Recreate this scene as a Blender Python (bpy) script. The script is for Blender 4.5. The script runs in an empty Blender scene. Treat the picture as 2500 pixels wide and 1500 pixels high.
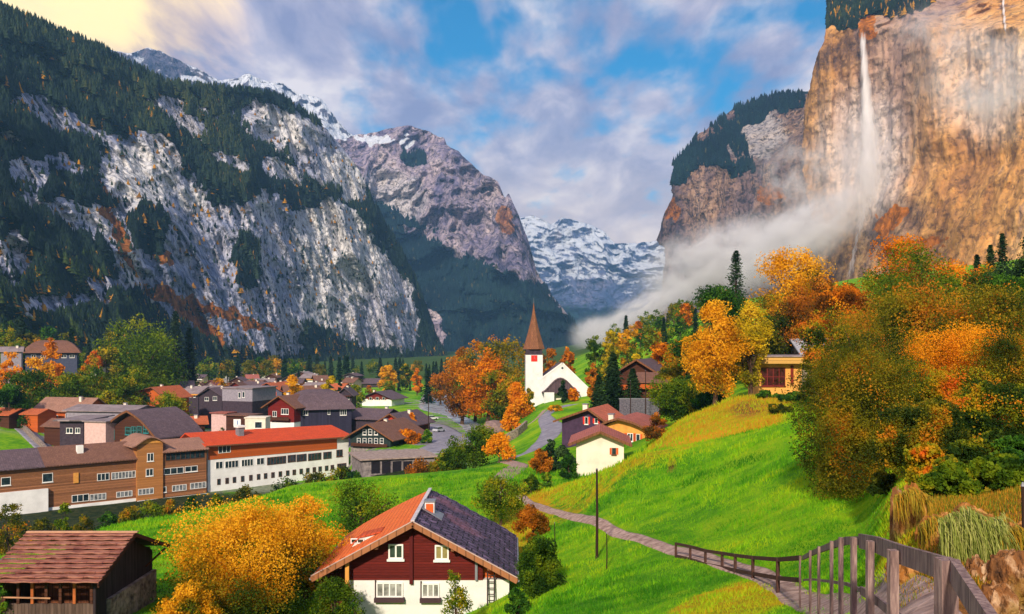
import bpy, bmesh, math, random
import numpy as np
from mathutils import Vector, Matrix
R = math.radians
F = 2200.0; CU = 1250.0; HV = 830.0        # focal length and horizon, in units of a 2500 px wide picture
scene = bpy.context.scene
col = scene.collection
rng = np.random.default_rng(7)
random.seed(7)

def S(r, g, b):
    def c(x):
        x /= 255.0
        return x / 12.92 if x <= 0.04045 else ((x + 0.055) / 1.055) ** 2.4
    return (c(r), c(g), c(b), 1.0)

def W(u, v, Y):
    return ((u - CU) / F * Y, Y, -(v - HV) / F * Y)

# ---------------------------------------------------------------- noise
def _hash(ix, iy, iz, seed):
    h = (ix.astype(np.int64) * 374761393 + iy.astype(np.int64) * 668265263 + iz.astype(np.int64) * 2147483647 + seed * 974634777) & 0xffffffff
    h = ((h ^ (h >> 13)) * 1274126177) & 0xffffffff
    h = h ^ (h >> 16)
    return (h & 0xffff) / 32767.5 - 1.0
def vnoise(x, y, z, seed=0):
    x = np.asarray(x, float); y = np.asarray(y, float); z = np.asarray(z, float)
    x, y, z = np.broadcast_arrays(x, y, z)
    ix = np.floor(x); iy = np.floor(y); iz = np.floor(z)
    fx = x - ix; fy = y - iy; fz = z - iz
    fx = fx * fx * fx * (fx * (fx * 6 - 15) + 10); fy = fy * fy * fy * (fy * (fy * 6 - 15) + 10); fz = fz * fz * fz * (fz * (fz * 6 - 15) + 10)
    def h(a, b, c): return _hash(ix + a, iy + b, iz + c, seed)
    x00 = h(0,0,0) * (1-fx) + h(1,0,0) * fx; x10 = h(0,1,0) * (1-fx) + h(1,1,0) * fx
    x01 = h(0,0,1) * (1-fx) + h(1,0,1) * fx; x11 = h(0,1,1) * (1-fx) + h(1,1,1) * fx
    return (x00 * (1-fy) + x10 * fy) * (1-fz) + (x01 * (1-fy) + x11 * fy) * fz
def fbm(x, y, z=0.0, octs=5, seed=0, gain=0.5):
    s = 0; a = 1.0; t = 0; f = 1.0
    for i in range(octs):
        s = s + a * vnoise(x * f + i * 17.3, y * f - i * 9.1, z * f + i * 4.7, seed + i); t += a; a *= gain; f *= 2.03
    return s / t
def ridged(x, y, z=0.0, octs=5, seed=0, gain=0.5):
    s = 0; a = 1.0; t = 0; f = 1.0
    for i in range(octs):
        n = 1 - np.abs(vnoise(x * f + i * 7.3, y * f - i * 3.1, z * f + i * 14.7, seed + i))
        s = s + a * n * n; t += a; a *= gain; f *= 2.07
    return s / t
def sstep(a, b, x):
    t = np.clip((x - a) / (b - a), 0, 1); return t * t * (3 - 2 * t)

# ---------------------------------------------------------------- objects
def tag(o, label=None, cat=None, group=None, kind=None):
    if label: o['label'] = label
    if cat: o['category'] = cat
    if group: o['group'] = group
    if kind: o['kind'] = kind
    return o
def empty(name, loc, rz=0.0, label=None, cat=None, group=None):
    o = bpy.data.objects.new(name, None); col.objects.link(o)
    o.location = loc; o.rotation_euler = (0, 0, rz); o.empty_display_size = 0.5
    return tag(o, label, cat, group)
def np_mesh(name, V, Fc, mats, parent=None, smooth=False, attrs=None, fmat=None):
    """V (n,3), Fc (m,k) int array, k = 3 or 4; attrs {name: float per vertex}"""
    V = np.asarray(V, dtype=np.float32); Fc = np.asarray(Fc, dtype=np.int32)
    me = bpy.data.meshes.new(name)
    me.vertices.add(len(V)); me.vertices.foreach_set('co', V.ravel())
    m, k = Fc.shape
    me.loops.add(m * k); me.loops.foreach_set('vertex_index', Fc.ravel())
    me.polygons.add(m); me.polygons.foreach_set('loop_start', np.arange(0, m * k, k, dtype=np.int32))
    me.polygons.foreach_set('loop_total', np.full(m, k, dtype=np.int32))
    if smooth: me.polygons.foreach_set('use_smooth', np.ones(m, dtype=bool))
    if fmat is not None: me.polygons.foreach_set('material_index', np.asarray(fmat, dtype=np.int32))
    me.update(calc_edges=True)
    if attrs:
        for an, av in attrs.items():
            a = me.attributes.new(an, 'FLOAT', 'POINT'); a.data.foreach_set('value', np.asarray(av, dtype=np.float32).ravel())
    for mm in (mats if isinstance(mats, (list, tuple)) else [mats]): me.materials.append(mm)
    o = bpy.data.objects.new(name, me); col.objects.link(o)
    if parent: o.parent = parent
    return o
def grid_faces(nr, nc):
    i = np.arange(nr - 1)[:, None] * nc + np.arange(nc - 1)[None, :]
    return np.stack([i, i + 1, i + nc + 1, i + nc], -1).reshape(-1, 4)

class MB:
    """collects boxes, bars, tubes and polygons, then links them as ONE mesh"""
    def __init__(s): s.v = []; s.f = []
    def poly(s, pts):
        b = len(s.v); s.v += [tuple(p) for p in pts]; s.f.append(tuple(range(b, b + len(pts)))); return s
    def prism(s, pts, vec):
        """solid: polygon pts extruded by vec"""
        n = len(pts); b = len(s.v); vx, vy, vz = vec
        s.v += [tuple(p) for p in pts] + [(p[0] + vx, p[1] + vy, p[2] + vz) for p in pts]
        s.f.append(tuple(range(b + n - 1, b - 1, -1))); s.f.append(tuple(range(b + n, b + 2 * n)))
        for i in range(n):
            j = (i + 1) % n; s.f.append((b + i, b + j, b + n + j, b + n + i))
        return s
    def box(s, x0, x1, y0, y1, z0, z1):
        return s.prism([(x0, y0, z0), (x1, y0, z0), (x1, y1, z0), (x0, y1, z0)], (0, 0, z1 - z0))
    def bar(s, a, b, w, h=None, up=(0, 0, 1)):
        h = h or w; a = Vector(a); b = Vector(b); d = (b - a)
        if d.length < 1e-6: return s
        dn = d.normalized(); upv = Vector(up)
        if abs(dn.dot(upv)) > 0.98: upv = Vector((1, 0, 0))
        r = dn.cross(upv).normalized() * w / 2; q = dn.cross(r).normalized() * h / 2
        return s.prism([a - r - q, a + r - q, a + r + q, a - r + q], d)
    def tube(s, pts, rad, n=6, cap=True):
        pts = [Vector(p) for p in pts]; b0 = len(s.v)
        if not isinstance(rad, (list, tuple)): rad = [rad] * len(pts)
        for i, p in enumerate(pts):
            d = (pts[min(i + 1, len(pts) - 1)] - pts[max(i - 1, 0)]).normalized()
            a = Vector((0, 1, 0)) if abs(d.y) < 0.9 else Vector((1, 0, 0))
            e = d.cross(a).normalized(); g = d.cross(e)
            for k in range(n):
                t = 2 * math.pi * k / n; s.v.append(tuple(p + (e * math.cos(t) + g * math.sin(t)) * rad[i]))
        for i in range(len(pts) - 1):
            for k in range(n):
                k2 = (k + 1) % n; s.f.append((b0 + i * n + k, b0 + i * n + k2, b0 + (i + 1) * n + k2, b0 + (i + 1) * n + k))
        if cap:
            s.f.append(tuple(b0 + k for k in range(n))[::-1]); e0 = b0 + (len(pts) - 1) * n
            s.f.append(tuple(e0 + k for k in range(n)))
        return s
    def sheet(s, rows, th=0.0):
        """rows: lists of points of equal length -> grid surface, given thickness th downward"""
        nr = len(rows); nc = len(rows[0]); b = len(s.v)
        for rr in rows: s.v += [tuple(p) for p in rr]
        for i in range(nr - 1):
            for j in range(nc - 1):
                a = b + i * nc + j; s.f.append((a, a + 1, a + nc + 1, a + nc))
        if th:
            c = len(s.v)
            for rr in rows: s.v += [(p[0], p[1], p[2] - th) for p in rr]
            for i in range(nr - 1):
                for j in range(nc - 1):
                    a = c + i * nc + j; s.f.append((a + nc, a + nc + 1, a + 1, a))
            def edge(p, q): s.f.append((p, q, q - b + c, p - b + c))
            for j in range(nc - 1):
                edge(b + j + 1, b + j); edge(b + (nr - 1) * nc + j, b + (nr - 1) * nc + j + 1)
            for i in range(nr - 1):
                edge(b + i * nc, b + (i + 1) * nc); edge(b + (i + 1) * nc + nc - 1, b + i * nc + nc - 1)
        return s
    def build(s, name, m, parent=None, smooth=False):
        me = bpy.data.meshes.new(name); me.from_pydata(s.v, [], s.f); me.update()
        bm = bmesh.new(); bm.from_mesh(me); bmesh.ops.recalc_face_normals(bm, faces=bm.faces); bm.to_mesh(me); bm.free()
        if smooth:
            for p in me.polygons: p.use_smooth = True
        me.materials.append(m)
        o = bpy.data.objects.new(name, me); col.objects.link(o)
        if parent: o.parent = parent
        return o

def copy_tree(o, parent=None):
    c = o.copy(); col.objects.link(c)
    if parent: c.parent = parent
    for ch in list(o.children):
        d = ch.copy(); col.objects.link(d); d.parent = c
        for g in list(ch.children):
            e = g.copy(); col.objects.link(e); e.parent = d
    return c

# ---------------------------------------------------------------- materials
class NT:
    def __init__(s, name):
        s.m = bpy.data.materials.new(name); s.m.use_nodes = True; s.t = s.m.node_tree; s.t.nodes.clear()
        s.out = s.n('ShaderNodeOutputMaterial')
    def n(s, t, **kw):
        nd = s.t.nodes.new(t)
        for k, v in kw.items(): setattr(nd, k, v)
        return nd
    def l(s, a, b): s.t.links.new(a, b)
    def tc(s, out='Object', scale=(1, 1, 1), rot=(0, 0, 0)):
        c = s.n('ShaderNodeTexCoord'); mp = s.n('ShaderNodeMapping'); mp.inputs['Scale'].default_value = scale; mp.inputs['Rotation'].default_value = rot
        s.l(c.outputs[out], mp.inputs['Vector']); return mp.outputs[0]
    def noise(s, vec, scale=1, detail=5, rough=0.55, dist=0.0, lac=2.0):
        x = s.n('ShaderNodeTexNoise'); x.inputs['Scale'].default_value = scale; x.inputs['Detail'].default_value = detail
        x.inputs['Roughness'].default_value = rough; x.inputs['Distortion'].default_value = dist; x.inputs['Lacunarity'].default_value = lac
        s.l(vec, x.inputs['Vector']); return x.outputs[0]
    def voro(s, vec, scale=1, feat='F1'):
        x = s.n('ShaderNodeTexVoronoi', feature=feat); x.inputs['Scale'].default_value = scale; s.l(vec, x.inputs['Vector']); return x.outputs['Distance']
    def attr(s, name):
        a = s.n('ShaderNodeAttribute'); a.attribute_name = name; return a.outputs['Fac']
    def ramp(s, fac, stops, mode='LINEAR'):
        r = s.n('ShaderNodeValToRGB'); cr = r.color_ramp; cr.interpolation = mode
        while len(cr.elements) < len(stops): cr.elements.new(0.5)
        for e, (p, c) in zip(cr.elements, stops):
            e.position = p; e.color = c if len(c) == 4 else (*c, 1)
        s.l(fac, r.inputs[0]); return r.outputs[0]
    def map(s, fac, a, b, c=0, d=1, smooth=True):
        r = s.n('ShaderNodeMapRange'); r.interpolation_type = 'SMOOTHSTEP' if smooth else 'LINEAR'
        for i, v in zip((1, 2, 3, 4), (a, b, c, d)): r.inputs[i].default_value = v
        s.l(fac, r.inputs[0]); return r.outputs[0]
    def math(s, op, a, b=None):
        r = s.n('ShaderNodeMath', operation=op)
        for i, v in enumerate((a, b)):
            if v is None: continue
            if isinstance(v, (int, float)): r.inputs[i].default_value = v
            else: s.l(v, r.inputs[i])
        return r.outputs[0]
    def mix(s, fac, a, b, mode='MIX'):
        r = s.n('ShaderNodeMix', data_type='RGBA', blend_type=mode)
        for i, v in ((0, fac), (6, a), (7, b)):
            if isinstance(v, (int, float)): r.inputs[i].default_value = v
            elif isinstance(v, tuple): r.inputs[i].default_value = v if len(v) == 4 else (*v, 1)
            else: s.l(v, r.inputs[i])
        return r.outputs[2]
    def bump(s, h, strength=0.5, dist=0.1):
        b = s.n('ShaderNodeBump'); b.inputs['Strength'].default_value = strength; b.inputs['Distance'].default_value = dist
        s.l(h, b.inputs['Height']); return b.outputs[0]
    def bsdf(s, color, rough=0.9, normal=None, spec=0.2, metal=0.0):
        p = s.n('ShaderNodeBsdfPrincipled'); p.inputs['Roughness'].default_value = rough
        p.inputs['Specular IOR Level'].default_value = spec; p.inputs['Metallic'].default_value = metal
        if isinstance(color, tuple): p.inputs['Base Color'].default_value = color
        else: s.l(color, p.inputs['Base Color'])
        if normal is not None: s.l(normal, p.inputs['Normal'])
        return p
    def done(s, sh): s.l(sh.outputs[0], s.out.inputs[0]); return s.m

def M_paint(name, c, var=0.18, scale=1.5, rough=0.85, spec=0.2):
    t = NT(name); v = t.tc(); n = t.noise(v, scale, 6); n2 = t.noise(v, scale * 9, 4)
    d = tuple(x * (1 - 1.6 * var) for x in c[:3]) + (1,); b = tuple(min(x * (1 + var), 0.9) for x in c[:3]) + (1,)
    cc = t.ramp(n, [(0.25, d), (0.6, b)])
    cc = t.mix(t.map(n2, 0.5, 0.75, 0, 0.35), cc, d)
    return t.done(t.bsdf(cc, rough, t.bump(n2, 0.3, 0.03), spec))
def M_plank(name, c, pitch=0.22, axis='Z', var=0.35, rough=0.85):
    """boards: pitch metres apart along axis, darker joints, streaky grain"""
    t = NT(name); c0 = t.n('ShaderNodeTexCoord'); sp = t.n('ShaderNodeSeparateXYZ'); t.l(c0.outputs['Object'], sp.inputs[0])
    if axis == 'XY': co = t.math('ADD', sp.outputs[0], sp.outputs[1])
    else: co = sp.outputs[axis]
    q = t.math('DIVIDE', co, pitch); fr = t.math('FRACT', q); fl = t.math('FLOOR', q)
    wn = t.n('ShaderNodeTexWhiteNoise', noise_dimensions='1D'); t.l(fl, wn.inputs['W'])
    joint = t.map(t.math('ABSOLUTE', t.math('SUBTRACT', fr, 0.5)), 0.40, 0.48, 0, 1)
    sc = (1, 1, 12) if axis == 'Z' else (3, 3, 0.6)
    g = t.noise(t.tc(scale=sc), 2.2, 6, 0.65)
    dark = tuple(x * 0.32 for x in c[:3]) + (1,); lo = tuple(x * (1 - var) for x in c[:3]) + (1,); hi = tuple(min(x * (1 + var), 0.9) for x in c[:3]) + (1,)
    cc = t.ramp(t.math('ADD', t.math('MULTIPLY', g, 0.75), t.math('MULTIPLY', wn.outputs[0], 0.28)), [(0.3, lo), (0.72, hi)])
    cc = t.mix(t.math('MULTIPLY', joint, 0.75), cc, dark)
    h = t.math('SUBTRACT', t.math('MULTIPLY', g, 0.3), joint)
    return t.done(t.bsdf(cc, rough, t.bump(h, 0.5, 0.03), 0.2))
def M_tile(name, c, c2=None, w=0.35, h=0.3, var=0.3, rough=0.8, axis='Y', stain=None):
    """roof tiles laid in courses; axis = local direction of the ridge"""
    t = NT(name); rot = (0, 0, R(90)) if axis == 'Y' else (0, 0, 0)
    v = t.tc(rot=rot)
    b = t.n('ShaderNodeTexBrick'); t.l(v, b.inputs['Vector']); b.inputs['Scale'].default_value = 1.0
    b.inputs['Brick Width'].default_value = w; b.inputs['Row Height'].default_value = h; b.inputs['Mortar Size'].default_value = 0.025; b.inputs['Mortar Smooth'].default_value = 0.6
    c2 = c2 or tuple(x * (1 - var) for x in c[:3]) + (1,)
    b.inputs['Color1'].default_value = c; b.inputs['Color2'].default_value = c2; b.inputs['Mortar'].default_value = tuple(x * 0.35 for x in c[:3]) + (1,)
    n = t.noise(t.tc(), 0.6, 6, 0.6); n2 = t.noise(t.tc(), 7, 4)
    cc = t.mix(t.map(n, 0.4, 0.68, 0, 0.75), b.outputs['Color'], stain or tuple(x * 0.55 for x in c[:3]) + (1,))
    cc = t.mix(t.map(n2, 0.45, 0.8, 0, 0.5), cc, tuple(min(x * 1.35 + 0.02, 0.9) for x in c[:3]) + (1,))
    hh = t.math('SUBTRACT', n2, t.math('MULTIPLY', b.outputs['Fac'], 1.5))
    return t.done(t.bsdf(cc, rough, t.bump(hh, 0.6, 0.04), 0.25))
def M_rough(name, c, c2, scale=3, bump=0.6, bd=0.1, rough=0.95, stretch=(1, 1, 1)):
    t = NT(name); v = t.tc(scale=stretch); n = t.noise(v, scale, 8, 0.62); w = t.voro(v, scale * 1.7)
    cc = t.ramp(n, [(0.33, c2), (0.62, c)]); cc = t.mix(t.map(w, 0.0, 0.22, 0.45, 0), cc, tuple(x * 0.4 for x in c2[:3]) + (1,))
    return t.done(t.bsdf(cc, rough, t.bump(t.math('ADD', n, w), bump, bd), 0.15))
def M_glass(name, c=S(40, 55, 62)):
    t = NT(name); n = t.noise(t.tc(), 1.3, 3); cc = t.ramp(n, [(0.35, tuple(x * 0.4 for x in c[:3]) + (1,)), (0.7, tuple(min(x * 1.6, 1) for x in c[:3]) + (1,))])
    return t.done(t.bsdf(cc, 0.12, None, 0.6))
def M_leaf(name, stops, transl=0.35):
    """leaf colour from the per-vertex attribute tint, stops like ramp"""
    t = NT(name); a = t.attr('tint'); cc = t.ramp(a, stops)
    d = t.bsdf(cc, 0.75, None, 0.12); tr = t.n('ShaderNodeBsdfTranslucent'); t.l(cc, tr.inputs[0])
    mx = t.n('ShaderNodeMixShader'); mx.inputs[0].default_value = transl; t.l(d.outputs[0], mx.inputs[1]); t.l(tr.outputs[0], mx.inputs[2])
    return t.done(mx)
# ---------------------------------------------------------------- camera, light, sky
cd = bpy.data.cameras.new('camera'); cam = bpy.data.objects.new('camera', cd); col.objects.link(cam)
cam.location = (0, 0, 0); cam.rotation_euler = (R(90), 0, 0)
cd.sensor_width = 36; cd.lens = 36 * F / 2500; cd.shift_y = (HV - 750) / 2500; cd.clip_start = 0.2; cd.clip_end = 30000
scene.camera = cam
SUN = Vector((-0.20, -0.86, 0.50)).normalized()
sl = bpy.data.lights.new('sun', 'SUN'); so = bpy.data.objects.new('sun', sl); col.objects.link(so)
sl.energy = 3.3; sl.angle = R(2.5); sl.color = (1.0, 0.86, 0.68)
so.rotation_euler = SUN.to_track_quat('Z', 'Y').to_euler(); so.location = (0, 0, 200)
w = bpy.data.worlds.new('World'); scene.world = w; w.use_nodes = True
class WT(NT):
    def __init__(s): s.t = w.node_tree; s.t.nodes.clear(); s.out = s.n('ShaderNodeOutputWorld')
t = WT()
sky = t.n('ShaderNodeTexSky', sky_type='NISHITA'); sky.sun_disc = False
sky.sun_elevation = math.asin(SUN.z); sky.sun_rotation = math.atan2(SUN.x, SUN.y); sky.air_density = 1.0; sky.dust_density = 0.3; sky.ozone_density = 3.0
hs = t.n('ShaderNodeHueSaturation'); hs.inputs['Saturation'].default_value = 1.9; hs.inputs['Value'].default_value = 0.80; hs.inputs['Hue'].default_value=0.49; t.l(sky.outputs[0], hs.inputs['Color'])
tc = t.n('ShaderNodeTexCoord'); sp = t.n('ShaderNodeSeparateXYZ'); t.l(tc.outputs['Generated'], sp.inputs[0])
dx, dy, dz = sp.outputs
zz = t.math('ADD', t.math('MAXIMUM', dz, 0.0), 0.16)
cx = t.math('DIVIDE', dx, zz); cy = t.math('DIVIDE', dy, zz)
cb = t.n('ShaderNodeCombineXYZ'); t.l(cx, cb.inputs[0]); t.l(cy, cb.inputs[1])
mp = t.n('ShaderNodeMapping'); mp.inputs['Rotation'].default_value = (0, 0, R(28)); mp.inputs['Scale'].default_value = (1.75, 0.85, 1); t.l(cb.outputs[0], mp.inputs['Vector'])
nA = t.noise(mp.outputs[0], 1.25, 5, 0.5, 0.35)      # large banks
nB = t.noise(mp.outputs[0], 4.0, 5, 0.52, 0.15)     # small puffs
az = t.math('DIVIDE', dx, t.math('MAXIMUM', dy, 0.15))   # horizontal position
left = t.map(az, -0.02, -0.42, 0, 1)
hor = t.map(dz, 0.30, 0.10, 0, 1)
cov = t.math('ADD', t.math('MULTIPLY', nA, 0.75), t.math('MULTIPLY', nB, 0.55))
cov = t.math('ADD', cov, t.math('MULTIPLY', left, 0.25)); cov = t.math('ADD', cov, t.math('MULTIPLY', hor, 0.13))
cm = t.map(cov, 0.54, 0.74, 0.0, 1.0)
# cloud colour: violet grey bodies, cream edges, warm towards the low sun glow on the left
nC = t.noise(mp.outputs[0], 2.6, 6, 0.55, 0.3)
body = t.ramp(nC, [(0.38, (2.1, 2.2, 3.5)), (0.47, (3.1, 3.0, 4.1)), (0.55, (4.6, 4.2, 4.9)), (0.66, (7.2, 6.4, 6.2))])
gd = t.n('ShaderNodeVectorMath', operation='DOT_PRODUCT'); t.l(tc.outputs['Generated'], gd.inputs[0]); gd.inputs[1].default_value = Vector((-0.50, 1.0, 0.385)).normalized()
glow = t.map(t.math('ADD', gd.outputs['Value'], t.math('MULTIPLY', t.math('SUBTRACT', nC, .5), .035)), 0.984, 1.001, 0, 1)
warm = t.map(t.math('ADD', dz, t.math('MULTIPLY', nB, 0.12)), 0.33, 0.08, 0, 0.75)
cc = t.mix(warm, body, (7.6, 6.0, 4.8, 1))
cc = t.mix(glow, cc, t.mix(glow, (9.5, 5.4, 2.8, 1), (11.5, 8.6, 3.6, 1)))
final = t.mix(cm, hs.outputs[0], cc)
bg = t.n('ShaderNodeBackground'); bg.inputs['Strength'].default_value = 0.1; t.l(final, bg.inputs[0]); t.l(bg.outputs[0], t.out.inputs[0])
cy_ = scene.cycles; cy_.max_bounces = 6; cy_.diffuse_bounces = 2; cy_.glossy_bounces = 2; cy_.transmission_bounces = 3; cy_.transparent_max_bounces = 12; cy_.volume_bounces = 3
w.cycles.sampling_method = 'MANUAL'; w.cycles.sample_map_resolution = 512
scene.view_settings.view_transform = 'Standard'; scene.view_settings.look = 'None'; scene.view_settings.exposure = 0.6; scene.view_settings.gamma = 1

# ---------------------------------------------------------------- terrain profiles: picture column -> (distance, height) knots
PROF = {
 -2200: [(2,-2.6),(10,-6),(50,-14),(100,-18),(180,-26),(300,-12),(500,30),(1000,120),(9000,300)],
 -500: [(2,-2.6),(12,-7),(45,-14.5),(80,-19),(110,-25),(150,-32),(190,-31),(230,-22),(300,-14),(450,4),(700,40),(1000,80),(9000,80)],
 0: [(2,-2.6),(6,-4),(12,-6.5),(20,-9),(32,-12),(45,-14.3),(55,-15.5),(65,-17),(80,-19.5),(95,-23),(110,-28),(130,-33.5),(150,-34),(205,-34),(228,-28),(245,-26),(280,-23.5),(330,-20),(450,-13),(700,0),(1000,20),(9000,20)],
 140: [(2,-2.6),(12,-6.5),(32,-12),(45,-14.5),(55,-15.7),(65,-17),(80,-19.3),(95,-22),(115,-28),(140,-34),(220,-34),(240,-29),(300,-26),(360,-22),(450,-18),(700,-8),(1000,5),(9000,5)],
 250: [(2,-2.6),(12,-6.5),(32,-12),(45,-14.5),(55,-15.5),(65,-16.6),(80,-18.5),(95,-20.6),(108,-22.5),(122,-28),(145,-34),(250,-34),(300,-33),(450,-26),(700,-22),(1000,-15),(9000,-15)],
 500: [(2,-2.6),(12,-7),(32,-12),(45,-14.3),(55,-15.2),(65,-16),(80,-17.5),(95,-18.9),(113,-21),(130,-26),(150,-33),(165,-34),(1000,-34),(9000,-34)],
 700: [(2,-2.6),(12,-7),(32,-13),(45,-15.5),(55,-16.2),(65,-16.4),(80,-17),(95,-18),(110,-19.2),(132,-21.2),(146,-25.5),(170,-33.5),(200,-34),(9000,-34)],
 845: [(2,-2.6),(12,-7),(32,-13.5),(45,-16),(55,-16.8),(65,-17),(80,-17.4),(95,-18),(110,-18.7),(132,-20.3),(148,-25),(170,-31),(200,-33.8),(240,-33.8),(285,-33),(350,-33),(450,-34),(9000,-34)],
 885: [(2,-2.6),(12,-7),(32,-13.5),(45,-16),(55,-16.8),(65,-17),(80,-17.4),(95,-18),(110,-18.6),(132,-19.9),(148,-24),(170,-28.5),(196,-28.5),(203,-26.5),(235,-26.5),(285,-29),(350,-32),(450,-34),(9000,-34)],
 1050: [(2,-2.6),(12,-7),(32,-13.5),(45,-16),(55,-17),(65,-17.2),(80,-17.6),(95,-18),(110,-18.3),(132,-19.3),(148,-23),(168,-27.3),(190,-27.4),(200,-25.6),(235,-26),(285,-27.2),(350,-30),(450,-33.5),(9000,-34)],
 1150: [(2,-2.6),(12,-6.6),(32,-12),(45,-15),(55,-16.2),(65,-16.5),(80,-16.8),(95,-17.2),(110,-17.4),(128,-18.3),(146,-21),(170,-24.5),(200,-25.8),(240,-26.5),(285,-28),(350,-31),(450,-33),(9000,-34)],
 1240: [(2,-2.6),(12,-6),(32,-11.4),(45,-13.9),(55,-15.2),(65,-15.8),(80,-16),(95,-16.2),(110,-16.6),(130,-18),(150,-20),(180,-22.5),(230,-24.5),(260,-24.5),(300,-26),(450,-31),(9000,-34)],
 1330: [(2,-2.6),(12,-5.6),(20,-8),(32,-10.6),(45,-12.5),(55,-13.6),(65,-14.2),(80,-14.5),(88,-14.7),(97,-16),(110,-17),(130,-18.3),(150,-18.9),(180,-19),(230,-18.3),(260,-18.5),(300,-18.7),(380,-22),(450,-24),(700,-26),(9000,-30)],
 1400: [(2,-2.6),(12,-5.3),(20,-7.6),(32,-10.2),(45,-12.1),(55,-13),(65,-13.5),(75,-13.4),(85,-13.2),(95,-15.5),(110,-17.2),(130,-18),(150,-18),(180,-17.6),(230,-18),(300,-18),(380,-18),(450,-14),(700,-14),(9000,-14)],
 1480: [(2,-2.6),(12,-5.2),(20,-7.4),(32,-9.9),(45,-11.6),(55,-12.2),(65,-11.9),(72,-10.9),(80,-11.2),(89,-14),(110,-16.6),(130,-17),(150,-16.6),(180,-16),(230,-16.5),(300,-16),(380,-12),(500,-5),(700,-5),(9000,-5)],
 1560: [(2,-2.6),(12,-5),(20,-7.2),(32,-9.7),(45,-11),(55,-11.3),(65,-10.9),(70,-9.4),(76,-9.25),(84,-12),(92,-13),(110,-15),(130,-15.5),(160,-15),(230,-14.5),(300,-11),(420,-3),(600,8),(9000,10)],
 1650: [(2,-2.6),(12,-4.9),(20,-7),(32,-9.2),(45,-10.5),(55,-10.6),(65,-10.2),(72,-8.7),(75,-8.8),(82,-11.4),(92,-11.5),(104,-10.2),(112,-10.2),(122,-11.2),(150,-14),(180,-13.5),(230,-11),(300,-5),(420,6),(700,16),(9000,16)],
 1800: [(2,-2.6),(12,-4.7),(20,-6.5),(28,-8.1),(36,-9.1),(45,-9.3),(55,-8.8),(65,-8.1),(70,-7.5),(74,-7.6),(81,-10.2),(88,-9.9),(97,-8.3),(108,-7.3),(116,-7.2),(130,-8.6),(180,-8.6),(230,-5),(300,2),(450,16),(700,30),(9000,50)],
 1975: [(2,-2.6),(6,-3.1),(12,-4.3),(20,-6.2),(27,-7.7),(32,-8.0),(45,-7.5),(55,-6.7),(65,-5.8),(70,-5.7),(76,-7.4),(84,-7.6),(95,-7.2),(115,-7.2),(140,-7.6),(160,-7),(200,-4),(300,8),(450,24),(700,40),(9000,60)],
 2100: [(2,-2.6),(6,-2.8),(10,-3.5),(15,-4.5),(20,-5.7),(28,-7.0),(34,-7.4),(45,-7.2),(55,-7),(65,-6.8),(110,-6.5),(200,1),(300,12),(700,48),(9000,60)],
 2200: [(2,-2.5),(6,-2.7),(10,-3.1),(13,-3.5),(17,-3.6),(24,-4.0),(30,-4.6),(40,-5.2),(55,-5.5),(110,-5.5),(200,3),(300,14),(700,52),(9000,60)],
 2320: [(2,-2.5),(6,-2.6),(10,-2.85),(12,-2.95),(16,-3.0),(20,-3.6),(28,-4.6),(50,-5.5),(110,-5.5),(200,5),(300,16),(700,56),(9000,60)],
 2420: [(2,-2.4),(8,-2.7),(10,-3.0),(13,-3.2),(16,-3.1),(20,-3.5),(28,-4.5),(50,-5.2),(110,-5),(200,6),(300,18),(700,58),(9000,66)],
 2500: [(2,-2.4),(6,-2.9),(9,-3.5),(12,-3.6),(14,-3.2),(17,-3.0),(20,-3.3),(28,-4.2),(50,-5),(110,-4),(200,8),(300,20),(700,62),(9000,70)],
 4500: [(2,-2.4),(8,-2),(20,2),(60,8),(200,30),(700,90),(9000,100)],
}
GU = np.concatenate([np.arange(-2200, -300, 30), np.arange(-300, 2700, 7), np.arange(2700, 4501, 30)]).astype(float)
GL = np.linspace(math.log(2), math.log(7500), 520)
_ku = np.array(sorted(PROF)); _kz = np.array([np.interp(GL, np.log([p[0] for p in PROF[k]]), [p[1] for p in PROF[k]]) for k in _ku])
def _smooth(a, k, axis):
    ker = np.exp(-0.5 * (np.arange(-3 * k, 3 * k + 1) / k) ** 2); ker /= ker.sum()
    pad = [(0, 0), (0, 0)]; pad[axis] = (3 * k, 3 * k); b = np.pad(a, pad, mode='edge')
    return np.apply_along_axis(lambda m: np.convolve(m, ker, 'valid'), axis, b)
GZ = np.array([np.interp(GU, _ku, _kz[:, j]) for j in range(len(GL))])     # rows = distance, cols = column
GZ = _smooth(_smooth(GZ, 1, 0), 3, 1)
GX = (GU[None, :] - CU) / F * np.exp(GL)[:, None]; GY = np.exp(GL)[:, None] + 0 * GX
GZ = GZ + fbm(GX / 9, GY / 9, 0, 4, 3) * 0.22 * sstep(8, 30, GY) + fbm(GX / 60, GY / 60, 0, 3, 5) * 0.8 * sstep(150, 400, GY)
def gz(X, Y):
    X = np.asarray(X, float); Y = np.asarray(Y, float)
    u = X / Y * F + CU; L = np.log(np.maximum(Y, 2.0))
    j = np.clip(np.searchsorted(GU, u) - 1, 0, len(GU) - 2); i = np.clip(np.searchsorted(GL, L) - 1, 0, len(GL) - 2)
    a = np.clip((u - GU[j]) / (GU[j + 1] - GU[j]), 0, 1); b = np.clip((L - GL[i]) / (GL[i + 1] - GL[i]), 0, 1)
    z = (GZ[i, j] * (1 - a) + GZ[i, j + 1] * a) * (1 - b) + (GZ[i + 1, j] * (1 - a) + GZ[i + 1, j + 1] * a) * b
    return float(z) if z.ndim == 0 else z
def G(u, Y, dz=0.0):
    X = (u - CU) / F * Y; return (X, Y, gz(X, Y) + dz)
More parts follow.
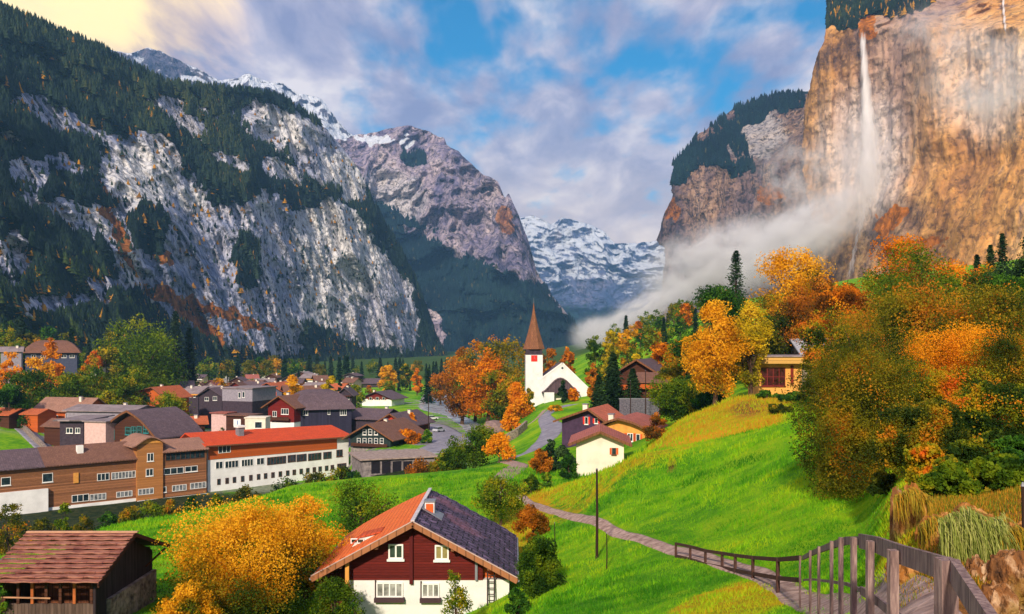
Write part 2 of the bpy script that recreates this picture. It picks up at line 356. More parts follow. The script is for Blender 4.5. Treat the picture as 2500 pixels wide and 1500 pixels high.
def GVr(u, v, y0=3.0, y1=3000.0):
    """ground point seen at picture position (u, v): first hit along the ray"""
    ys = np.exp(np.linspace(math.log(y0), math.log(y1), 1500)); X = (u - CU) / F * ys
    d = -(v - HV) / F * ys - gz(X, ys); k = np.where(d < 0)[0]
    y = ys[k[0]] if len(k) else y1
    return G(u, y)

def blob(u, v, cu, cv, ru, rv, ang=0.0):
    a = R(ang); du = u - cu; dv = v - cv
    x = (du * math.cos(a) + dv * math.sin(a)) / ru; y = (-du * math.sin(a) + dv * math.cos(a)) / rv
    return 1.0 - np.sqrt(x * x + y * y)
def inpoly(u, v, P):
    """soft polygon: signed distance-like, positive inside (px)"""
    P = np.array(P, float); n = len(P); ins = np.zeros(u.shape, bool); dmin = np.full(u.shape, 1e9)
    for i in range(n):
        x1, y1 = P[i]; x2, y2 = P[(i + 1) % n]
        c = ((y1 > v) != (y2 > v)) & (u < (x2 - x1) * (v - y1) / (y2 - y1 + 1e-9) + x1); ins ^= c
        L2 = (x2 - x1) ** 2 + (y2 - y1) ** 2 + 1e-9; tt = np.clip(((u - x1) * (x2 - x1) + (v - y1) * (y2 - y1)) / L2, 0, 1)
        dmin = np.minimum(dmin, np.hypot(u - x1 - tt * (x2 - x1), v - y1 - tt * (y2 - y1)))
    return np.where(ins, dmin, -dmin)

# ---------------------------------------------------------------- ground sheet
gu = GX / GY * F + CU
wob = fbm(GX / 12, GY / 12, 0, 4, 11)
dry = np.zeros(GX.shape)                                     # yellow brown autumn grass
dry += sstep(-0.35, 0.2, blob(gu, GY, 1760, 106, 180, 17) + wob * 0.5) * 1.0        # knoll
dry = np.maximum(dry, 0.55 * sstep(-0.3, 0.4, blob(gu, GY, 1480, 78, 260, 12) + wob * 0.8))
dry = np.maximum(dry, 0.95 * sstep(-0.2, 0.35, blob(gu, GY, 1760, 27, 150, 5.5) + wob * 1.0))
dry = np.maximum(dry, 0.8 * sstep(-0.2, 0.35, blob(gu, GY, 1270, 80, 60, 22) + wob * 0.9))
dry = np.maximum(dry, (0.9 - .35 * sstep(2540, 2700, gu)) * sstep(2080, 2200, gu) * sstep(70, 12, GY))
bare = sstep(0.0, 0.5, blob(gu, GY, 1835, 104, 55, 8) + wob * 0.6) * 0.9                       # rusty soil patch
bare = np.maximum(bare, sstep(0.05, .4, blob(gu, GY, 1640, 68, 16, 1.6) + wob * 0.3) * 0.7)
bare = np.maximum(bare, sstep(2185, 2230, gu) * sstep(24, 13, GY) * 0.9 * sstep(2640, 2540, gu))
town = sstep(140, 152, GY) * sstep(1175, 1120, gu) * sstep(620, 480, GY) * sstep(-100, 60, gu)
town = np.maximum(town, 0)
green = sstep(0.1, 0.45, blob(gu, GY, 960, 390, 130, 120) + wob * 0.1)
green = np.maximum(green, sstep(0, 0.4, blob(gu, GY, 40, 230, 95, 32)))
green = np.maximum(green, sstep(0, 0.4, blob(gu, GY, 540, 232, 40, 18)))
green = np.maximum(green, sstep(470, 560, GY))
wood = sstep(620, 800, GY) * 0.8
town = town * (1 - green) * (.75 + .25 * sstep(-.1, .1, wob))
gully = sstep(142, 150, GY) * sstep(205, 196, GY) * sstep(1180, 1100, gu)
t = NT('ground_turf'); v = t.tc()
n1 = t.noise(v, 0.07, 6, 0.6); n2 = t.noise(v, 0.9, 6, 0.65); n3 = t.noise(t.tc(scale=(1, 1, 0.5)), 9, 4, 0.7)
mixn = t.math('ADD', t.math('MULTIPLY', n1, 0.5), t.math('ADD', t.math('MULTIPLY', n2, 0.3), t.math('MULTIPLY', n3, 0.2)))
gr = t.ramp(mixn, [(0.36, (0.022, 0.13, 0.004)), (0.46, (0.10, 0.31, 0.006)), (0.54, (0.24, 0.44, 0.006)), (0.64, (0.42, 0.48, 0.010))])
dr = t.ramp(mixn, [(0.38, (0.20, 0.24, 0.006)), (0.48, (0.46, 0.33, 0.008)), (0.60, (0.72, 0.30, 0.012))])
br = t.ramp(n2, [(0.35, (0.09, 0.035, 0.012)), (0.65, (0.36, 0.13, 0.04))])
tn = t.ramp(n2, [(0.35, (0.14, 0.13, 0.14)), (0.65, (0.34, 0.32, 0.33))])
a1 = t.attr('dry'); a2 = t.attr('bare'); a3 = t.attr('town'); a4 = t.attr('wood')
c = t.mix(t.map(t.math('ADD', a1, t.math('MULTIPLY', t.math('SUBTRACT', n2, 0.5), 1.6)), 0.25, 0.75), gr, dr)
c = t.mix(a2, c, br); c = t.mix(t.math('MULTIPLY', a3, t.map(n1, .48, .54, 0.0, 1.0)), c, tn); c = t.mix(a4, c, t.mix(t.map(n2, .4, .6), (0.012, 0.03, 0.012, 1), (0.045, 0.055, 0.02, 1)))
ground = np_mesh('ground', np.stack([GX, GY, GZ], -1).reshape(-1, 3), grid_faces(*GX.shape), t.done(t.bsdf(c, 0.95, t.bump(t.math('ADD', n3, n2), 0.9, 0.18), 0.1)), smooth=True,
    attrs={'dry': dry, 'bare': bare, 'town': town, 'wood': np.maximum(wood, gully)})
tag(ground, kind='structure')

# ---------------------------------------------------------------- mountains
def curve(pts): xs = [p[0] for p in pts]; ys = [p[1] for p in pts]; return lambda u: np.interp(u, xs, ys)
def mountain(name, u0, u1, du, nrow, vsky, vbase, dbase, dsky, mat, masks, pw=1.0, amp=(60, 300, 14, 60), zs=0.45, jag=6.0, back=(10, 400, 500), seed=0, ledge=None):
    us = np.arange(u0, u1 + 0.1, du, dtype=float); ts = np.linspace(0, 1, nrow)
    U, T = np.meshgrid(us, ts)
    vs = vsky(us) + fbm(us / 40, 0 * us + seed, 0, 5, seed + 2, 0.6) * jag
    Vv = vbase(us)[None, :] + (vs - vbase(us))[None, :] * T
    D = dbase(us)[None, :] + (dsky(us) - dbase(us))[None, :] * T ** pw
    if ledge is not None: D = D + ledge(U, Vv)
    X = (U - CU) / F * D; Z = -(Vv - HV) / F * D
    a1, s1, a2, s2 = amp
    wx = fbm(X / 200, D / 200, Z / 200, 3, seed + 31) * 0.5
    r1 = ridged(X / s1 + wx, D / s1 + wx, Z * zs / s1, 5, seed + 5, 0.55) - 0.5
    r2 = ridged(X / s2, D / s2, Z * zs * 0.8 / s2, 4, seed + 9, 0.6) - 0.5
    D2 = D - (r1 * a1 + r2 * a2) * sstep(0, 0.06, T) * 1.6
    P = np.stack([(U - CU) / F * D2, D2, -(Vv - HV) / F * D2], -1)
    nb, dpt, drop = back
    rows = []
    top = P[-1]
    for k in range(1, nb + 1):
        q = k / nb; b = top.copy(); b[:, 1] += dpt * q; b[:, 0] *= (1 + dpt * q / top[:, 1] * 0.9); b[:, 2] -= drop * q ** 1.4 + 12 * q
        b[:, 2] += fbm(b[:, 0] / 90, b[:, 1] / 90, 0, 4, seed) * 12 * q; rows.append(b)
    PP = np.concatenate([P, np.array(rows)], 0)
    at = {}
    wu = U + fbm(U / 26, Vv / 26, 0, 4, seed + 40, 0.6) * 26; wv = Vv + fbm(U / 26, Vv / 26, 9.5, 4, seed + 41, 0.6) * 26
    for k, fn in masks.items():
        m = np.clip(fn(wu, wv, U, Vv), 0, 1); at[k] = np.concatenate([m, np.repeat(m[-1:], nb, 0)], 0)
    o = np_mesh(name, PP.reshape(-1, 3), grid_faces(*PP.shape[:2]), mat, smooth=False, attrs=at)
    tag(o, kind='structure')
    return dict(P=P, U=U, V=Vv, at={k: a[:nrow] for k, a in at.items()}, obj=o)

def M_rock(name, cols, sl=0.5, forest=(0.010, 0.026, 0.022, 1), snowc=(0.80, 0.84, 0.92, 1), sc=0.02, st=0.35, streak=None, veg=(0.42, 0.15, 0.03, 1), bd=9, ck=0.9, vc=.75):
    """cliff rock: ramp colours, attributes forest / snow / veg / pale painted on"""
    t = NT(name); v = t.tc(scale=(1, 1, st)); v1 = t.tc()
    n1 = t.noise(v, sc, 9, 0.62, 0.4); n2 = t.noise(v, sc * 5, 7, 0.68); n3 = t.noise(t.tc(scale=(1, 1, 0.12)), sc * 3.2, 6, 0.6); n4 = t.noise(v1, sc * 9, 6, 0.7)
    f = t.math('ADD', t.math('MULTIPLY', n1, 0.45), t.math('ADD', t.math('MULTIPLY', n2, 0.30), t.math('MULTIPLY', n3, 0.25)))
    c = t.ramp(f, cols)
    n5 = t.noise(t.tc(scale=(1, 1, 0.18)), sc * 0.45, 4, 0.5)
    if streak: c = t.mix(t.map(n5, 0.50, 0.62, 0, 0.6), c, (0.34, 0.27, 0.30, 1))
    if streak: c = t.mix(t.map(n3, 0.55, 0.70, 0, 0.75), c, streak)
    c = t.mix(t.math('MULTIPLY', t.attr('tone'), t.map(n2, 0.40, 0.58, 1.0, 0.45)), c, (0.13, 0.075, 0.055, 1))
    pale = t.attr('pale'); c = t.mix(t.math('MULTIPLY', pale, t.map(f, 0.36, 0.50, 0.4, 0.92)), c, (0.84, 0.82, 0.82, 1))
    dv_ = t.n('ShaderNodeVectorMath', operation='MULTIPLY_ADD'); nn_ = t.n('ShaderNodeTexNoise'); nn_.inputs['Scale'].default_value = sc * 3; nn_.inputs['Detail'].default_value = 4; t.l(v1, nn_.inputs['Vector']); t.l(nn_.outputs['Color'], dv_.inputs[0]); dv_.inputs[1].default_value = (.35 / sc,) * 3; t.l(t.tc(scale=(1, 1, .45)), dv_.inputs[2]); ve_ = t.voro(dv_.outputs[0], sc * 5.5, 'DISTANCE_TO_EDGE'); vl = t.math('MULTIPLY', t.map(ve_, 0.0, 0.09, vc, 0), t.map(n2, .42, .56, 0, 1)); c = t.mix(vl, c, t.mix(0.85, c, (0.02, 0.02, 0.035, 1)))
    crack = t.map(n4, 0.41, 0.50, ck, 0); c = t.mix(crack, c, t.mix(0.8, c, (0.01, 0.014, 0.03, 1)))
    fo = t.map(t.math('ADD', t.attr('forest'), t.math('MULTIPLY', t.math('SUBTRACT', n4, 0.5), 0.9)), 0.42, 0.60)
    fc = t.mix(t.map(n4, 0.45, 0.65), forest, tuple(min(1, x * 3.0) for x in forest[:3]) + (1,))
    ve = t.map(t.math('ADD', t.attr('veg'), t.math('MULTIPLY', t.math('SUBTRACT', n4, 0.5), 1.2)), 0.42, 0.62)
    c = t.mix(ve, c, t.mix(t.map(n4, 0.4, 0.6), tuple(x * 0.45 for x in veg[:3]) + (1,), veg)); c = t.mix(fo, c, fc)
    geo = t.n('ShaderNodeNewGeometry'); sn = t.n('ShaderNodeSeparateXYZ'); t.l(geo.outputs['Normal'], sn.inputs[0])
    snf = t.math('ADD', t.math('MULTIPLY', t.attr('snow'), 1.0), t.math('ADD', t.math('MULTIPLY', sn.outputs[2], sl), t.math('MULTIPLY', t.math('SUBTRACT', n2, 0.5), 1.1)))
    c = t.mix(t.map(snf, 0.95, 1.12), c, snowc)
    h = t.math('ADD', t.math('ADD', n2, t.math('MULTIPLY', n4, 0.6)), t.math('MULTIPLY', t.map(ve_, 0, .25, 0, 1), .4 * vc))
    return t.done(t.bsdf(c, 0.95, t.bump(h, 0.9, bd), 0.1))

Z0 = lambda wu, wv, U, V: 0 * U
# left massif
M1_rock = [[(240,500),(330,520),(420,500),(440,440),(490,430),(520,500),(600,500),(650,460),(700,510),(760,505),(800,475),(850,500),(895,555),(945,615),(995,685),(1025,760),(1010,865),(860,850),(745,785),(735,885),(600,870),(480,830),(390,770),(310,700),(300,640),(250,600),(120,530),(130,480)]]
def m1_rock(wu, wv, U, V):
    m = sstep(-6, 6, inpoly(wu, wv, M1_rock[0]))
    for b in ((345,425,110,105,0),(467,478,40,55,0),(690,320,120,55,25),(795,380,75,75,30),(855,440,60,46,50),(30,640,46,80,0),(118,752,85,34,0),(120,285,105,38,22),(70,425,62,42,20),(430,290,95,22,32),(415,255,40,20,20),(520,282,50,12,5),(265,700,70,22,10),(690,420,55,26,20),(15,345,30,26,0),(245,335,60,24,25),(165,410,62,26,22),(90,500,75,26,18),(190,560,60,24,30),(560,400,60,18,25),(230,740,60,26,10),(330,660,60,40,20)):
        m = np.maximum(m, sstep(-0.06, 0.10, blob(wu, wv, *b)))
    hole = sstep(-0.1, 0.15, blob(wu, wv, 605, 625, 34, 55, -15)); hole = np.maximum(hole, sstep(-0.1, 0.15, blob(wu, wv, 360, 560, 45, 60)))
    hole = np.maximum(hole, sstep(-.1, .15, blob(wu, wv, 600, 690, 20, 18)))
    return m * (1 - hole)
vs1 = curve([(-700,-500),(-300,-140),(0,22),(60,45),(130,75),(200,100),(250,125),(330,170),(420,208),(520,218),(640,226),(700,245),(770,290),(830,350),(880,420),(905,480),(935,540),(975,600),(1015,680),(1045,760),(1065,820),(1090,868)])
rock1 = M_rock('rock_grey_violet', [(0.36, (0.09, 0.12, 0.24)), (0.44, (0.28, 0.32, 0.48)), (0.51, (0.52, 0.53, 0.66)), (0.60, (0.88, 0.84, 0.84))], forest=(0.012, 0.022, 0.018, 1), sc=0.012, ck=.75)
m1 = mountain('mountain', -500, 1092, 3.2, 300, vs1, curve([(-700,1010),(0,960),(300,930),(1092,884)]),
    curve([(-700,380),(0,620),(400,900),(750,1350),(1092,1900)]), curve([(-700,800),(0,1050),(400,1300),(750,1650),(1092,1960)]), rock1,
    {'forest': lambda wu, wv, U, V: 1 - m1_rock(wu, wv, U, V),
     'pale': lambda wu, wv, U, V: np.maximum.reduce([sstep(-0.2, 0.3, blob(wu, wv, *b)) for b in ((840,590,120,140,0),(780,700,50,150,0),(880,640,60,90,0),(350,430,90,85,0),(470,480,30,40,0),(840,430,70,50,40),(700,310,90,35,25))]),
     'veg': lambda wu, wv, U, V: np.maximum.reduce([sstep(-0.2, 0.3, blob(wu, wv, *b)) for b in ((262,500,16,70,-20),(300,590,14,80,-25),(420,730,90,16,22),(560,770,130,16,18),(180,350,45,22,20),(480,790,90,22,40),(375,600,60,22,50),(120,640,30,20,0))]),
     'snow': Z0}, pw=1.15, amp=(85, 260, 20, 60), seed=1, back=(8, 500, 330))
# far snowy ridge behind it
vs2 = curve([(100,90),(250,120),(320,131),(345,120),(362,114),(400,128),(470,165),(540,198),(580,192),(600,176),(608,176),(640,198),(690,205),(725,225),(785,242),(815,285),(850,325),(880,345),(950,420),(1010,520)])
rock2 = M_rock('rock_snowy', [(0.38, (0.05, 0.06, 0.12)), (0.5, (0.16, 0.15, 0.22)), (0.62, (0.36, 0.30, 0.32))], sc=0.006, bd=25)
m2 = mountain('mountain', 120, 1000, 3.5, 110, vs2, curve([(100,420),(1000,620)]), curve([(100,3600),(1000,4400)]), curve([(100,4000),(1000,4700)]), rock2,
    {'forest': Z0, 'pale': Z0, 'veg': Z0, 'snow': lambda wu, wv, U, V: 0.78 + 0.2 * sstep(560, 640, U) - 0.22 * sstep(-.3, .3, blob(U, V, 400, 150, 60, 30, 20))}, amp=(170, 700, 60, 170), seed=21, jag=7)
# middle peak
vs3 = curve([(600,420),(760,360),(825,338),(870,330),(930,320),(975,312),(995,308),(1040,318),(1060,330),(1085,335),(1090,350),(1120,368),(1150,400),(1175,425),(1215,445),(1232,482),(1242,468),(1262,515),(1290,590),(1310,660),(1345,720),(1400,785),(1425,830),(1450,862)])
FP3 = [(900,480),(960,520),(1060,560),(1090,610),(1200,650),(1320,700),(1400,780),(1450,900),(900,900),(980,700),(960,600)]
rock3 = M_rock('rock_mauve', [(0.37, (0.08, 0.08, 0.17)), (0.45, (0.26, 0.22, 0.34)), (0.52, (0.52, 0.42, 0.48)), (0.61, (0.82, 0.68, 0.66))], forest=(0.008, 0.022, 0.030, 1), sc=0.008, bd=16, veg=(0.55, 0.24, 0.10, 1))
m3 = mountain('mountain', 640, 1450, 3.0, 240, vs3, curve([(600,890),(1450,884)]), curve([(640,2450),(1450,2600)]), curve([(640,3100),(1000,3150),(1450,2700)]), rock3,
    {'forest': lambda wu, wv, U, V: np.maximum(sstep(-8, 8, inpoly(wu, wv, FP3)) * (1 - sstep(-0.1, 0.1, blob(wu, wv, 1035, 800, 45, 75, -25))) * (1 - 0.8 * sstep(0, .1, blob(wu, wv, 1080, 580, 110, 14, 15))), 0.85 * sstep(0, 0.3, blob(wu, wv, 1015, 385, 45, 22, 10))),
     'pale': lambda wu, wv, U, V: 0.6 * sstep(-0.2, 0.4, blob(wu, wv, 960, 480, 90, 70, 20)),
     'veg': lambda wu, wv, U, V: np.maximum(sstep(-0.1, 0.3, blob(wu, wv, 1238, 535, 22, 40)), 0.5 * sstep(-0.1, 0.3, blob(wu, wv, 1060, 690, 50, 30))),
     'snow': lambda wu, wv, U, V: 0.75 * sstep(-0.1, 0.3, blob(wu, wv, 920, 340, 110, 11, 5)) + 0.3 * sstep(700, 350, V)}, amp=(190, 480, 55, 110), seed=43, jag=8)
# far snow basin
vs4 = curve([(1150,540),(1265,532),(1300,527),(1345,548),(1372,531),(1400,536),(1445,548),(1480,572),(1500,594),(1560,592),(1610,586),(1680,570),(1800,520)])
rock4 = M_rock('rock_far_snow', [(0.38, (0.05, 0.09, 0.20)), (0.5, (0.14, 0.17, 0.32)), (0.62, (0.36, 0.30, 0.38))], sl=0.16, sc=0.0028, st=0.8, bd=45)
m4 = mountain('mountain', 1180, 1760, 3.0, 150, vs4, curve([(1100,880),(1800,880)]), curve([(1180,5300),(1760,5300)]), curve([(1180,6100),(1760,6100)]), rock4,
    {'forest': lambda wu, wv, U, V: 0.62 * sstep(690, 790, wv + (1500 - wu) * 0.15), 'pale': Z0, 'veg': Z0, 'snow': lambda wu, wv, U, V: 1.08 - 0.42 * sstep(610, 760, wv)}, amp=(150, 520, 45, 160), zs=1.3, seed=61, jag=5)

# right cliffs: rows run bottom -> top, columns from the outer edge (left) to the right; the edge turns back into a side wall
def cliff(name, edge, v0, v1, nr, uR, nc, depth, mat, masks, amp, seed, side=(30, 900, 0.4), top=(8, 300, 90), zs=0.3, topv=None):
    Tt = np.linspace(0, 1, nr); Ss = np.linspace(0, 1, nc)
    S2, T2 = np.meshgrid(Ss, Tt)
    tv = topv if topv is not None else (lambda u: 0 * u + v1)
    Vv = v0 + (v1 - v0) * T2
    e = edge(Vv[:, 0]) + fbm(Vv[:, 0] / 30, 0 * Vv[:, 0] + seed, 0, 5, seed + 3, .6) * 7
    U = e[:, None] + (uR - e)[:, None] * S2
    Vv = v0 + (tv(U) - v0) * T2 + fbm(U / 25, 0 * U + seed, 0, 4, seed + 8) * 6 * T2
    D = depth(U, Vv); X = (U - CU) / F * D; Z = -(Vv - HV) / F * D
    a1, s1, a2, s2 = amp
    r1 = ridged(X / s1, D / s1, Z * zs / s1, 5, seed + 5, 0.55) - 0.5
    r2 = ridged(X / s2, D / s2, Z * zs * 1.3 / s2, 4, seed + 9, 0.6) - 0.5
    r3 = ridged(X / 170 + Z / 320, D / 170, Z / 110 - X / 300, 4, seed + 19, 0.55) - 0.5
    D2 = D - (r1 * a1 + r2 * a2 + r3 * a1 * 0.45)
    P = np.stack([(U - CU) / F * D2, D2, -(Vv - HV) / F * D2], -1)
    wu = U + fbm(U / 26, Vv / 26, 0, 4, seed + 40, 0.6) * 26; wv = Vv + fbm(U / 26, Vv / 26, 9.5, 4, seed + 41, 0.6) * 26
    at = {k: np.clip(fn(wu, wv, U, Vv), 0, 1) for k, fn in masks.items()}
    ns, dep, sx = side
    sc = []
    for k in range(ns, 0, -1):
        q = (k / ns) ** 1.5; b = P[:, 0].copy(); n = fbm(b[:, 1] / 60 + q * 5, b[:, 2] / 90, q * 8, 4, seed + 77)
        b[:, 1] += dep * q; b[:, 0] += dep * q * (b[:, 0] / b[:, 1]) + sx * dep * q + n * 14 * q; sc.append(b)
    PP = np.concatenate([np.array(sc).transpose(1, 0, 2), P], 1)
    at = {k: np.concatenate([np.repeat(a[:, :1], ns, 1), a], 1) for k, a in at.items()}
    nb, dpt, drop = top; rows = []; tp = PP[-1]
    for k in range(1, nb + 1):
        q = k / nb; b = tp.copy(); b[:, 1] += dpt * q; b[:, 0] += dpt * q * 0.5; b[:, 2] += drop * q + fbm(b[:, 0] / 50, b[:, 1] / 50, 0, 4, seed) * 8 * q; rows.append(b)
    PP = np.concatenate([PP, np.array(rows)], 0)
    at = {k: np.concatenate([a, np.repeat(a[-1:], nb, 0)], 0) for k, a in at.items()}
    o = np_mesh(name, PP.reshape(-1, 3), grid_faces(*PP.shape[:2]), mat, smooth=False, attrs=at); tag(o, kind='structure')
    return dict(P=PP[:, ns:][:nr], full=PP, U=U, V=Vv, at={k: a[:nr, ns:] for k, a in at.items()}, nr=nr, ns=ns, obj=o)

edge6 = lambda v: np.interp(v, [400, 440, 470, 500, 530, 560, 600, 650, 720, 900], [1640, 1612, 1605, 1610, 1622, 1625, 1621, 1614, 1600, 1585])
topv6 = curve([(1580,480),(1605,462),(1622,425),(1670,372),(1700,335),(1745,300),(1800,262),(1860,240),(1900,235),(2300,215)])
rock6 = M_rock('rock_tan_grey', [(0.37, (0.05, 0.04, 0.07)), (0.46, (0.20, 0.13, 0.13)), (0.54, (0.42, 0.26, 0.18)), (0.64, (0.68, 0.46, 0.30))], forest=(0.009, 0.018, 0.020, 1), sc=0.010, bd=12, streak=(0.10, 0.09, 0.16, 1))
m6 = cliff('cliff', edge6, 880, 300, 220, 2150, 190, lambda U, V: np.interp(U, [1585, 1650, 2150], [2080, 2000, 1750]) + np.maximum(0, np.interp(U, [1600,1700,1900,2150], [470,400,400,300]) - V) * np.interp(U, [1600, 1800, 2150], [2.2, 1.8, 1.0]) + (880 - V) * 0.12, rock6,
    {'forest': lambda wu, wv, U, V: np.maximum(sstep(-.30, -.12, fbm(wu / 38, wv / 26, 0, 4, 5)), sstep(1760, 1640, U)) * sstep(-6, 6, inpoly(wu, wv, [(1560,560),(1600,470),(1630,462),(1680,425),(1720,400),(1775,430),(1850,420),(1820,370),(1800,335),(1850,300),(1960,262),(1980,150),(1560,150)])),
     'pale': lambda wu, wv, U, V: 0.5 * sstep(-0.2, 0.2, blob(wu, wv, 1850, 330, 70, 55, -20)),
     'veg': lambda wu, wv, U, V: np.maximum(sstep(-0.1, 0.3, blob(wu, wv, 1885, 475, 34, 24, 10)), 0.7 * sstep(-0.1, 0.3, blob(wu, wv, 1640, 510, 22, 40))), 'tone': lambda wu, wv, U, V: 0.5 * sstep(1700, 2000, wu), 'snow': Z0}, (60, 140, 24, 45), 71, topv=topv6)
edge5 = lambda v: np.interp(v, [-200, 0, 20, 60, 120, 180, 240, 340, 500, 700, 900], [2030, 2010, 1998, 1982, 1968, 1965, 1958, 1962, 1985, 2010, 2010])
rock5 = M_rock('rock_orange', [(0.34, (0.18, 0.09, 0.06)), (0.43, (0.50, 0.24, 0.08)), (0.51, (0.78, 0.40, 0.12)), (0.64, (0.92, 0.60, 0.26))], forest=(0.012, 0.020, 0.014, 1), sc=0.009, bd=7, ck=.6, vc=.3, streak=(0.24, 0.17, 0.20, 1), st=0.45, veg=(0.62, 0.20, 0.02, 1))
topv5 = curve([(1900,60),(1975,50),(2000,18),(2050,-20),(2300,-120),(3100,-260)])
FP5 = [(1900,190),(1960,120),(2000,80),(2040,62),(2080,70),(2120,40),(2180,48),(2240,30),(2300,0),(2420,-20),(2900,-60),(2900,-400),(1900,-400)]
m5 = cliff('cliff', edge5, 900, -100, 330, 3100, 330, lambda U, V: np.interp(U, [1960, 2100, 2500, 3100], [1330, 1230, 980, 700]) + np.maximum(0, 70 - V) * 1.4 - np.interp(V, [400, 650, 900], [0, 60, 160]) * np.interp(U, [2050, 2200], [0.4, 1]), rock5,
    {'forest': lambda wu, wv, U, V: sstep(-8, 8, inpoly(wu, wv, FP5)) * 0.95,
     'pale': lambda wu, wv, U, V: 0.55 * sstep(-0.2, 0.6, blob(wu, wv, 2100, 380, 130, 200)) + 0.4 * sstep(-.1, .4, blob(wu, wv, 2400, 200, 150, 170)),
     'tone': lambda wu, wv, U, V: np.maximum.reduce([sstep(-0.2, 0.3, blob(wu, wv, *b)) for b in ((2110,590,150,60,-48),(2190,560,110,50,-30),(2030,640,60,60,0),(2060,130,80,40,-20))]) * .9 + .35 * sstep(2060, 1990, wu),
     'veg': lambda wu, wv, U, V: np.maximum.reduce([0.8 * sstep(-0.1, 0.3, blob(wu, wv, *b)) for b in ((2170,540,60,26,-40),(2240,600,90,22,-10),(2180,620,50,20,-30),(2120,70,20,40,0))]), 'snow': Z0}, (50, 150, 11, 36), 91, top=(8, 300, 120), topv=lambda U: topv5(U))
# ---------------------------------------------------------------- foliage
def leaf_cards(C, size, rs, flat=0.0):
    n = len(C); a = rs.normal(size=(n, 3)); a /= np.linalg.norm(a, axis=1)[:, None]
    b = np.cross(a, rs.normal(size=(n, 3))); b /= np.linalg.norm(b, axis=1)[:, None]
    if flat: a[:, 2] *= 1 - flat; b[:, 2] *= 1 - flat
    s = size * rs.uniform(0.55, 1.35, n)[:, None]; a = a * s * 0.5; b = b * s * 0.36
    return np.stack([C - a, C - b * 0.9 + a * 0.1, C + a, C + b], 1).reshape(-1, 3)
def quads(n, off=0): return (np.arange(n * 4).reshape(-1, 4) + off)
def crown_pts(w, h, z0, n, rs, k=26, shape='round', gap=0.35):
    """points in lumpy clusters spread over a crown: w wide, from z0 to h high"""
    H = h - z0; ctr = []; rad = []
    for i in range(k):
        th = rs.uniform(0, 2 * math.pi); q = rs.uniform(0.02, 1.0)
        if shape == 'round': rr = math.sqrt(max(0.02, 1 - (2 * q - 1) ** 2)) ** 0.8; lr = 0.34; rr = max(rr, 0.62 if q < 0.5 else 0)
        elif shape == 'dome': rr = math.sqrt(max(0.03, 1 - q ** 2)); lr = 0.30
        elif shape == 'flame': rr = (math.sin(math.pi * min(1, q * 0.85 + 0.12)) ** 0.75) * (1 - q * 0.45); lr = 0.30
        else: rr = (1 - q) ** 0.75 + 0.08; lr = 0.30
        r = rr * rs.uniform(0.15, 1.0) ** 0.6 * w / 2 * (1 - lr * 0.75)
        ctr.append((r * math.cos(th), r * math.sin(th), z0 + H * (0.08 + 0.83 * q))); rad.append(w / 2 * lr * rs.uniform(0.7, 1.35) * (0.6 + 0.5 * rr))
    ctr = np.array(ctr); rad = np.array(rad); rad = np.minimum(rad, H * 0.3)
    p = rad ** 2; p /= p.sum(); j = rs.choice(k, n, p=p)
    d = rs.normal(size=(n, 3)); d /= np.linalg.norm(d, axis=1)[:, None]; d[:, 2] *= 0.8
    r = rad[j] * (rs.uniform(0.0, 1, n) ** 0.45)
    P = ctr[j] + d * r[:, None]
    nz = fbm(P[:, 0] / w * 9 + 3, P[:, 1] / w * 9, P[:, 2] / w * 9, 3, int(rs.integers(99)))
    P = P + d * (nz * w * 0.09)[:, None]
    keep = fbm(P[:, 0] / w * 16, P[:, 1] / w * 16, P[:, 2] / w * 16, 2, 5) > -gap
    P = P[keep]; P[:, 2] = np.maximum(P[:, 2], 0.02)
    return P, ctr
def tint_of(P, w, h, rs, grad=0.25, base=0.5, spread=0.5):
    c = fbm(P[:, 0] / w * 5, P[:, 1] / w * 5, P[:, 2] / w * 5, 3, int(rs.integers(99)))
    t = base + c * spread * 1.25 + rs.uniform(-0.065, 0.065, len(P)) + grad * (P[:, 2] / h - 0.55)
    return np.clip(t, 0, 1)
CROWNS = {}
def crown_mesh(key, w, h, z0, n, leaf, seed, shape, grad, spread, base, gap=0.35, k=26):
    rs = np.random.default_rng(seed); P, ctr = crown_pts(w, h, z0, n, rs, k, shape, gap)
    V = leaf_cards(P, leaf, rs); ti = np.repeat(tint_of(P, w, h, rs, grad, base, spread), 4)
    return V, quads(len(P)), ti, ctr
LF = {}
def LFm(key, stops, tr=0.35):
    LF[key] = M_leaf('leaves_' + key, stops, tr)
LFm('gold', [(0.05, (0.03, 0.07, 0.006)), (0.22, (0.12, 0.14, 0.006)), (0.40, (0.46, 0.24, 0.006)), (0.60, (0.78, 0.34, 0.006)), (0.85, (0.90, 0.48, 0.02))])
LFm('orange', [(0.12, (0.13, 0.05, 0.006)), (0.38, (0.45, 0.13, 0.004)), (0.62, (0.78, 0.22, 0.004)), (0.88, (0.88, 0.36, 0.01))])
LFm('rust', [(0.12, (0.08, 0.05, 0.008)), (0.40, (0.28, 0.10, 0.006)), (0.62, (0.50, 0.15, 0.008)), (0.88, (0.62, 0.24, 0.015))])
LFm('olive', [(0.12, (0.025, 0.05, 0.006)), (0.40, (0.11, 0.12, 0.006)), (0.60, (0.24, 0.20, 0.008)), (0.80, (0.44, 0.24, 0.008)), (0.95, (0.6, 0.2, 0.01))])
LFm('moss', [(0.12, (0.02, 0.06, 0.006)), (0.45, (0.08, 0.15, 0.006)), (0.70, (0.20, 0.26, 0.008)), (0.92, (0.42, 0.32, 0.01))])
LFm('green', [(0.12, (0.012, 0.05, 0.008)), (0.45, (0.04, 0.13, 0.01)), (0.75, (0.11, 0.24, 0.012)), (0.95, (0.28, 0.34, 0.015))])
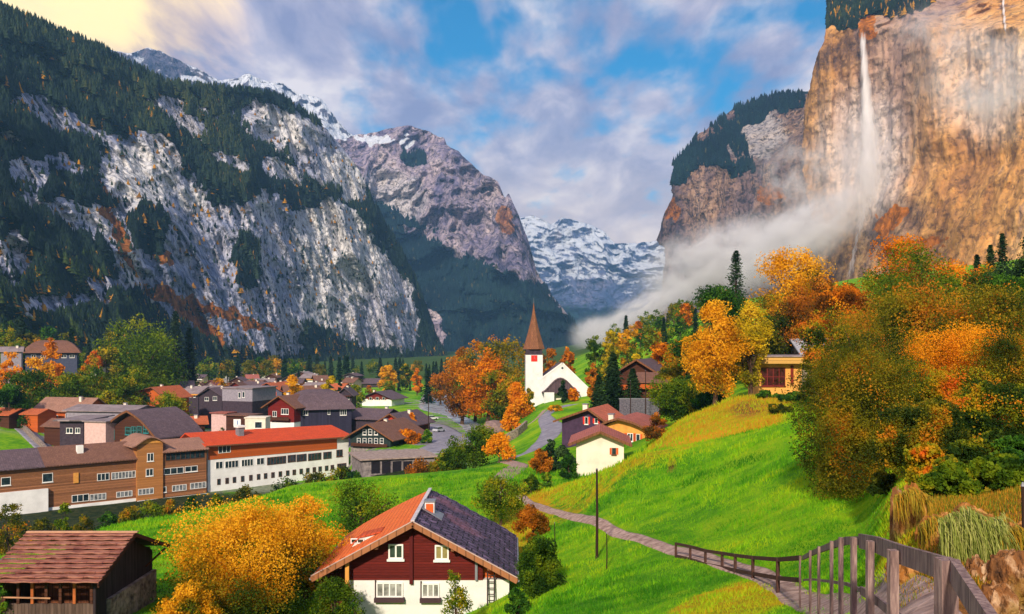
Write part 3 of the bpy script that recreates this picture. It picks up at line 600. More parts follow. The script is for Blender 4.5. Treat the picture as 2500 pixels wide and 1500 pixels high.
LFm('dark', [(0.15, (0.006, 0.020, 0.010)), (0.5, (0.018, 0.050, 0.018)), (0.85, (0.05, 0.10, 0.025))], 0.2)
LFm('spruce', [(0.15, (0.010, 0.024, 0.018)), (0.5, (0.022, 0.050, 0.030)), (0.85, (0.06, 0.09, 0.04))], 0.15)
LFm('lemon', [(0.12, (0.12, 0.14, 0.006)), (0.42, (0.42, 0.32, 0.008)), (0.68, (0.70, 0.48, 0.010)), (0.92, (0.88, 0.62, 0.03))])
LFm('mixed', [(0.10, (0.02, 0.05, 0.006)), (0.30, (0.10, 0.14, 0.006)), (0.46, (0.26, 0.26, 0.008)), (0.62, (0.52, 0.30, 0.008)), (0.80, (0.64, 0.22, 0.008)), (0.97, (0.70, 0.14, 0.01))])
BARK = M_rough('bark', S(96, 74, 58), S(44, 34, 30), 5, 0.6, 0.05, stretch=(1, 1, 0.25))
def trunk_mb(h, z0, w, ctr, rs, r0=None, limbs=7, bare=False):
    m = MB(); r0 = r0 or max(0.06, min(w * 0.024, h * .022)); lean = rs.uniform(-0.03, 0.03, 2) * h
    top = z0 + (h - z0) * 0.62
    pts = [(lean[0] * q + math.sin(q * 5) * w * 0.015, lean[1] * q, top * q - 0.3 * (q == 0)) for q in (0, 0.15, 0.4, 0.7, 1)]
    m.tube(pts, [r0 * 1.5, r0 * 1.05, r0 * 0.85, r0 * 0.6, r0 * 0.25], 7)
    idx = rs.permutation(len(ctr))[:limbs]
    for i in idx:
        c = ctr[i]; q = min(0.85, max(0.28, c[2] / h * 0.62)); s = Vector((lean[0] * q, lean[1] * q, top * q)); e = Vector(c) * (1.0 if not bare else 1.0)
        mid = (s + e) / 2 + Vector((0, 0, (e - s).length * 0.12)); m.tube([s, mid, e], [r0 * 0.5, r0 * 0.3, r0 * 0.1], 5)
        if bare:
            for _ in range(3):
                e2 = e + Vector(rs.normal(size=3)) * w * 0.10; m.tube([mid, (mid + e2) / 2 + Vector((0, 0, .1)), e2], [r0 * 0.22, r0 * 0.15, r0 * 0.06], 4)
    return m
def conifer_cards(w, h, n, leaf, rs, z0=0.08, layers=14):
    q = rs.uniform(0, 1, n) ** 1.25; lay = np.floor(q * layers) / layers; fr = q * layers - np.floor(q * layers)
    env = (1 - lay * 0.97) ** 0.78 * (1.0 - 0.55 * fr)
    th = rs.uniform(0, 2 * np.pi, n); arm = 0.72 + 0.28 * np.cos(th * 7 + lay * 40)
    r = w / 2 * env * arm * rs.uniform(0.15, 1, n) ** 0.6
    z = h * (z0 + (1 - z0) * q) - r * 0.28
    P = np.stack([r * np.cos(th), r * np.sin(th), np.maximum(z, 0.05)], -1)
    return P
def at_ground(u, Y): return G(u, Y)
TREES = []
def tree(name, label, cat, u, Y, vtop, wpx, pal, shape='round', n=None, group=None, z0=0.22, grad=0.2, base=0.5, spread=0.6, seed=None, gap=0.35, k=26, vbase=None, bare=False, leaf=None):
    x, y, z = G(u, Y)
    if vbase is not None: z = min(z, -(vbase - HV) / F * Y)
    h = max(0.8, -(vtop - HV) / F * Y - z); wd = wpx / F * Y * (1.1 if shape != 'conifer' else 1.5)
    if shape == 'conifer': wd = max(wd, h * .5)
    if shape == 'flame': wd *= 1.3
    if Y > 95: z0 = min(z0, 0.04); wd *= 1.08
    seed = seed if seed is not None else len(TREES) * 7 + 13
    rs = np.random.default_rng(seed); px = 2.44 * Y / F
    lf = leaf or max(0.11, px * (2.0 if pal != 'dark' else 2.3))
    if cat == 'tree' and Y < 62 and leaf is None and n and n > 15000: lf = .085; n = int(n * 1.45)
    if n is None:
        hp = h / Y * F; n = int(min(60000, max(700, wpx * hp / 5.95 / 1.25 * (0.8 if Y > 200 else 1.35))))
    n = int(n * 1.6); r = empty(name, (x, y, z), 0, label, cat, group)
    if shape == 'conifer':
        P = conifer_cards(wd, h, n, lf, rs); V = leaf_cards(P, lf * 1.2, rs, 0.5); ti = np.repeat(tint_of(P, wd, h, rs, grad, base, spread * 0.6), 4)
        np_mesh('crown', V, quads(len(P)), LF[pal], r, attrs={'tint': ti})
        MB().tube([(0, 0, -0.3), (0, 0, h * 0.5), (0, 0, h * 0.97)], [max(0.08, wd * 0.04), wd * 0.025, 0.02], 6).build('trunk', BARK, r)
    else:
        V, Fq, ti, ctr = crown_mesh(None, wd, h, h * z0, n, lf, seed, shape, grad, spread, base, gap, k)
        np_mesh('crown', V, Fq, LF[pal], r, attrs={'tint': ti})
        trunk_mb(h, h * z0, wd, ctr, rs, limbs=9 if Y < 160 else 4, bare=bare).build('trunk', BARK, r)
    TREES.append(r); return r
def bush(name, label, cat, u, Y, vtop, wpx, pal, **kw):
    kw.setdefault('z0', 0.02); kw.setdefault('shape', 'dome'); return tree(name, label, cat, u, Y, vtop, wpx, pal, **kw)

# ---- foreground
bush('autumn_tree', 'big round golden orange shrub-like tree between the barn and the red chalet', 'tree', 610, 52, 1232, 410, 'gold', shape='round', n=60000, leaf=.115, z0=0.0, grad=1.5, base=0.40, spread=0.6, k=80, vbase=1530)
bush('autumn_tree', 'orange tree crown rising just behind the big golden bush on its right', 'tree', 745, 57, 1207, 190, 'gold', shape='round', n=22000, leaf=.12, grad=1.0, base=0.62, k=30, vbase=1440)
bush('bush', 'small golden bush at the lower left foot of the big golden tree', 'bush', 460, 46, 1425, 170, 'gold', n=9000, grad=0.4, vbase=1540)
tree('apple_tree', 'loose olive green tree with dark branches left of the red chalet roof', 'tree', 885, 74, 1178, 165, 'moss', n=5200, z0=0.25, bare=True, base=0.45, vbase=1320)
bush('bush', 'dark green undergrowth below the left eave of the red chalet', 'bush', 815, 50, 1408, 150, 'moss', n=9000, base=0.35, vbase=1540)
tree('fruit_tree', 'thin olive tree with a bare trunk right behind the red chalet roof', 'tree', 1222, 78, 1168, 150, 'moss', n=4800, z0=0.22, bare=True, base=0.52)
bush('bush', 'rusty brown bush between the path and the chalet roof', 'bush', 1300, 66, 1232, 95, 'rust', n=6000, base=0.45, spread=.4)
bush('bush', 'round dark green bush standing right of the red chalet', 'bush', 1318, 46, 1300, 118, 'moss', shape='round', n=13000, base=0.30, spread=0.5, k=34, vbase=1480)
bush('bush', 'low bright green plants under the round bush beside the chalet wall', 'bush', 1262, 43, 1430, 70, 'green', n=4500, base=0.5, vbase=1540)
tree('young_tree', 'small yellow green tree in front of the white chalet wall', 'tree', 1110, 46.5, 1392, 78, 'moss', n=2200, z0=0.3, base=0.68, gap=0.15, k=16, bare=True, vbase=1560)
tree('young_tree', 'tiny sapling at the left corner of the white chalet wall', 'tree', 872, 46, 1462, 46, 'green', n=420, z0=0.35, base=0.5, gap=0.1, k=8, bare=True, vbase=1560)
bush('bush', 'leafy bush at the left picture edge beside the timber barn', 'bush', 5, 45, 1395, 60, 'green', n=3500, vbase=1520)

# ---- right hand slope, near to far
R_ = [
 ('broadleaf_tree','huge olive brown tree overhanging the right end of the meadow',2105,42,800,340,'olive','round',48000,dict(base=0.42,spread=0.8,k=70,z0=0.04,vbase=1275)),
 ('broadleaf_tree','yellow green tree with orange tips directly above the mossy rocks',2262,31,985,230,'olive','round',24000,dict(base=0.46,spread=0.9,k=44,z0=0.05)),
 ('broadleaf_tree','broad bright orange crowned tree at the right of the picture',2345,50,790,330,'orange','round',34000,dict(base=0.55,grad=0.5,spread=0.7,k=50,z0=0.1)),
 ('broadleaf_tree','dark green tree with rust red twigs at the right picture edge',2425,34,940,240,'mixed','round',22000,dict(base=0.30,spread=0.9,k=44,z0=0.05)),
 ('broadleaf_tree','wide yellow green tree behind the orange crowned one',2225,72,700,340,'olive','round',34000,dict(base=0.62,spread=0.9,k=50,z0=0.05)),
 ('broadleaf_tree','olive and orange tree in the upper right mass of foliage',2430,66,690,290,'olive','round',26000,dict(base=0.55,spread=0.9,k=46,z0=0.05)),
 ('broadleaf_tree','orange brown tree between the golden maple and the olive dome',2070,100,690,200,'orange','round',16000,dict(base=0.36,spread=0.8,k=34,z0=0.05)),
 ('broadleaf_tree','round olive green dome shaped tree in front of the orange cliff',2225,108,590,250,'moss','round',26000,dict(base=0.52,spread=0.5,k=44,z0=0.15)),
 ('broadleaf_tree','scarlet orange tree showing above the olive dome',2195,126,562,230,'orange','round',14000,dict(base=0.42,spread=0.5,k=30,z0=0.3)),
 ('broadleaf_tree','orange tree right of the olive dome below the cliff',2335,118,600,150,'orange','round',10000,dict(base=0.52,k=26,z0=0.2)),
 ('broadleaf_tree','dark green broad tree at the upper right picture edge',2500,92,560,170,'dark','round',16000,dict(base=0.5,k=34,z0=0.1)),
 ('broadleaf_tree','olive tree filling the gap below the dark edge tree',2410,100,640,150,'olive','round',12000,dict(base=0.45,k=30,z0=0.1)),
 ('broadleaf_tree','orange red leafed tree low under the broad orange crown',2360,41,905,230,'mixed','round',20000,dict(base=0.50,spread=0.8,k=44,z0=0.03)),
 ('broadleaf_tree','yellow green tree low between the overhanging tree and the right edge',2215,47,880,250,'mixed','round',26000,dict(base=0.42,spread=0.8,k=44,z0=0.03)),
 ('broadleaf_tree','dark olive tree behind the right edge tree',2480,46,800,260,'olive','round',22000,dict(base=0.45,spread=0.8,k=44,z0=0.03)),
 ('broadleaf_tree','golden brown tree just above the overhanging olive tree',2110,60,745,260,'olive','round',22000,dict(base=0.62,spread=0.8,k=44,z0=0.03)),
 ('broadleaf_tree','rust and green tree at the right of the golden maple foot',2040,88,740,200,'mixed','round',16000,dict(base=0.45,spread=0.8,k=34,z0=0.03)),
 ('broadleaf_tree','green tree with orange patches above the broad orange crown',2340,84,690,220,'mixed','round',18000,dict(base=0.36,spread=0.8,k=34,z0=0.03)),
 ('broadleaf_tree','small olive tree hiding the right end of the yellow hut',1995,96,850,110,'olive','round',9000,dict(base=0.5,spread=0.8,k=26,z0=0.03)),
 ('broadleaf_tree','dark green tree below the spruces at the cliff foot',2470,70,640,200,'green','round',14000,dict(base=0.35,spread=0.7,k=30,z0=0.03)),
 ('maple_tree','tall golden maple with a domed crown behind the yellow hut',1950,152,588,215,'gold','round',26000,dict(base=0.55,spread=0.6,k=44,z0=0.25,gap=0.22)),
 ('broadleaf_tree','rusty brown tree under the golden maple',1995,143,668,190,'rust','round',18000,dict(base=0.46,spread=0.8,k=34,z0=0.05)),
 ('broadleaf_tree','dark olive tree just left above the roof of the yellow hut',1905,146,760,150,'olive','round',12000,dict(base=0.28,spread=0.5,k=28,z0=0.05)),
 ('broadleaf_tree','dark green tree behind the pair of yellow trees',1765,172,685,165,'green','round',15000,dict(base=0.30,spread=0.5,k=30,z0=0.05)),
 ('birch_tree','taller golden yellow tree left of the yellow hut',1745,121,716,130,'gold','flame',17000,dict(base=0.66,spread=0.5,k=36,z0=0.06)),
 ('birch_tree','yellow green tree leaning against the golden one beside the hut',1832,124,722,108,'lemon','flame',12000,dict(base=0.50,spread=0.6,k=30,z0=0.06)),
 ('broadleaf_tree','dark green tree left of the golden yellow tree',1690,158,770,95,'green','round',8000,dict(base=0.3,k=24,z0=0.05)),
 ('broadleaf_tree','orange tree on the slope left of the dark green tree',1618,190,830,80,'orange','round',5200,dict(base=0.5,k=22,z0=0.1)),
 ('broadleaf_tree','brown orange tree standing right of the slope orange tree',1658,176,818,85,'mixed','round',6200,dict(base=0.45,k=22,z0=0.1)),
 ('broadleaf_tree','olive tree below the brown orange one behind the dark chalet',1640,168,870,90,'olive','round',6000,dict(base=0.45,k=22,z0=0.1)),
 ('broadleaf_tree','yellow tree on the slope above the dark timber chalet',1550,215,858,60,'lemon','round',2800,dict(base=0.45,k=18,z0=0.1)),
]
for nm, lb, u, Y, vt, wp, pal, sh, n, kw in R_: tree(nm, lb, 'tree', u, Y, vt, wp, pal, sh, n, **kw)
tree('spruce_tree', 'single small spruce top poking out above the dark green tree', 'spruce', 1797, 186, 612, 78, 'dark', 'conifer', 3500)
for u, vt, wp, lb in ((2385, 622, 56, 'lowest of the three little spruces under the orange cliff'), (2418, 598, 60, 'middle one of the three little spruces under the orange cliff'), (2447, 570, 66, 'tallest of the three little spruces under the orange cliff')):
    tree('spruce_tree', lb, 'spruce', u, 150, vt, wp, 'dark', 'conifer', 2600, group='spruces under the cliff')
bush('bush', 'bright green bush below the window of the yellow hut', 'bush', 1872, 112, 955, 62, 'green', n=4200, base=0.6)
bush('bush', 'dark green bush right of the bright one below the yellow hut', 'bush', 1935, 106, 960, 85, 'green', n=6000, base=0.3)
bush('bush', 'olive bush trailing down to the dry hedge under the hut', 'bush', 1900, 96, 1000, 90, 'olive', n=5000, base=0.35)
bush('bush', 'large yellow green bush left of the golden tree on the knoll', 'bush', 1652, 138, 918, 120, 'moss', shape='round', n=9000, base=0.5)
bush('bush', 'dark green bush in the shade right under the golden tree', 'bush', 1735, 132, 945, 90, 'green', n=5000, base=0.25)
bush('bush', 'brown bush at the lower left end of the knoll', 'bush', 1602, 118, 1005, 60, 'rust', n=2600, base=0.35)
bush('bush', 'dark undergrowth beneath the huge overhanging tree', 'bush', 2165, 33, 1180, 110, 'olive', n=9000, base=0.25)
bush('bush', 'green weeds at the foot of the right edge tree', 'bush', 2440, 22, 1130, 200, 'moss', n=12000, base=0.35)
bush('bush', 'dark green shrub with red twigs low at the right edge', 'bush', 2400, 27, 1050, 190, 'mixed', n=13000, base=0.3)
bush('bush', 'dark shrub in the lower right corner of the foliage mass', 'bush', 2490, 26, 1060, 150, 'green', n=9000, base=0.3)
bush('bush', 'olive and orange shrub right above the rock pillar', 'bush', 2270, 24, 1090, 150, 'mixed', n=11000, base=0.45)
bush('bush', 'yellow green weeds growing on top of the mossy rock', 'bush', 2330, 22, 1185, 150, 'moss', n=9000, base=0.5)

# ---- around the church and the middle
C_ = [
 ('dense_tree','orange brown tree at the left end of the church grove',1128,300,838,101,'rust','flame',5200,dict(base=0.5,grad=0.3)),
 ('dense_tree','tall olive orange tree in the back of the church grove',1160,320,822,124,'olive','round',5200,dict(base=0.66)),
 ('dense_tree','bright orange tree in the middle of the church grove',1190,292,848,117,'orange','flame',6000,dict(base=0.52)),
 ('dense_tree','olive topped orange tree beside the church tower',1240,306,816,140,'olive','round',7000,dict(base=0.72)),
 ('dense_tree','dark lower tree between the grove and the tower',1225,285,900,91,'mixed','round',4200,dict(base=0.42)),
 ('small_tree','light orange tree left of the tower foot',1262,255,930,58,'orange','flame',3600,dict(base=0.72,z0=0.02)),
 ('small_tree','vivid orange pointed tree on the bank below the church',1248,225,985,46,'orange','flame',2600,dict(base=0.75,z0=0.02)),
 ('small_tree','pale pinkish orange tree at the end of the gravel road',1218,142,1052,66,'orange','flame',3400,dict(base=0.88,z0=0.05,gap=0.12)),
 ('loose_tree','olive green loose tree right of the flat garage',1155,150,1040,120,'moss','round',7000,dict(base=0.42,z0=0.05)),
 ('loose_tree','olive bush tree between the garage and the loose tree',1100,158,1090,80,'moss','round',3600,dict(base=0.4,z0=0.05)),
 ('cypress','narrow dark cypress in front of the church porch',1374,258,925,20,'dark','flame',1800,dict(base=0.35,z0=0.02)),
 ('small_tree','small orange tree in front of the right church wall',1398,262,950,30,'orange','round',1400,dict(base=0.6,z0=0.05)),
 ('bush','yellow green bush left of the church porch',1292,262,945,30,'lemon','dome',1500,dict(base=0.35,z0=0.02)),
 ('brown_tree','slanting rust brown tree at the right end of the church',1447,240,880,38,'rust','flame',2400,dict(base=0.7,z0=0.1)),
 ('fir_tree','dark green fir right of the church',1497,168,862,78,'dark','conifer',9000,dict(base=0.5)),
 ('fir_tree','lower dark green fir beside the timber chalet',1545,166,900,66,'dark','conifer',6000,dict(base=0.55)),
 ('fir_tree','short dark green fir at the left of the fir group',1462,172,915,60,'dark','conifer',5000,dict(base=0.6)),
 ('back_tree','rust coloured tree behind the left end of the nave',1322,330,858,34,'rust','round',1500,dict(base=0.5)),
 ('back_tree','orange brown tree behind the church ridge',1350,335,846,46,'rust','round',2200,dict(base=0.6)),
 ('back_tree','orange tree behind the right slope of the church roof',1386,330,842,36,'orange','round',1800,dict(base=0.5)),
 ('back_tree','grey green tree on the meadow right above the church',1452,300,812,50,'moss','round',2600,dict(base=0.25)),
 ('back_tree','yellow tree on the meadow edge at the foot of the mist',1493,310,798,44,'lemon','round',2200,dict(base=0.5)),
 ('back_tree','golden tree at the meadow edge right of the yellow one',1532,320,788,52,'gold','round',2600,dict(base=0.5)),
 ('back_tree','yellow green tree low on the meadow behind the church',1480,285,860,40,'lemon','round',1800,dict(base=0.25)),
 ('bush','yellow brown bush on the bank in front of the porch',1356,232,990,40,'gold','dome',1300,dict(base=0.5,z0=0.02)),
 ('bush','dark green bush left of the white chalet wall',1375,122,1085,50,'dark','dome',3000,dict(base=0.6,z0=0.02)),
 ('bush','pointed green bush in front of the chalet stone wall',1388,108,1108,42,'green','flame',2600,dict(base=0.3,z0=0.02)),
 ('bush','round rusty bush beside the road bend',1322,118,1098,62,'rust','dome',4200,dict(base=0.55,z0=0.02)),
 ('bush','dark small fir at the left corner of the two chalets',1345,128,1068,34,'dark','flame',1600,dict(base=0.5,z0=0.02)),
 ('bush','bright green shrub by the path under the chalets',1335,92,1150,34,'green','dome',1400,dict(base=0.75,z0=0.02)),
 ('bush','olive shrub left of the bright green shrub by the path',1296,90,1158,50,'moss','dome',2200,dict(base=0.4,z0=0.02)),
 ('garden_tree','slim orange tree beside the asphalt bend',1004,262,1002,22,'orange','flame',1400,dict(base=0.7,z0=0.02)),
 ('hedge','trimmed orange hedge beside the asphalt bend',990,228,1050,80,'orange','dome',3600,dict(base=0.5,z0=0.0)),
 ('hedge','green hedge end at the asphalt bend',1044,226,1048,26,'green','dome',1400,dict(base=0.7,z0=0.0)),
 ('hedge','brown hedge strip right of the flat garage',1030,178,1125,90,'rust','dome',2800,dict(base=0.3,z0=0.0)),
 ('poplar','orange yellow pointed poplar in the village centre',715,300,905,52,'gold','flame',4200,dict(base=0.60,z0=0.03)),
 ('poplar','pointed yellow poplar beside a dark cypress',807,330,898,40,'lemon','flame',3200,dict(base=0.45,z0=0.03)),
 ('cypress','dark cypress right beside the yellow poplar',831,332,915,20,'dark','flame',1500,dict(base=0.4,z0=0.02)),
 ('village_tree','round orange tree in the back of the village street',538,420,915,44,'gold','round',1800,dict(base=0.65,z0=0.03)),
 ('village_tree','green and orange round tree beside the orange chalet',410,262,952,92,'moss','round',6000,dict(base=0.45,z0=0.02,grad=0.6)),
 ('village_tree','green round tree behind the pointed poplar',748,308,945,36,'moss','round',1500,dict(base=0.4,z0=0.02)),
 ('village_tree','small green tree in the back of the village by the green hedge',470,400,935,40,'moss','round',1400,dict(base=0.4,z0=0.02)),
 ('meadow_tree','bright orange round tree at the far end of the green field',948,560,892,46,'gold','round',2400,dict(base=0.6,z0=0.05)),
 ('meadow_tree','slim orange tree right of the far orange tree',1018,540,895,24,'orange','flame',1200,dict(base=0.6,z0=0.05)),
 ('meadow_tree','dark green tree behind the slim orange one',990,600,886,32,'mixed','round',1300,dict(base=0.35,z0=0.05)),
 ('meadow_tree','brown orange tree left of the church grove',1075,470,905,60,'rust','round',2600,dict(base=0.45,z0=0.03)),
 ('meadow_tree','dark conifer left of the brown orange tree',1045,480,900,24,'dark','conifer',1300,dict(base=0.5)),
 ('meadow_tree','yellow green tree at the left of the green field',868,400,935,44,'moss','round',1800,dict(base=0.72,z0=0.03)),
 ('big_lime_tree','huge round olive green tree standing on the left slope',345,390,768,175,'moss','round',15000,dict(base=0.50,spread=0.35,grad=0.35,k=40,z0=0.06)),
 ('slope_tree','orange tree in front of the round roofed building on the left slope',125,352,815,52,'orange','flame',2600,dict(base=0.6,z0=0.03)),
 ('slope_tree','light orange tree at the left picture edge',18,318,850,66,'orange','dome',3200,dict(base=0.8,z0=0.0)),
 ('slope_tree','wide golden tree below the round roofed building',92,322,862,90,'gold','dome',4200,dict(base=0.72,z0=0.0)),
 ('slope_tree','red orange tree beside the small white house on the slope',228,372,845,44,'mixed','round',2000,dict(base=0.78,z0=0.02)),
 ('slope_tree','yellow tree left of the huge round olive tree',262,376,800,70,'lemon','round',3600,dict(base=0.25,z0=0.02)),
 ('slope_tree','olive tree lowest on the left slope by the orange house',170,292,905,110,'moss','round',6000,dict(base=0.50,z0=0.0)),
 ('slope_tree','yellow green tree in the middle of the left slope wood',235,300,888,110,'moss','round',6000,dict(base=0.66,z0=0.0)),
 ('slope_tree','dark green tree at the left of the slope wood',80,296,900,120,'moss','round',6000,dict(base=0.22,z0=0.0)),
 ('slope_tree','olive tree right of the slope wood near the orange chalet',305,310,905,90,'moss','round',4600,dict(base=0.45,z0=0.0)),
 ('slope_tree','green bushy tree on the bank at the left picture edge',22,262,935,90,'green','dome',5000,dict(base=0.25,z0=0.0)),
 ('slope_tree','bushy yellow green tree low on the slope above the orange house',270,280,935,100,'moss','dome',5000,dict(base=0.62,z0=0.0)),
 ('slope_tree','dark olive tree on the slope just above the tan roofed house',150,284,930,110,'moss','dome',5000,dict(base=0.38,z0=0.0)),
 ('slope_tree','green tree between the huge olive tree and the orange chalet',330,340,890,110,'moss','dome',5000,dict(base=0.3,z0=0.0)),
 ('slope_tree','rusty tree under the round roofed building at its right',205,335,880,70,'mixed','dome',3200,dict(base=0.5,z0=0.0)),
 ('slope_tree','yellowish tree at the far left under the forest',20,420,792,60,'moss','round',3000,dict(base=0.7,z0=0.0)),
 ('slope_conifer','dark conifer behind the huge round olive tree',428,430,760,60,'spruce','conifer',3500,dict()),
 ('slope_conifer','dark conifer right of the first one behind the olive tree',462,440,800,46,'spruce','conifer',2800,dict()),
 ('slope_conifer','dark spruce between the yellow tree and the olive tree',290,440,790,40,'spruce','conifer',2600,dict()),
 ('slope_conifer','dark spruce left above the round roofed building',52,430,770,50,'spruce','conifer',2800,dict()),
]
for nm, lb, u, Y, vt, wp, pal, sh, n, kw in C_:
    ct = 'bush' if nm in ('bush', 'hedge') else 'tree'
    tree('hedge' if nm == 'hedge' else nm, lb, ct if nm != 'hedge' else 'hedge', u, Y, vt, wp, pal, sh, n, **kw)
# riverside shrubs in front of the brown hotel
for i, (u, vt, wp, pal, b, lb) in enumerate(((20,1212,90,'olive',0.45,'tall half bare shrub at the left picture edge before the white basement'),(40,1268,110,'mixed',0.45,'orange tinged shrub right above the barn ridge'),(105,1262,90,'olive',0.3,'dark olive shrub above the barn ridge'),(158,1222,60,'moss',0.55,'yellow green shrub in front of the white basement strip'),(205,1250,70,'olive',0.32,'brown shrub right of the yellow green shrub'),(262,1240,60,'green',0.3,'dark green shrub on the stream bank'),(315,1232,70,'olive',0.4,'olive shrub on the stream bank below the middle of the hotel'),(368,1222,80,'moss',0.5,'yellowish shrub below the hotel centre bay'),(415,1215,60,'olive',0.45,'orange specked shrub below the right hotel wing'),(470,1210,50,'green',0.3,'small green shrub under the hotel corner'),(528,1203,44,'moss',0.45,'last small shrub of the bank by the white hotel'))):
    bush('shrub', lb, 'shrub', u, 128 + (i % 3) * 6, vt, wp, pal, base=b, n=2600, group='shrubs along the stream bank')
for i, (u, Y, vt, wp, pal, b, lb) in enumerate(((600,176,1190,90,'olive',.3,'dark shrub in front of the left part of the white hotel basement'),(700,186,1166,80,'moss',.3,'dark green shrub in front of the middle of the hotel basement'),(770,192,1152,80,'olive',.25,'low dark shrub under the right part of the white hotel'),(835,190,1140,90,'mixed',.25,'dark orange specked shrub between the white hotel and the garage'),(860,182,1150,50,'green',.3,'small green shrub at the left end of the garage'),(1075,176,1120,60,'olive',.4,'olive shrub at the right end of the garage'))):
    bush('shrub', lb, 'shrub', u, Y, vt, wp, pal, base=b, n=2200, group='shrubs along the stream bank')
# ---- band of trees at the back of the village: each one its own thing
rs = np.random.default_rng(5); PROTO = {}
def proto(key, pal, shape, n, base):
    V = None; r = empty('valley_tree', (0, 0, 0)); rr = np.random.default_rng(len(PROTO) + 90)
    if shape == 'conifer':
        P = conifer_cards(10, 19, n, 1.5, rr); V = leaf_cards(P, 1.8, rr, 0.4); ti = np.repeat(tint_of(P, 10, 19, rr, .1, base, .4), 4); np_mesh('crown', V, quads(len(P)), LF[pal], r, attrs={'tint': ti})
    else:
        V, Fq, ti, ctr = crown_mesh(None, 13, 16, 1.2, n, 1.15, len(PROTO) + 5, shape, 0.25, 0.6, base); np_mesh('crown', V, Fq, LF[pal], r, attrs={'tint': ti})
    MB().tube([(0, 0, -1), (0, 0, 8)], [0.4, 0.2], 5).build('trunk', BARK, r); PROTO[key] = [r, False]; return r
proto('sp', 'spruce', 'conifer', 900, 0.45); proto('sp2', 'dark', 'conifer', 900, 0.5); proto('ol', 'olive', 'round', 1100, 0.5); proto('mo', 'moss', 'round', 1100, 0.45); proto('go', 'gold', 'round', 1100, 0.5); proto('or', 'orange', 'flame', 1100, 0.5); proto('gr', 'green', 'round', 1100, 0.3)
DESC = {'sp': ('valley_spruce', 'dark blue green spruce in the tree belt behind the village'), 'sp2': ('valley_spruce', 'deep green fir in the tree belt behind the village'), 'ol': ('valley_tree', 'olive brown tree in the tree belt behind the village'), 'mo': ('valley_tree', 'mossy green tree in the tree belt behind the village'), 'go': ('valley_tree', 'golden tree in the tree belt behind the village'), 'or': ('valley_tree', 'orange tree in the tree belt behind the village'), 'gr': ('valley_tree', 'dark green broadleaf tree in the tree belt behind the village')}
def stand(key, u, Y, s, group='trees in the belt behind the village', lab=None):
    r0, used = PROTO[key]; r = r0 if not used else copy_tree(r0); PROTO[key][1] = True
    x, y, z = G(u, Y); r.location = (x, y, z); r.rotation_euler = (0, 0, rs.uniform(0, 6)); r.scale = (s * rs.uniform(.85, 1.15),) * 2 + (s,)
    nm, lb = DESC[key]; r.name = nm; tag(r, lab or lb, 'tree', group)
keys = ['sp', 'sp2', 'ol', 'mo', 'go', 'sp', 'mo', 'sp2', 'gr', 'sp', 'ol']
for i in range(92):
    u = -20 + i * 12.4 + rs.uniform(-8, 8); Y = rs.uniform(640, 860) + (60 if u > 700 else 0)
    if u < 480: Y = rs.uniform(430, 620)
    stand(keys[int(rs.integers(len(keys)))], u, Y, rs.uniform(0.75, 1.35) * (0.8 if u > 850 else 1))
for i in range(34):
    u = 470 + i * 18.5 + rs.uniform(-8, 8); stand(['or', 'go', 'mo', 'sp', 'mo', 'ol', 'or', 'sp2'][int(rs.integers(8))], u, rs.uniform(520, 640), rs.uniform(0.3, 0.75))
for i in range(46):   # wooded foot of the right slope under the mist
    u = rs.uniform(1500, 1780); v0 = np.interp(u, [1500, 1780], [330, 420]); stand(['sp2', 'ol', 'ol', 'go', 'mo', 'gr', 'or', 'mo'][int(rs.integers(8))], u, rs.uniform(300, 520), rs.uniform(0.4, 0.8), 'trees on the slope under the mist', {True: None}.get(False) )
for i in range(26):   # garden trees between the houses of the village
    u = rs.uniform(440, 860); stand(['ol', 'mo', 'go', 'gr', 'or', 'mo'][i % 6], u, rs.uniform(290, 480), rs.uniform(0.28, 0.5), 'garden trees between the village houses', DESC[['ol', 'mo', 'go', 'gr', 'or', 'mo'][i % 6]][1].replace('in the tree belt behind the village', 'in a garden between the village houses'))
for o in list(bpy.data.objects):
    if o.get('group') == 'trees on the slope under the mist': o['label'] = o['label'].replace('in the tree belt behind the village', 'on the wooded slope under the mist')

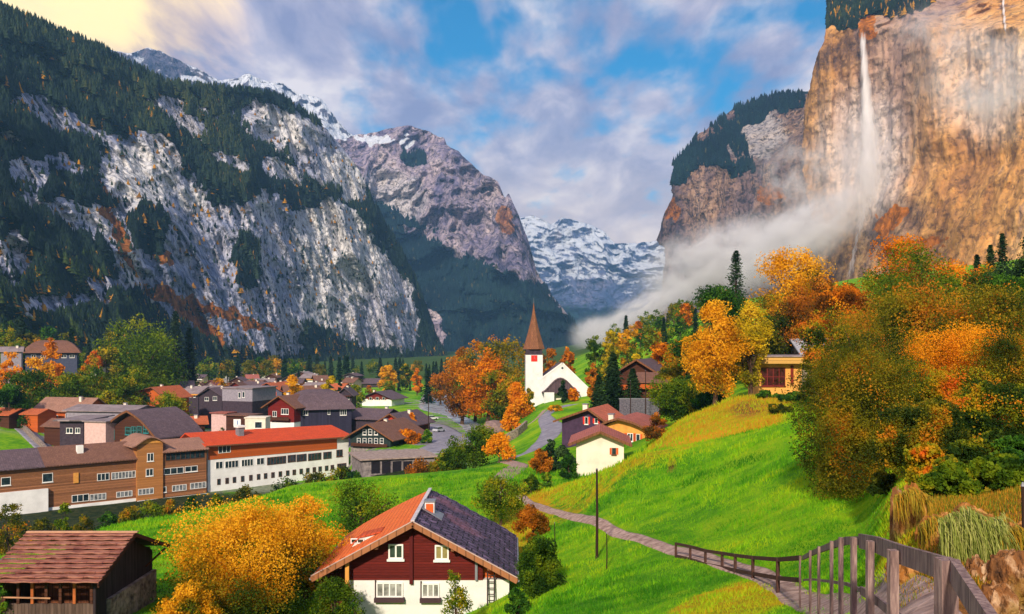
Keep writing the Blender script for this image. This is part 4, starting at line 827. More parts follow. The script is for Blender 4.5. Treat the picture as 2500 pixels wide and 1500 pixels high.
# ---- forest on the mountain walls: far wood that reads as one mass
def scatter_forest(name, m, dens_px, hmin, hmax, seed, pal, mask='forest', thr=0.5, vmin=-60, umin=-120, umax=2600, autumn=0.05, extra=None, wf=0.30):
    rs = np.random.default_rng(seed); P = m['P']; A = m['at'][mask]; nr, nc = P.shape[:2]
    d = P[:, :, 1]; w_ = (A > thr) & (m['V'] > vmin) & (m['U'] > umin) & (m['U'] < umax)
    if extra is not None: w_ |= extra(m)
    area = np.zeros((nr, nc)); dv = np.abs(np.gradient(m['V'], axis=0)); du = np.abs(np.gradient(m['U'], axis=1)); area = dv * du * w_
    p = (area / area.sum()).ravel(); n = int(area.sum() / dens_px)
    idx = rs.choice(nr * nc, n, p=p); i = idx // nc; j = idx % nc; i2 = np.minimum(i + 1, nr - 1); j2 = np.minimum(j + 1, nc - 1)
    a = rs.uniform(0, 1, (n, 1)); b = rs.uniform(0, 1, (n, 1))
    Q = (P[i, j] * (1 - a) + P[i2, j] * a) * (1 - b) + (P[i, j2] * (1 - a) + P[i2, j2] * a) * b
    h = rs.uniform(hmin, hmax, n) ; aut = rs.uniform(0, 1, n) < autumn
    # low poly spruce: three stacked jagged cones
    base = []; fc = []
    K = 5
    for L, (z0, z1, r) in enumerate(((0.05, 0.55, 1.0), (0.32, 0.80, 0.72), (0.6, 1.0, 0.42))):
        o = len(base)
        for k in range(K): an = 2 * math.pi * (k + L * 0.5) / K; q = r * (1.0 if k % 2 else 0.72); base.append((q * math.cos(an), q * math.sin(an), z0 - 0.04 * (k % 2)))
        base.append((0, 0, z1))
        for k in range(K): fc.append((o + k, o + (k + 1) % K, o + K))
    base = np.array(base); fc = np.array(fc)
    rz = rs.uniform(0, 6.28, n); c = np.cos(rz)[:, None]; s = np.sin(rz)[:, None]
    wd = h * rs.uniform(0.75, 1.25, n) * wf * np.where(aut, 1.15, 1); hh = h * np.where(aut, 0.85, 1)
    X = (base[None, :, 0] * c - base[None, :, 1] * s) * wd[:, None]; Yy = (base[None, :, 0] * s + base[None, :, 1] * c) * wd[:, None]
    Zz = base[None, :, 2] * hh[:, None] - 0.1 * h[:, None]
    V = np.stack([X, Yy, Zz], -1) + Q[:, None, :]
    Fc = (fc[None] + (np.arange(n) * len(base))[:, None, None]).reshape(-1, 3)
    cl = fbm(Q[:, 0] / 120, Q[:, 1] / 120, Q[:, 2] / 120, 3, seed) * 0.45
    ti = np.clip(0.30 + cl + rs.uniform(-0.2, 0.2, n), 0, 0.68); ti = np.where(aut, rs.uniform(0.8, 1.0, n), ti)
    o = np_mesh(name, V.reshape(-1, 3), Fc, pal, None, attrs={'tint': np.repeat(ti, len(base))}); tag(o, kind='stuff'); return o
FOR1 = M_leaf('forest_needles', [(0.05, (0.006, 0.014, 0.014)), (0.35, (0.014, 0.030, 0.022)), (0.60, (0.032, 0.055, 0.028)), (0.72, (0.07, 0.08, 0.02)), (0.86, (0.30, 0.14, 0.012)), (1.0, (0.60, 0.28, 0.01))], 0.15)
FOR2 = M_leaf('forest_blue', [(0.05, (0.005, 0.014, 0.020)), (0.4, (0.010, 0.030, 0.034)), (0.7, (0.02, 0.05, 0.045)), (1.0, (0.12, 0.10, 0.03))], 0.1)
scatter_forest('mountain_forest', m1, 10, 8, 15, 3, FOR1, autumn=0.02)
FOR3 = M_leaf('forest_mixed', [(0.05, (0.010, 0.022, 0.010)), (0.35, (0.030, 0.055, 0.014)), (0.60, (0.07, 0.10, 0.016)), (0.72, (0.16, 0.14, 0.02)), (0.86, (0.40, 0.18, 0.012)), (1.0, (0.66, 0.32, 0.01))], 0.2)
m1b = dict(m1); m1b['at'] = {'forest': m1['at']['forest'] * (m1['V'] > np.interp(m1['U'], [-200, 0, 300, 500, 760, 1000], [420, 520, 680, 800, 830, 850]))}
scatter_forest('mountain_forest', m1b, 16, 7, 13, 13, FOR3, autumn=0.12, wf=.36)
scatter_forest('rock_face_trees', m1, 330, 5, 9, 4, FOR1, thr=-1, autumn=0.25, wf=.4)
scatter_forest('mountain_forest', m3, 12, 11, 20, 5, FOR2, autumn=0.02, umin=860)
scatter_forest('cliff_top_forest', m6, 9, 10, 19, 6, FOR2, autumn=0.02, umax=2000)
scatter_forest('cliff_top_forest', m5, 15, 9, 17, 7, FOR1, autumn=0.12, vmin=-60, umax=2560)
# ---------------------------------------------------------------- buildings
WHITE = M_paint('white_render', (0.80, 0.79, 0.78, 1), 0.08, 0.5); CREAM = M_paint('cream_render', S(226, 214, 196), 0.10, 0.6); PINK = M_paint('pinkish_render', S(205, 170, 165), 0.12)
GREYW = M_paint('grey_render', S(140, 134, 145), 0.15); DARKW = M_paint('dark_stained_wall', S(62, 52, 62), 0.25); CONC = M_rough('concrete', S(150, 140, 138), S(92, 86, 88), 1.2, 0.3, 0.03)
OCHRE = M_paint('ochre_render', S(214, 150, 72), 0.12); ORANGEW = M_plank('orange_boards', S(190, 92, 38), 0.2, 'Z', 0.2); REDB = M_plank('maroon_boards', S(112, 30, 26), 0.16, 'Z', 0.22)
BROWNB = M_plank('brown_shingle_boards', S(146, 98, 66), 0.28, 'Z', 0.5); DBROWN = M_plank('dark_timber_boards', S(78, 46, 34), 0.2, 'Z', 0.35); OLDW = M_plank('weathered_boards', S(92, 74, 66), 0.18, 'XY', 0.4)
TRIM = M_plank('roof_trim_timber', S(120, 78, 52), 0.5, 'XY', 0.2); WFR = M_paint('white_window_frame', S(232, 230, 226), 0.05); BFR = M_paint('brown_window_frame', S(96, 60, 44), 0.15); GLASS = M_glass('window_glass'); GLASSL = M_glass('curtained_glass', S(120, 125, 130))
TEAL = M_paint('teal_shutter', S(50, 130, 135), 0.15); ORSH = M_paint('orange_shutter', S(206, 92, 40), 0.12); REDP = M_paint('red_paint', S(215, 48, 34), 0.1); METAL = M_paint('dull_metal', S(120, 122, 130), 0.15, 2, 0.45, 0.5)
R_RED = M_tile('roof_bright_red', S(224, 84, 34), S(208, 70, 28), 0.5, 0.35, 0.1, stain=S(188, 66, 34)); R_ORG = M_tile('roof_orange_tiles', S(240, 122, 58), S(226, 106, 48), 0.22, 0.30, 0.12, stain=S(214, 96, 46)); R_PUR = M_tile('roof_purple_slate', S(84, 68, 92), S(62, 48, 70), 0.25, 0.3, 0.2, stain=S(46, 38, 56))
R_TAN = M_tile('roof_tan_tiles', S(172, 128, 108), S(150, 108, 92), 0.3, 0.3); R_BRN = M_tile('roof_brown_tiles', S(140, 98, 80), S(116, 80, 68), 0.3, 0.3); R_DRK = M_tile('roof_dark_slate', S(112, 92, 98), S(90, 74, 82), 0.4, 0.4); R_GRY = M_tile('roof_grey_sheet', S(150, 134, 136), S(130, 116, 118), 1.2, 3.0)
R_ROSE = M_tile('roof_rose_tiles', S(190, 112, 98), S(168, 92, 82), 0.25, 0.3); R_OD = M_tile('roof_rusty_orange', S(206, 110, 66), S(180, 90, 54), 0.3, 0.3); STONE = M_rough('rubble_stone', S(168, 150, 138), S(82, 70, 68), 2.2, 0.8, 0.08)

class Fac:
    """vertical facade plane measured from the photograph: left corner (u0, Y0), right corner (u1, Y1)"""
    def __init__(s, u0, Y0, u1, Y1, lim=20):
        w_ = (u1 - u0) / F * Y0; dm = abs(w_) * math.tan(R(lim)); Y1 = Y0 + max(-dm, min(dm, Y1 - Y0))
        s.A = Vector(((u0 - CU) / F * Y0, Y0, 0)); B = Vector(((u1 - CU) / F * Y1, Y1, 0)); s.L = (B - s.A).length; s.th = math.atan2(B.y - s.A.y, B.x - s.A.x)
    def x(s, u): k = (u - CU) / F; return (k * s.A.y - s.A.x) / (math.cos(s.th) - k * math.sin(s.th))
    def Y(s, u): return s.A.y + s.x(u) * math.sin(s.th)
    def z(s, u, v): return -(v - HV) / F * s.Y(u)

def fpt(O, T, N, a, n, z): return (O[0] + T[0] * a + N[0] * n, O[1] + T[1] * a + N[1] * n, z)
def fbox(m, O, T, N, a0, a1, z0, z1, n0, n1):
    return m.prism([fpt(O, T, N, a0, n0, z0), fpt(O, T, N, a1, n0, z0), fpt(O, T, N, a1, n1, z0), fpt(O, T, N, a0, n1, z0)], (0, 0, z1 - z0))
def window(par, O, T, N, a0, a1, z0, z1, nx=2, ny=1, fr=None, gl=None, sh=None, sill=True, ft=None, name='window'):
    """frame is the part, pane / shutters / sill its pieces. O origin on the wall, T along it, N outward"""
    fr = fr or WFR; gl = gl or GLASS; m = MB(); w_ = a1 - a0; h_ = z1 - z0; ft = ft or min(0.10, w_ * 0.1)
    fbox(m, O, T, N, a0, a1, z0, z0 + ft, 0.003, 0.09); fbox(m, O, T, N, a0, a1, z1 - ft, z1, 0.003, 0.09)
    for i in range(nx + 1):
        c = a0 + (w_ - ft) * i / nx; fbox(m, O, T, N, c, c + ft, z0 + ft, z1 - ft, 0.003, 0.08 if 0 < i < nx else 0.09)
    for j in range(1, ny):
        c = z0 + h_ * j / ny
        for i in range(nx):
            b0 = a0 + (w_ - ft) * i / nx + ft; b1 = a0 + (w_ - ft) * (i + 1) / nx; fbox(m, O, T, N, b0, b1, c - ft * 0.4, c + ft * 0.4, 0.003, 0.07)
    o = m.build(name, fr, par)
    g = MB(); fbox(g, O, T, N, a0 + ft, a1 - ft, z0 + ft, z1 - ft, 0.002, 0.03); g.build('pane', gl, o)
    if sill: s_ = MB(); fbox(s_, O, T, N, a0 - 0.08, a1 + 0.08, z0 - 0.12, z0 - 0.004, 0.003, 0.18); s_.build('sill', fr, o)
    if sh:
        for q in (a0 - w_ * 0.52 - 0.02, a1 + 0.02):
            s_ = MB(); fbox(s_, O, T, N, q, q + w_ * 0.5, z0, z1, 0.003, 0.06); s_.build('shutter', sh, o)
    return o
def gable_roof(m, x0, x1, y0, y1, ze, za, axis, over=0.8, th=0.22, xa=None, bend=0.0, droop=None):
    """two slabs meeting at the ridge; axis 'y': gable looks to the front"""
    if axis == 'y':
        xm = xa if xa is not None else (x0 + x1) / 2; ya, yb = y0 - over, y1 + over * 0.6
        for (xe, sgn) in ((x0, -1), (x1, 1)):
            sl = (za - ze) / abs(xe - xm); xo = xe + sgn * over; zo = ze - sl * over; rows = []
            n = 8 if bend else 1
            for i in range(n + 1):
                q = i / n; x = xm + (xo - xm) * q; z = za + (zo - za) * q - bend * math.sin(q * math.pi) * 1.0
                rows.append([(x, ya, z + th), (x, yb, z + th)])
            if sgn < 0: rows = rows[::-1]
            m.sheet(rows, th)
    else:
        ym = (y0 + y1) / 2; xa_, xb = x0 - over, x1 + over
        for (ye, sgn) in ((y0, -1), (y1, 1)):
            sl = (za - ze) / abs(ye - ym); yo = ye + sgn * over; zo = ze - sl * over
            rows = [[(xa_, ym, za + th), (xb, ym, za + th)], [(xa_, yo, zo + th), (xb, yo, zo + th)]]
            m.sheet(rows, th)
    return m
def house(name, label, fac, d, veave, vapex=None, vbase=None, roof='front', wall=None, upper=None, vsplit=None, rmat=None, over=0.8, wins=(), group=None, cat='house', side_l=0, side_r=0, chim=None, apex_u=None, bend=0.0, fr=None, gl=None, sh=None, balcony=None, th=0.22, hip=0.0, door=None):
    """wins: (u0, v0, u1, v1, nx, ny) rectangles on the front plane as measured"""
    wall = wall or WHITE; rmat = rmat or R_BRN; upper = upper or wall
    um = (lambda f: (f(0.5)))
    A = fac.A; L = fac.L; c_, s_ = math.cos(fac.th), math.sin(fac.th)
    cs = [(A.x + x * c_ - y * s_, A.y + x * s_ + y * c_) for x, y in ((0, 0), (L, 0), (0, d), (L, d))]
    zb = min(gz(px, py) for px, py in cs) - 0.4
    if vbase is not None: zb = -(vbase - HV) / F * fac.A.y
    u_m = CU + (A.x + L / 2 * c_) / (A.y + L / 2 * s_) * F
    ze = fac.z(u_m, veave) - zb; za = (fac.z(u_m, vapex) if vapex is not None else 0) - zb
    h = empty(name, (A.x, A.y, zb), fac.th, label, cat, group)
    zs = (fac.z(u_m, vsplit) - zb) if vsplit is not None else ze
    ri = 0.12
    if roof == 'front':
        xa = (fac.x(apex_u) if apex_u else L / 2)
        MB().prism([(0, 0, 0), (L, 0, 0), (L, 0, min(zs, ze)), (0, 0, min(zs, ze))], (0, d, 0)).build('wall', wall, h)
        zz = min(zs, ze) ; o_ = 0.04 if upper is not wall else 0.0
        pts = [(-o_, -o_, zz), (L + o_, -o_, zz), (L + o_, -o_, ze), (xa, -o_, za - 0.03), (-o_, -o_, ze)] if zz < ze - 0.02 else [(-o_, -o_, zz + .003), (L + o_, -o_, zz + .003), (xa, -o_, za - 0.03)]
        MB().prism(pts, (0, d + 2 * o_, 0)).build('gable_wall', upper, h)
        gable_roof(MB(), 0, L, 0, d, ze, za, 'y', over, th, xa, bend).build('roof', rmat, h)
        if fac.Y(u_m) < 330:
            b = MB()
            for (xe, sg) in ((0, -1), (L, 1)):
                sl = (za - ze) / abs(xe - xa); xo = xe + sg * over; n = 8 if bend else 1
                for i in range(n):
                    q0, q1 = i / n, (i + 1) / n; f = lambda q: (xa + (xo - xa) * q, -over - 0.03, za + (ze - sl * over - za) * q - bend * math.sin(q * math.pi) + th / 2)
                    b.bar(f(q0), f(q1), 0.06, th * 1.5, up=(0, 0, 1))
            b.build('bargeboard', TRIM, h)
    elif roof == 'side':
        MB().prism([(0, 0, 0), (0, d, 0), (0, d, min(zs, ze)), (0, 0, min(zs, ze))], (L, 0, 0)).build('wall', wall, h)
        zz = min(zs, ze); o_ = 0.04 if upper is not wall else 0
        pts = [(-o_, -o_, zz), (-o_, d + o_, zz), (-o_, d + o_, ze), (-o_, d / 2, za - 0.03), (-o_, -o_, ze)] if zz < ze - 0.02 else [(-o_, -o_, zz + .003), (-o_, d + o_, zz + .003), (-o_, d / 2, za - 0.03)]
        MB().prism(pts, (L + 2 * o_, 0, 0)).build('gable_wall', upper, h)
        gable_roof(MB(), 0, L, 0, d, ze, za, 'x', over, th).build('roof', rmat, h)
    elif roof == 'hip':
        MB().box(0, L, 0, d, 0, ze).build('wall', wall, h)
        m = MB(); o_ = over; q = hip or 0.3; n = 6; rows = []
        for i in range(n + 1):
            t_ = i / n; sh_ = t_ ** 1.0; x0 = -o_ + (L * q + o_) * t_; x1 = L + o_ - (L * q + o_) * t_; y0 = -o_ + (d * 0.48 + o_) * t_; y1 = d + o_ - (d * 0.48 + o_) * t_
            z = ze + (za - ze) * math.sin(t_ * math.pi / 2) ** (0.8 if bend else 1.0) if bend else ze + (za - ze) * t_
            rows.append([(x0, y0, z), (x1, y0, z), (x1, y1, z), (x0, y1, z), (x0, y0, z)])
        m.sheet(rows, 0.0); m.poly([rows[-1][0], rows[-1][1], rows[-1][2], rows[-1][3]]); m.poly([rows[0][3], rows[0][2], rows[0][1], rows[0][0]]); m.build('roof', rmat, h)
    else:
        MB().box(0, L, 0, d, 0, zs if vsplit is not None else ze).build('wall', wall, h)
        if vsplit is not None: MB().box(-.04, L + .04, -.04, d + .04, zs, ze).build('upper_wall', upper, h)
        MB().box(-over, L + over, -over, d + over, ze, ze + 0.3).build('roof', rmat, h)
    Tv = (1, 0); N = (0, -1)
    off = 0.045 if upper is not wall else 0.004
    for wdef in wins:
        u0, v0, u1, v1 = wdef[:4]; nx, ny = (wdef[4:6] if len(wdef) >= 6 else (2, 1)); a0, a1 = fac.x(u0), fac.x(u1)
        z1 = fac.z((u0 + u1) / 2, v0) - zb; z0 = fac.z((u0 + u1) / 2, v1) - zb
        window(h, (0, -off), Tv, N, a0, a1, z0, z1, nx, ny, fr, gl, sh)
    for (k, O, T_, N_, ln) in ((side_l, (-off, 0), (0, 1), (-1, 0), d), (side_r, (L + off, 0), (0, 1), (1, 0), d)):
        for i in range(k):
            a = ln * (i + 0.5) / k - 0.55; zt = min(ze, zs + 99) - 0.7; window(h, O, T_, N_, a, a + 1.1, zt - 1.2, zt, 2, 1, fr, gl, sh)
            if ze > 5: window(h, O, T_, N_, a, a + 1.1, zt - 3.9, zt - 2.7, 2, 1, fr, gl, sh)
    if chim:
        cx_, cy_, ch = chim; cx_ *= L; cy_ *= d; c = MB().box(cx_ - 0.4, cx_ + 0.4, cy_ - 0.4, cy_ + 0.4, ze + 0.2, za + ch).build('chimney', CREAM, h)
        MB().box(cx_ - 0.5, cx_ + 0.5, cy_ - 0.5, cy_ + 0.5, za + ch + 0.002, za + ch + 0.15).build('chimney_cap', METAL, c)
    if balcony:
        u0, v0, u1, v1, bm_ = balcony; a0, a1 = fac.x(u0), fac.x(u1); z1 = fac.z((u0 + u1) / 2, v0) - zb; z0 = fac.z((u0 + u1) / 2, v1) - zb
        b = MB().box(a0, a1, -1.1, -0.06, z0 - 0.12, z0); b.box(a0, a1, -1.1, -1.02, z0 + 0.002, z1)
        b.build('balcony', bm_, h)
    if door:
        u0, v0, u1, v1, dm = door; m = MB(); fbox(m, (0, -off), Tv, N, fac.x(u0), fac.x(u1), fac.z(u0, v1) - zb, fac.z(u0, v0) - zb, 0.003, 0.07); m.build('door', dm, h)
    return h

# ---- long white hotel with the bright red roof
f = Fac(507, 201, 851, 227, 60); zb = -34.2; L = f.L; d = 12.5
h = empty('hotel', (f.A.x, f.A.y, zb), f.th, 'long white and orange hotel with a bright red roof and rows of small windows', 'hotel')
def P2(u, v): return f.x(u), f.z(u, v) - zb
def quad_wall(m, uvs, n0, n1, zclip=None):
    pts = [P2(u, v) for u, v in uvs]; m.prism([(a, -n1, z) for a, z in pts], (0, n1 - n0, 0))
zt0, zt1 = P2(509, 1088)[1], P2(850, 1066)[1]
zsl, zsr = P2(509, 1122)[1], P2(822, 1093)[1]
MB().prism([(0, 0, 0), (L, 0, 0), (L, 0, zt1), (0, 0, zt0)], (0, d, 0)).build('wall', WHITE, h)
m = MB(); quad_wall(m, [(508, 1123), (822, 1096), (822, 1069), (508, 1091)], 0.003, 0.12); m.build('upper_cladding', ORANGEW, h)
zr = max(zt0, zt1); 
m = MB(); m.sheet([[(-1.0, -1.2, zt0 + .05), (L + 1, -1.2, zt1 + .05)], [(-1, d * .75, zt0 + 2.2), (L + 1, d * .75, zt1 + 2.2)]], 0.25); m.sheet([[(-1, d * .75, zt0 + 2.2), (L + 1, d * .75, zt1 + 2.2)], [(-1, d + 1, zt0 + .05), (L + 1, d + 1, zt1 + .05)]], 0.25); m.build('roof', R_RED, h)
MB().bar((-1, -1.24, zt0 - 0.06), (L + 1, -1.24, zt1 - 0.06), 0.08, 0.3).build('fascia', TRIM, h)
wl = [(532,1087,562,1106,3)]
def line_v(u, a, b): return a[1] + (b[1] - a[1]) * (u - a[0]) / (b[0] - a[0])
for (ua, ub, k) in ((526,544,2),(549,582,4),(589,618,4),(626,645,2)): wl.append((ua, line_v(ua, (526,1127), (807,1102)), ub, line_v(ua, (526,1145), (807,1117)), k))
for (ua, ub, k) in ((652,698,6),(702,722,3),(724,748,3),(752,784,4),(789,809,2)): wl.append((ua, line_v(ua, (526,1126), (807,1102)), ub, line_v(ua, (526,1146), (807,1119)), k))
Tv, N = (1, 0), (0, -1)
for i, (a, b_, c, e, k) in enumerate(wl):
    x0, z1 = P2(a, b_); x1, z0 = P2(c, e); z1 = P2((a + c) / 2, b_)[1]; z0 = P2((a + c) / 2, e)[1]
    window(h, (0, -0.13 if i == 0 else -0.003), Tv, N, x0, x1, z0, z1, k, 1, WFR if i < 5 else BFR, GLASS, sill=False)
for i, uu in enumerate((534,554,572,592,612,631,648,666,684,702,718,735,751,767,781,797,811)):
    v0 = line_v(uu, (534,1170), (811,1136)); x0, z1 = P2(uu - 4, v0); x1, _ = P2(uu + 4, v0); z0 = P2(uu, v0 + line_v(uu, (534,14), (811,12)))[1]
    window(h, (0, -0.003), Tv, N, x0, x1, z0, z1, 1 + (i % 3 == 1), 1, BFR, GLASS, sill=False)
for (a, b_, c, e, k) in ((821,1099,836,1114,2),(823,1133,845,1150,4)):
    x0, z1 = P2(a, b_); x1, z0 = P2(c, e); window(h, (0, -0.003), Tv, N, x0, x1, z0, z1, k, 1, BFR, GLASS)
m = MB(); m.box(0.3, L - 0.3, -0.9, -0.01, -2.0, P2(560, 1199)[1]); m.build('basement', CONC, h)
c = MB().box(P2(614, 1)[0] - .9, P2(614, 1)[0] + .5, 4.5, 6, zt0 + .3, zt0 + 3.0).build('chimney', METAL, h)
MB().box(P2(614, 1)[0] - 1.2, P2(614, 1)[0] + .9, 4.2, 6.3, zt0 + 3.003, zt0 + 3.4).build('chimney_cap', WFR, c)

# ---- brown shingled hotel
f = Fac(-60, 171, 506, 200, 60); L = f.L; zb = -34.4
h = empty('hotel', (f.A.x, f.A.y, zb), f.th, 'long brown timber clad hotel with a curved centre gable and white base', 'hotel')
P2 = lambda u, v: (f.x(u), f.z(u, v) - zb)
x1, x2, x3 = f.x(333), f.x(396), f.x(504)
zL = P2(150, 1134)[1]; zb1 = P2(250, 1228)[1]
MB().box(0, x1 - .01, 0.3, 11, 0, zL).build('left_wing', BROWNB, h)
MB().box(x1, x2 - .01, -0.5, 11, 0, P2(365, 1082)[1]).build('centre_bay', M_plank('honey_shingles', S(176, 118, 66), 0.26, 'Z', 0.2), h)
zR = P2(450, 1098)[1]
MB().box(x2, x3, 0.0, 10, 0, zR).build('right_wing', BROWNB, h)
MB().box(-.5, x1 - .05, 0.1, 0.28, 0.0, P2(250, 1226)[1]).build('white_base', WHITE, h)
MB().box(x1, x3 + .02, -0.65, -0.52, 0, P2(420, 1213)[1]).build('white_base', WHITE, h)
xw = f.x(116); MB().box(-.5, xw, -0.6, 0.08, 0.0, P2(60, 1198)[1]).build('white_annex', WHITE, h)
def side_roof(m, a, b, y0, y1, ze, rise, ov=.9, ovx=0.3):
    ym = (y0 + y1) / 2; m.sheet([[(a - ovx, y0 - ov, ze - .1), (b + ovx, y0 - ov, ze - .1)], [(a - ovx, ym, ze + rise), (b + ovx, ym, ze + rise)]], 0.22)
    m.sheet([[(a - ovx, ym, ze + rise), (b + ovx, ym, ze + rise)], [(a - ovx, y1 + ov, ze - .1), (b + ovx, y1 + ov, ze - .1)]], 0.22); return m
xs = f.x(112)
side_roof(MB(), -0.5, xs - .31, 0.3, 11, zL, 3.1, ovx=0).build('roof', R_DRK, h); side_roof(MB(), xs - .3, x1, 0.3, 11, zL + .05, 3.1, ovx=0).build('roof', R_BRN, h)
side_roof(MB(), x2 + .2, x3, 0, 10, zR, 2.0).build('roof', R_TAN, h)
zc = P2(365, 1084)[1]; m = MB(); rows = []
for i in range(11):
    q = i / 10 * 2 - 1; x = (x1 + x2) / 2 + q * ((x2 - x1) / 2 + 1.3); z = zc + 1.9 * (math.cos(q * math.pi) * 0.5 + 0.5) ** 0.8 - 0.25; rows.append([(x, -1.3, z), (x, 9, z)])
m.sheet(rows, 0.25); m.build('curved_roof', R_TAN, h)
m = MB(); pts = [(x1, -0.5, zc), (x2, -0.5, zc)] + [(p[0][0], -0.5, min(p[0][2] - 0.26, 99)) for p in rows[8:1:-1]]; m.prism([(p[0], p[1], max(p[2], zc + 0.002)) for p in pts], (0, 0.3, 0)); m.build('gable_wall', OCHRE, h)
for (a, b_, c, e, k, y) in ((3,1166,27,1186,1,.3),(104,1156,130,1178,1,.3),(238,1156,268,1174,3,.3),(273,1152,332,1169,7,.3),(176,1208,218,1226,3,.3),(220,1206,260,1222,4,.3),(285,1200,324,1214,4,.3),
      (357,1106,373,1126,2,-.5),(354,1144,372,1162,2,-.5),(335,1192,373,1207,4,-.5),(400,1142,448,1158,3,0),(451,1138,482,1152,2,0),(386,1189,406,1203,2,-.02),(420,1184,455,1199,4,-.02),(464,1178,503,1193,4,-.02),(404,1104,500,1122,8,0)):
    x0_, z1 = P2(a, b_); x1_, z0 = P2(c, e); z1 = P2((a + c) / 2, b_)[1]; z0 = P2((a + c) / 2, e)[1]
    window(h, (0, y - 0.003), Tv, N, x0_, x1_, z0, z1, k, 1, WFR if k != 8 else BFR, GLASSL if k > 3 and k != 8 else GLASS, sill=k < 3)
MB().box(f.x(205) - .6, f.x(205) + .6, 2.6, 3.6, zL + 1, zL + 3.2).build('roof_vent', WFR, h)
MB().box(f.x(180), f.x(192), 0.05, 0.28, P2(186, 1180)[1], P2(186, 1155)[1]).build('shutter', OCHRE, h)

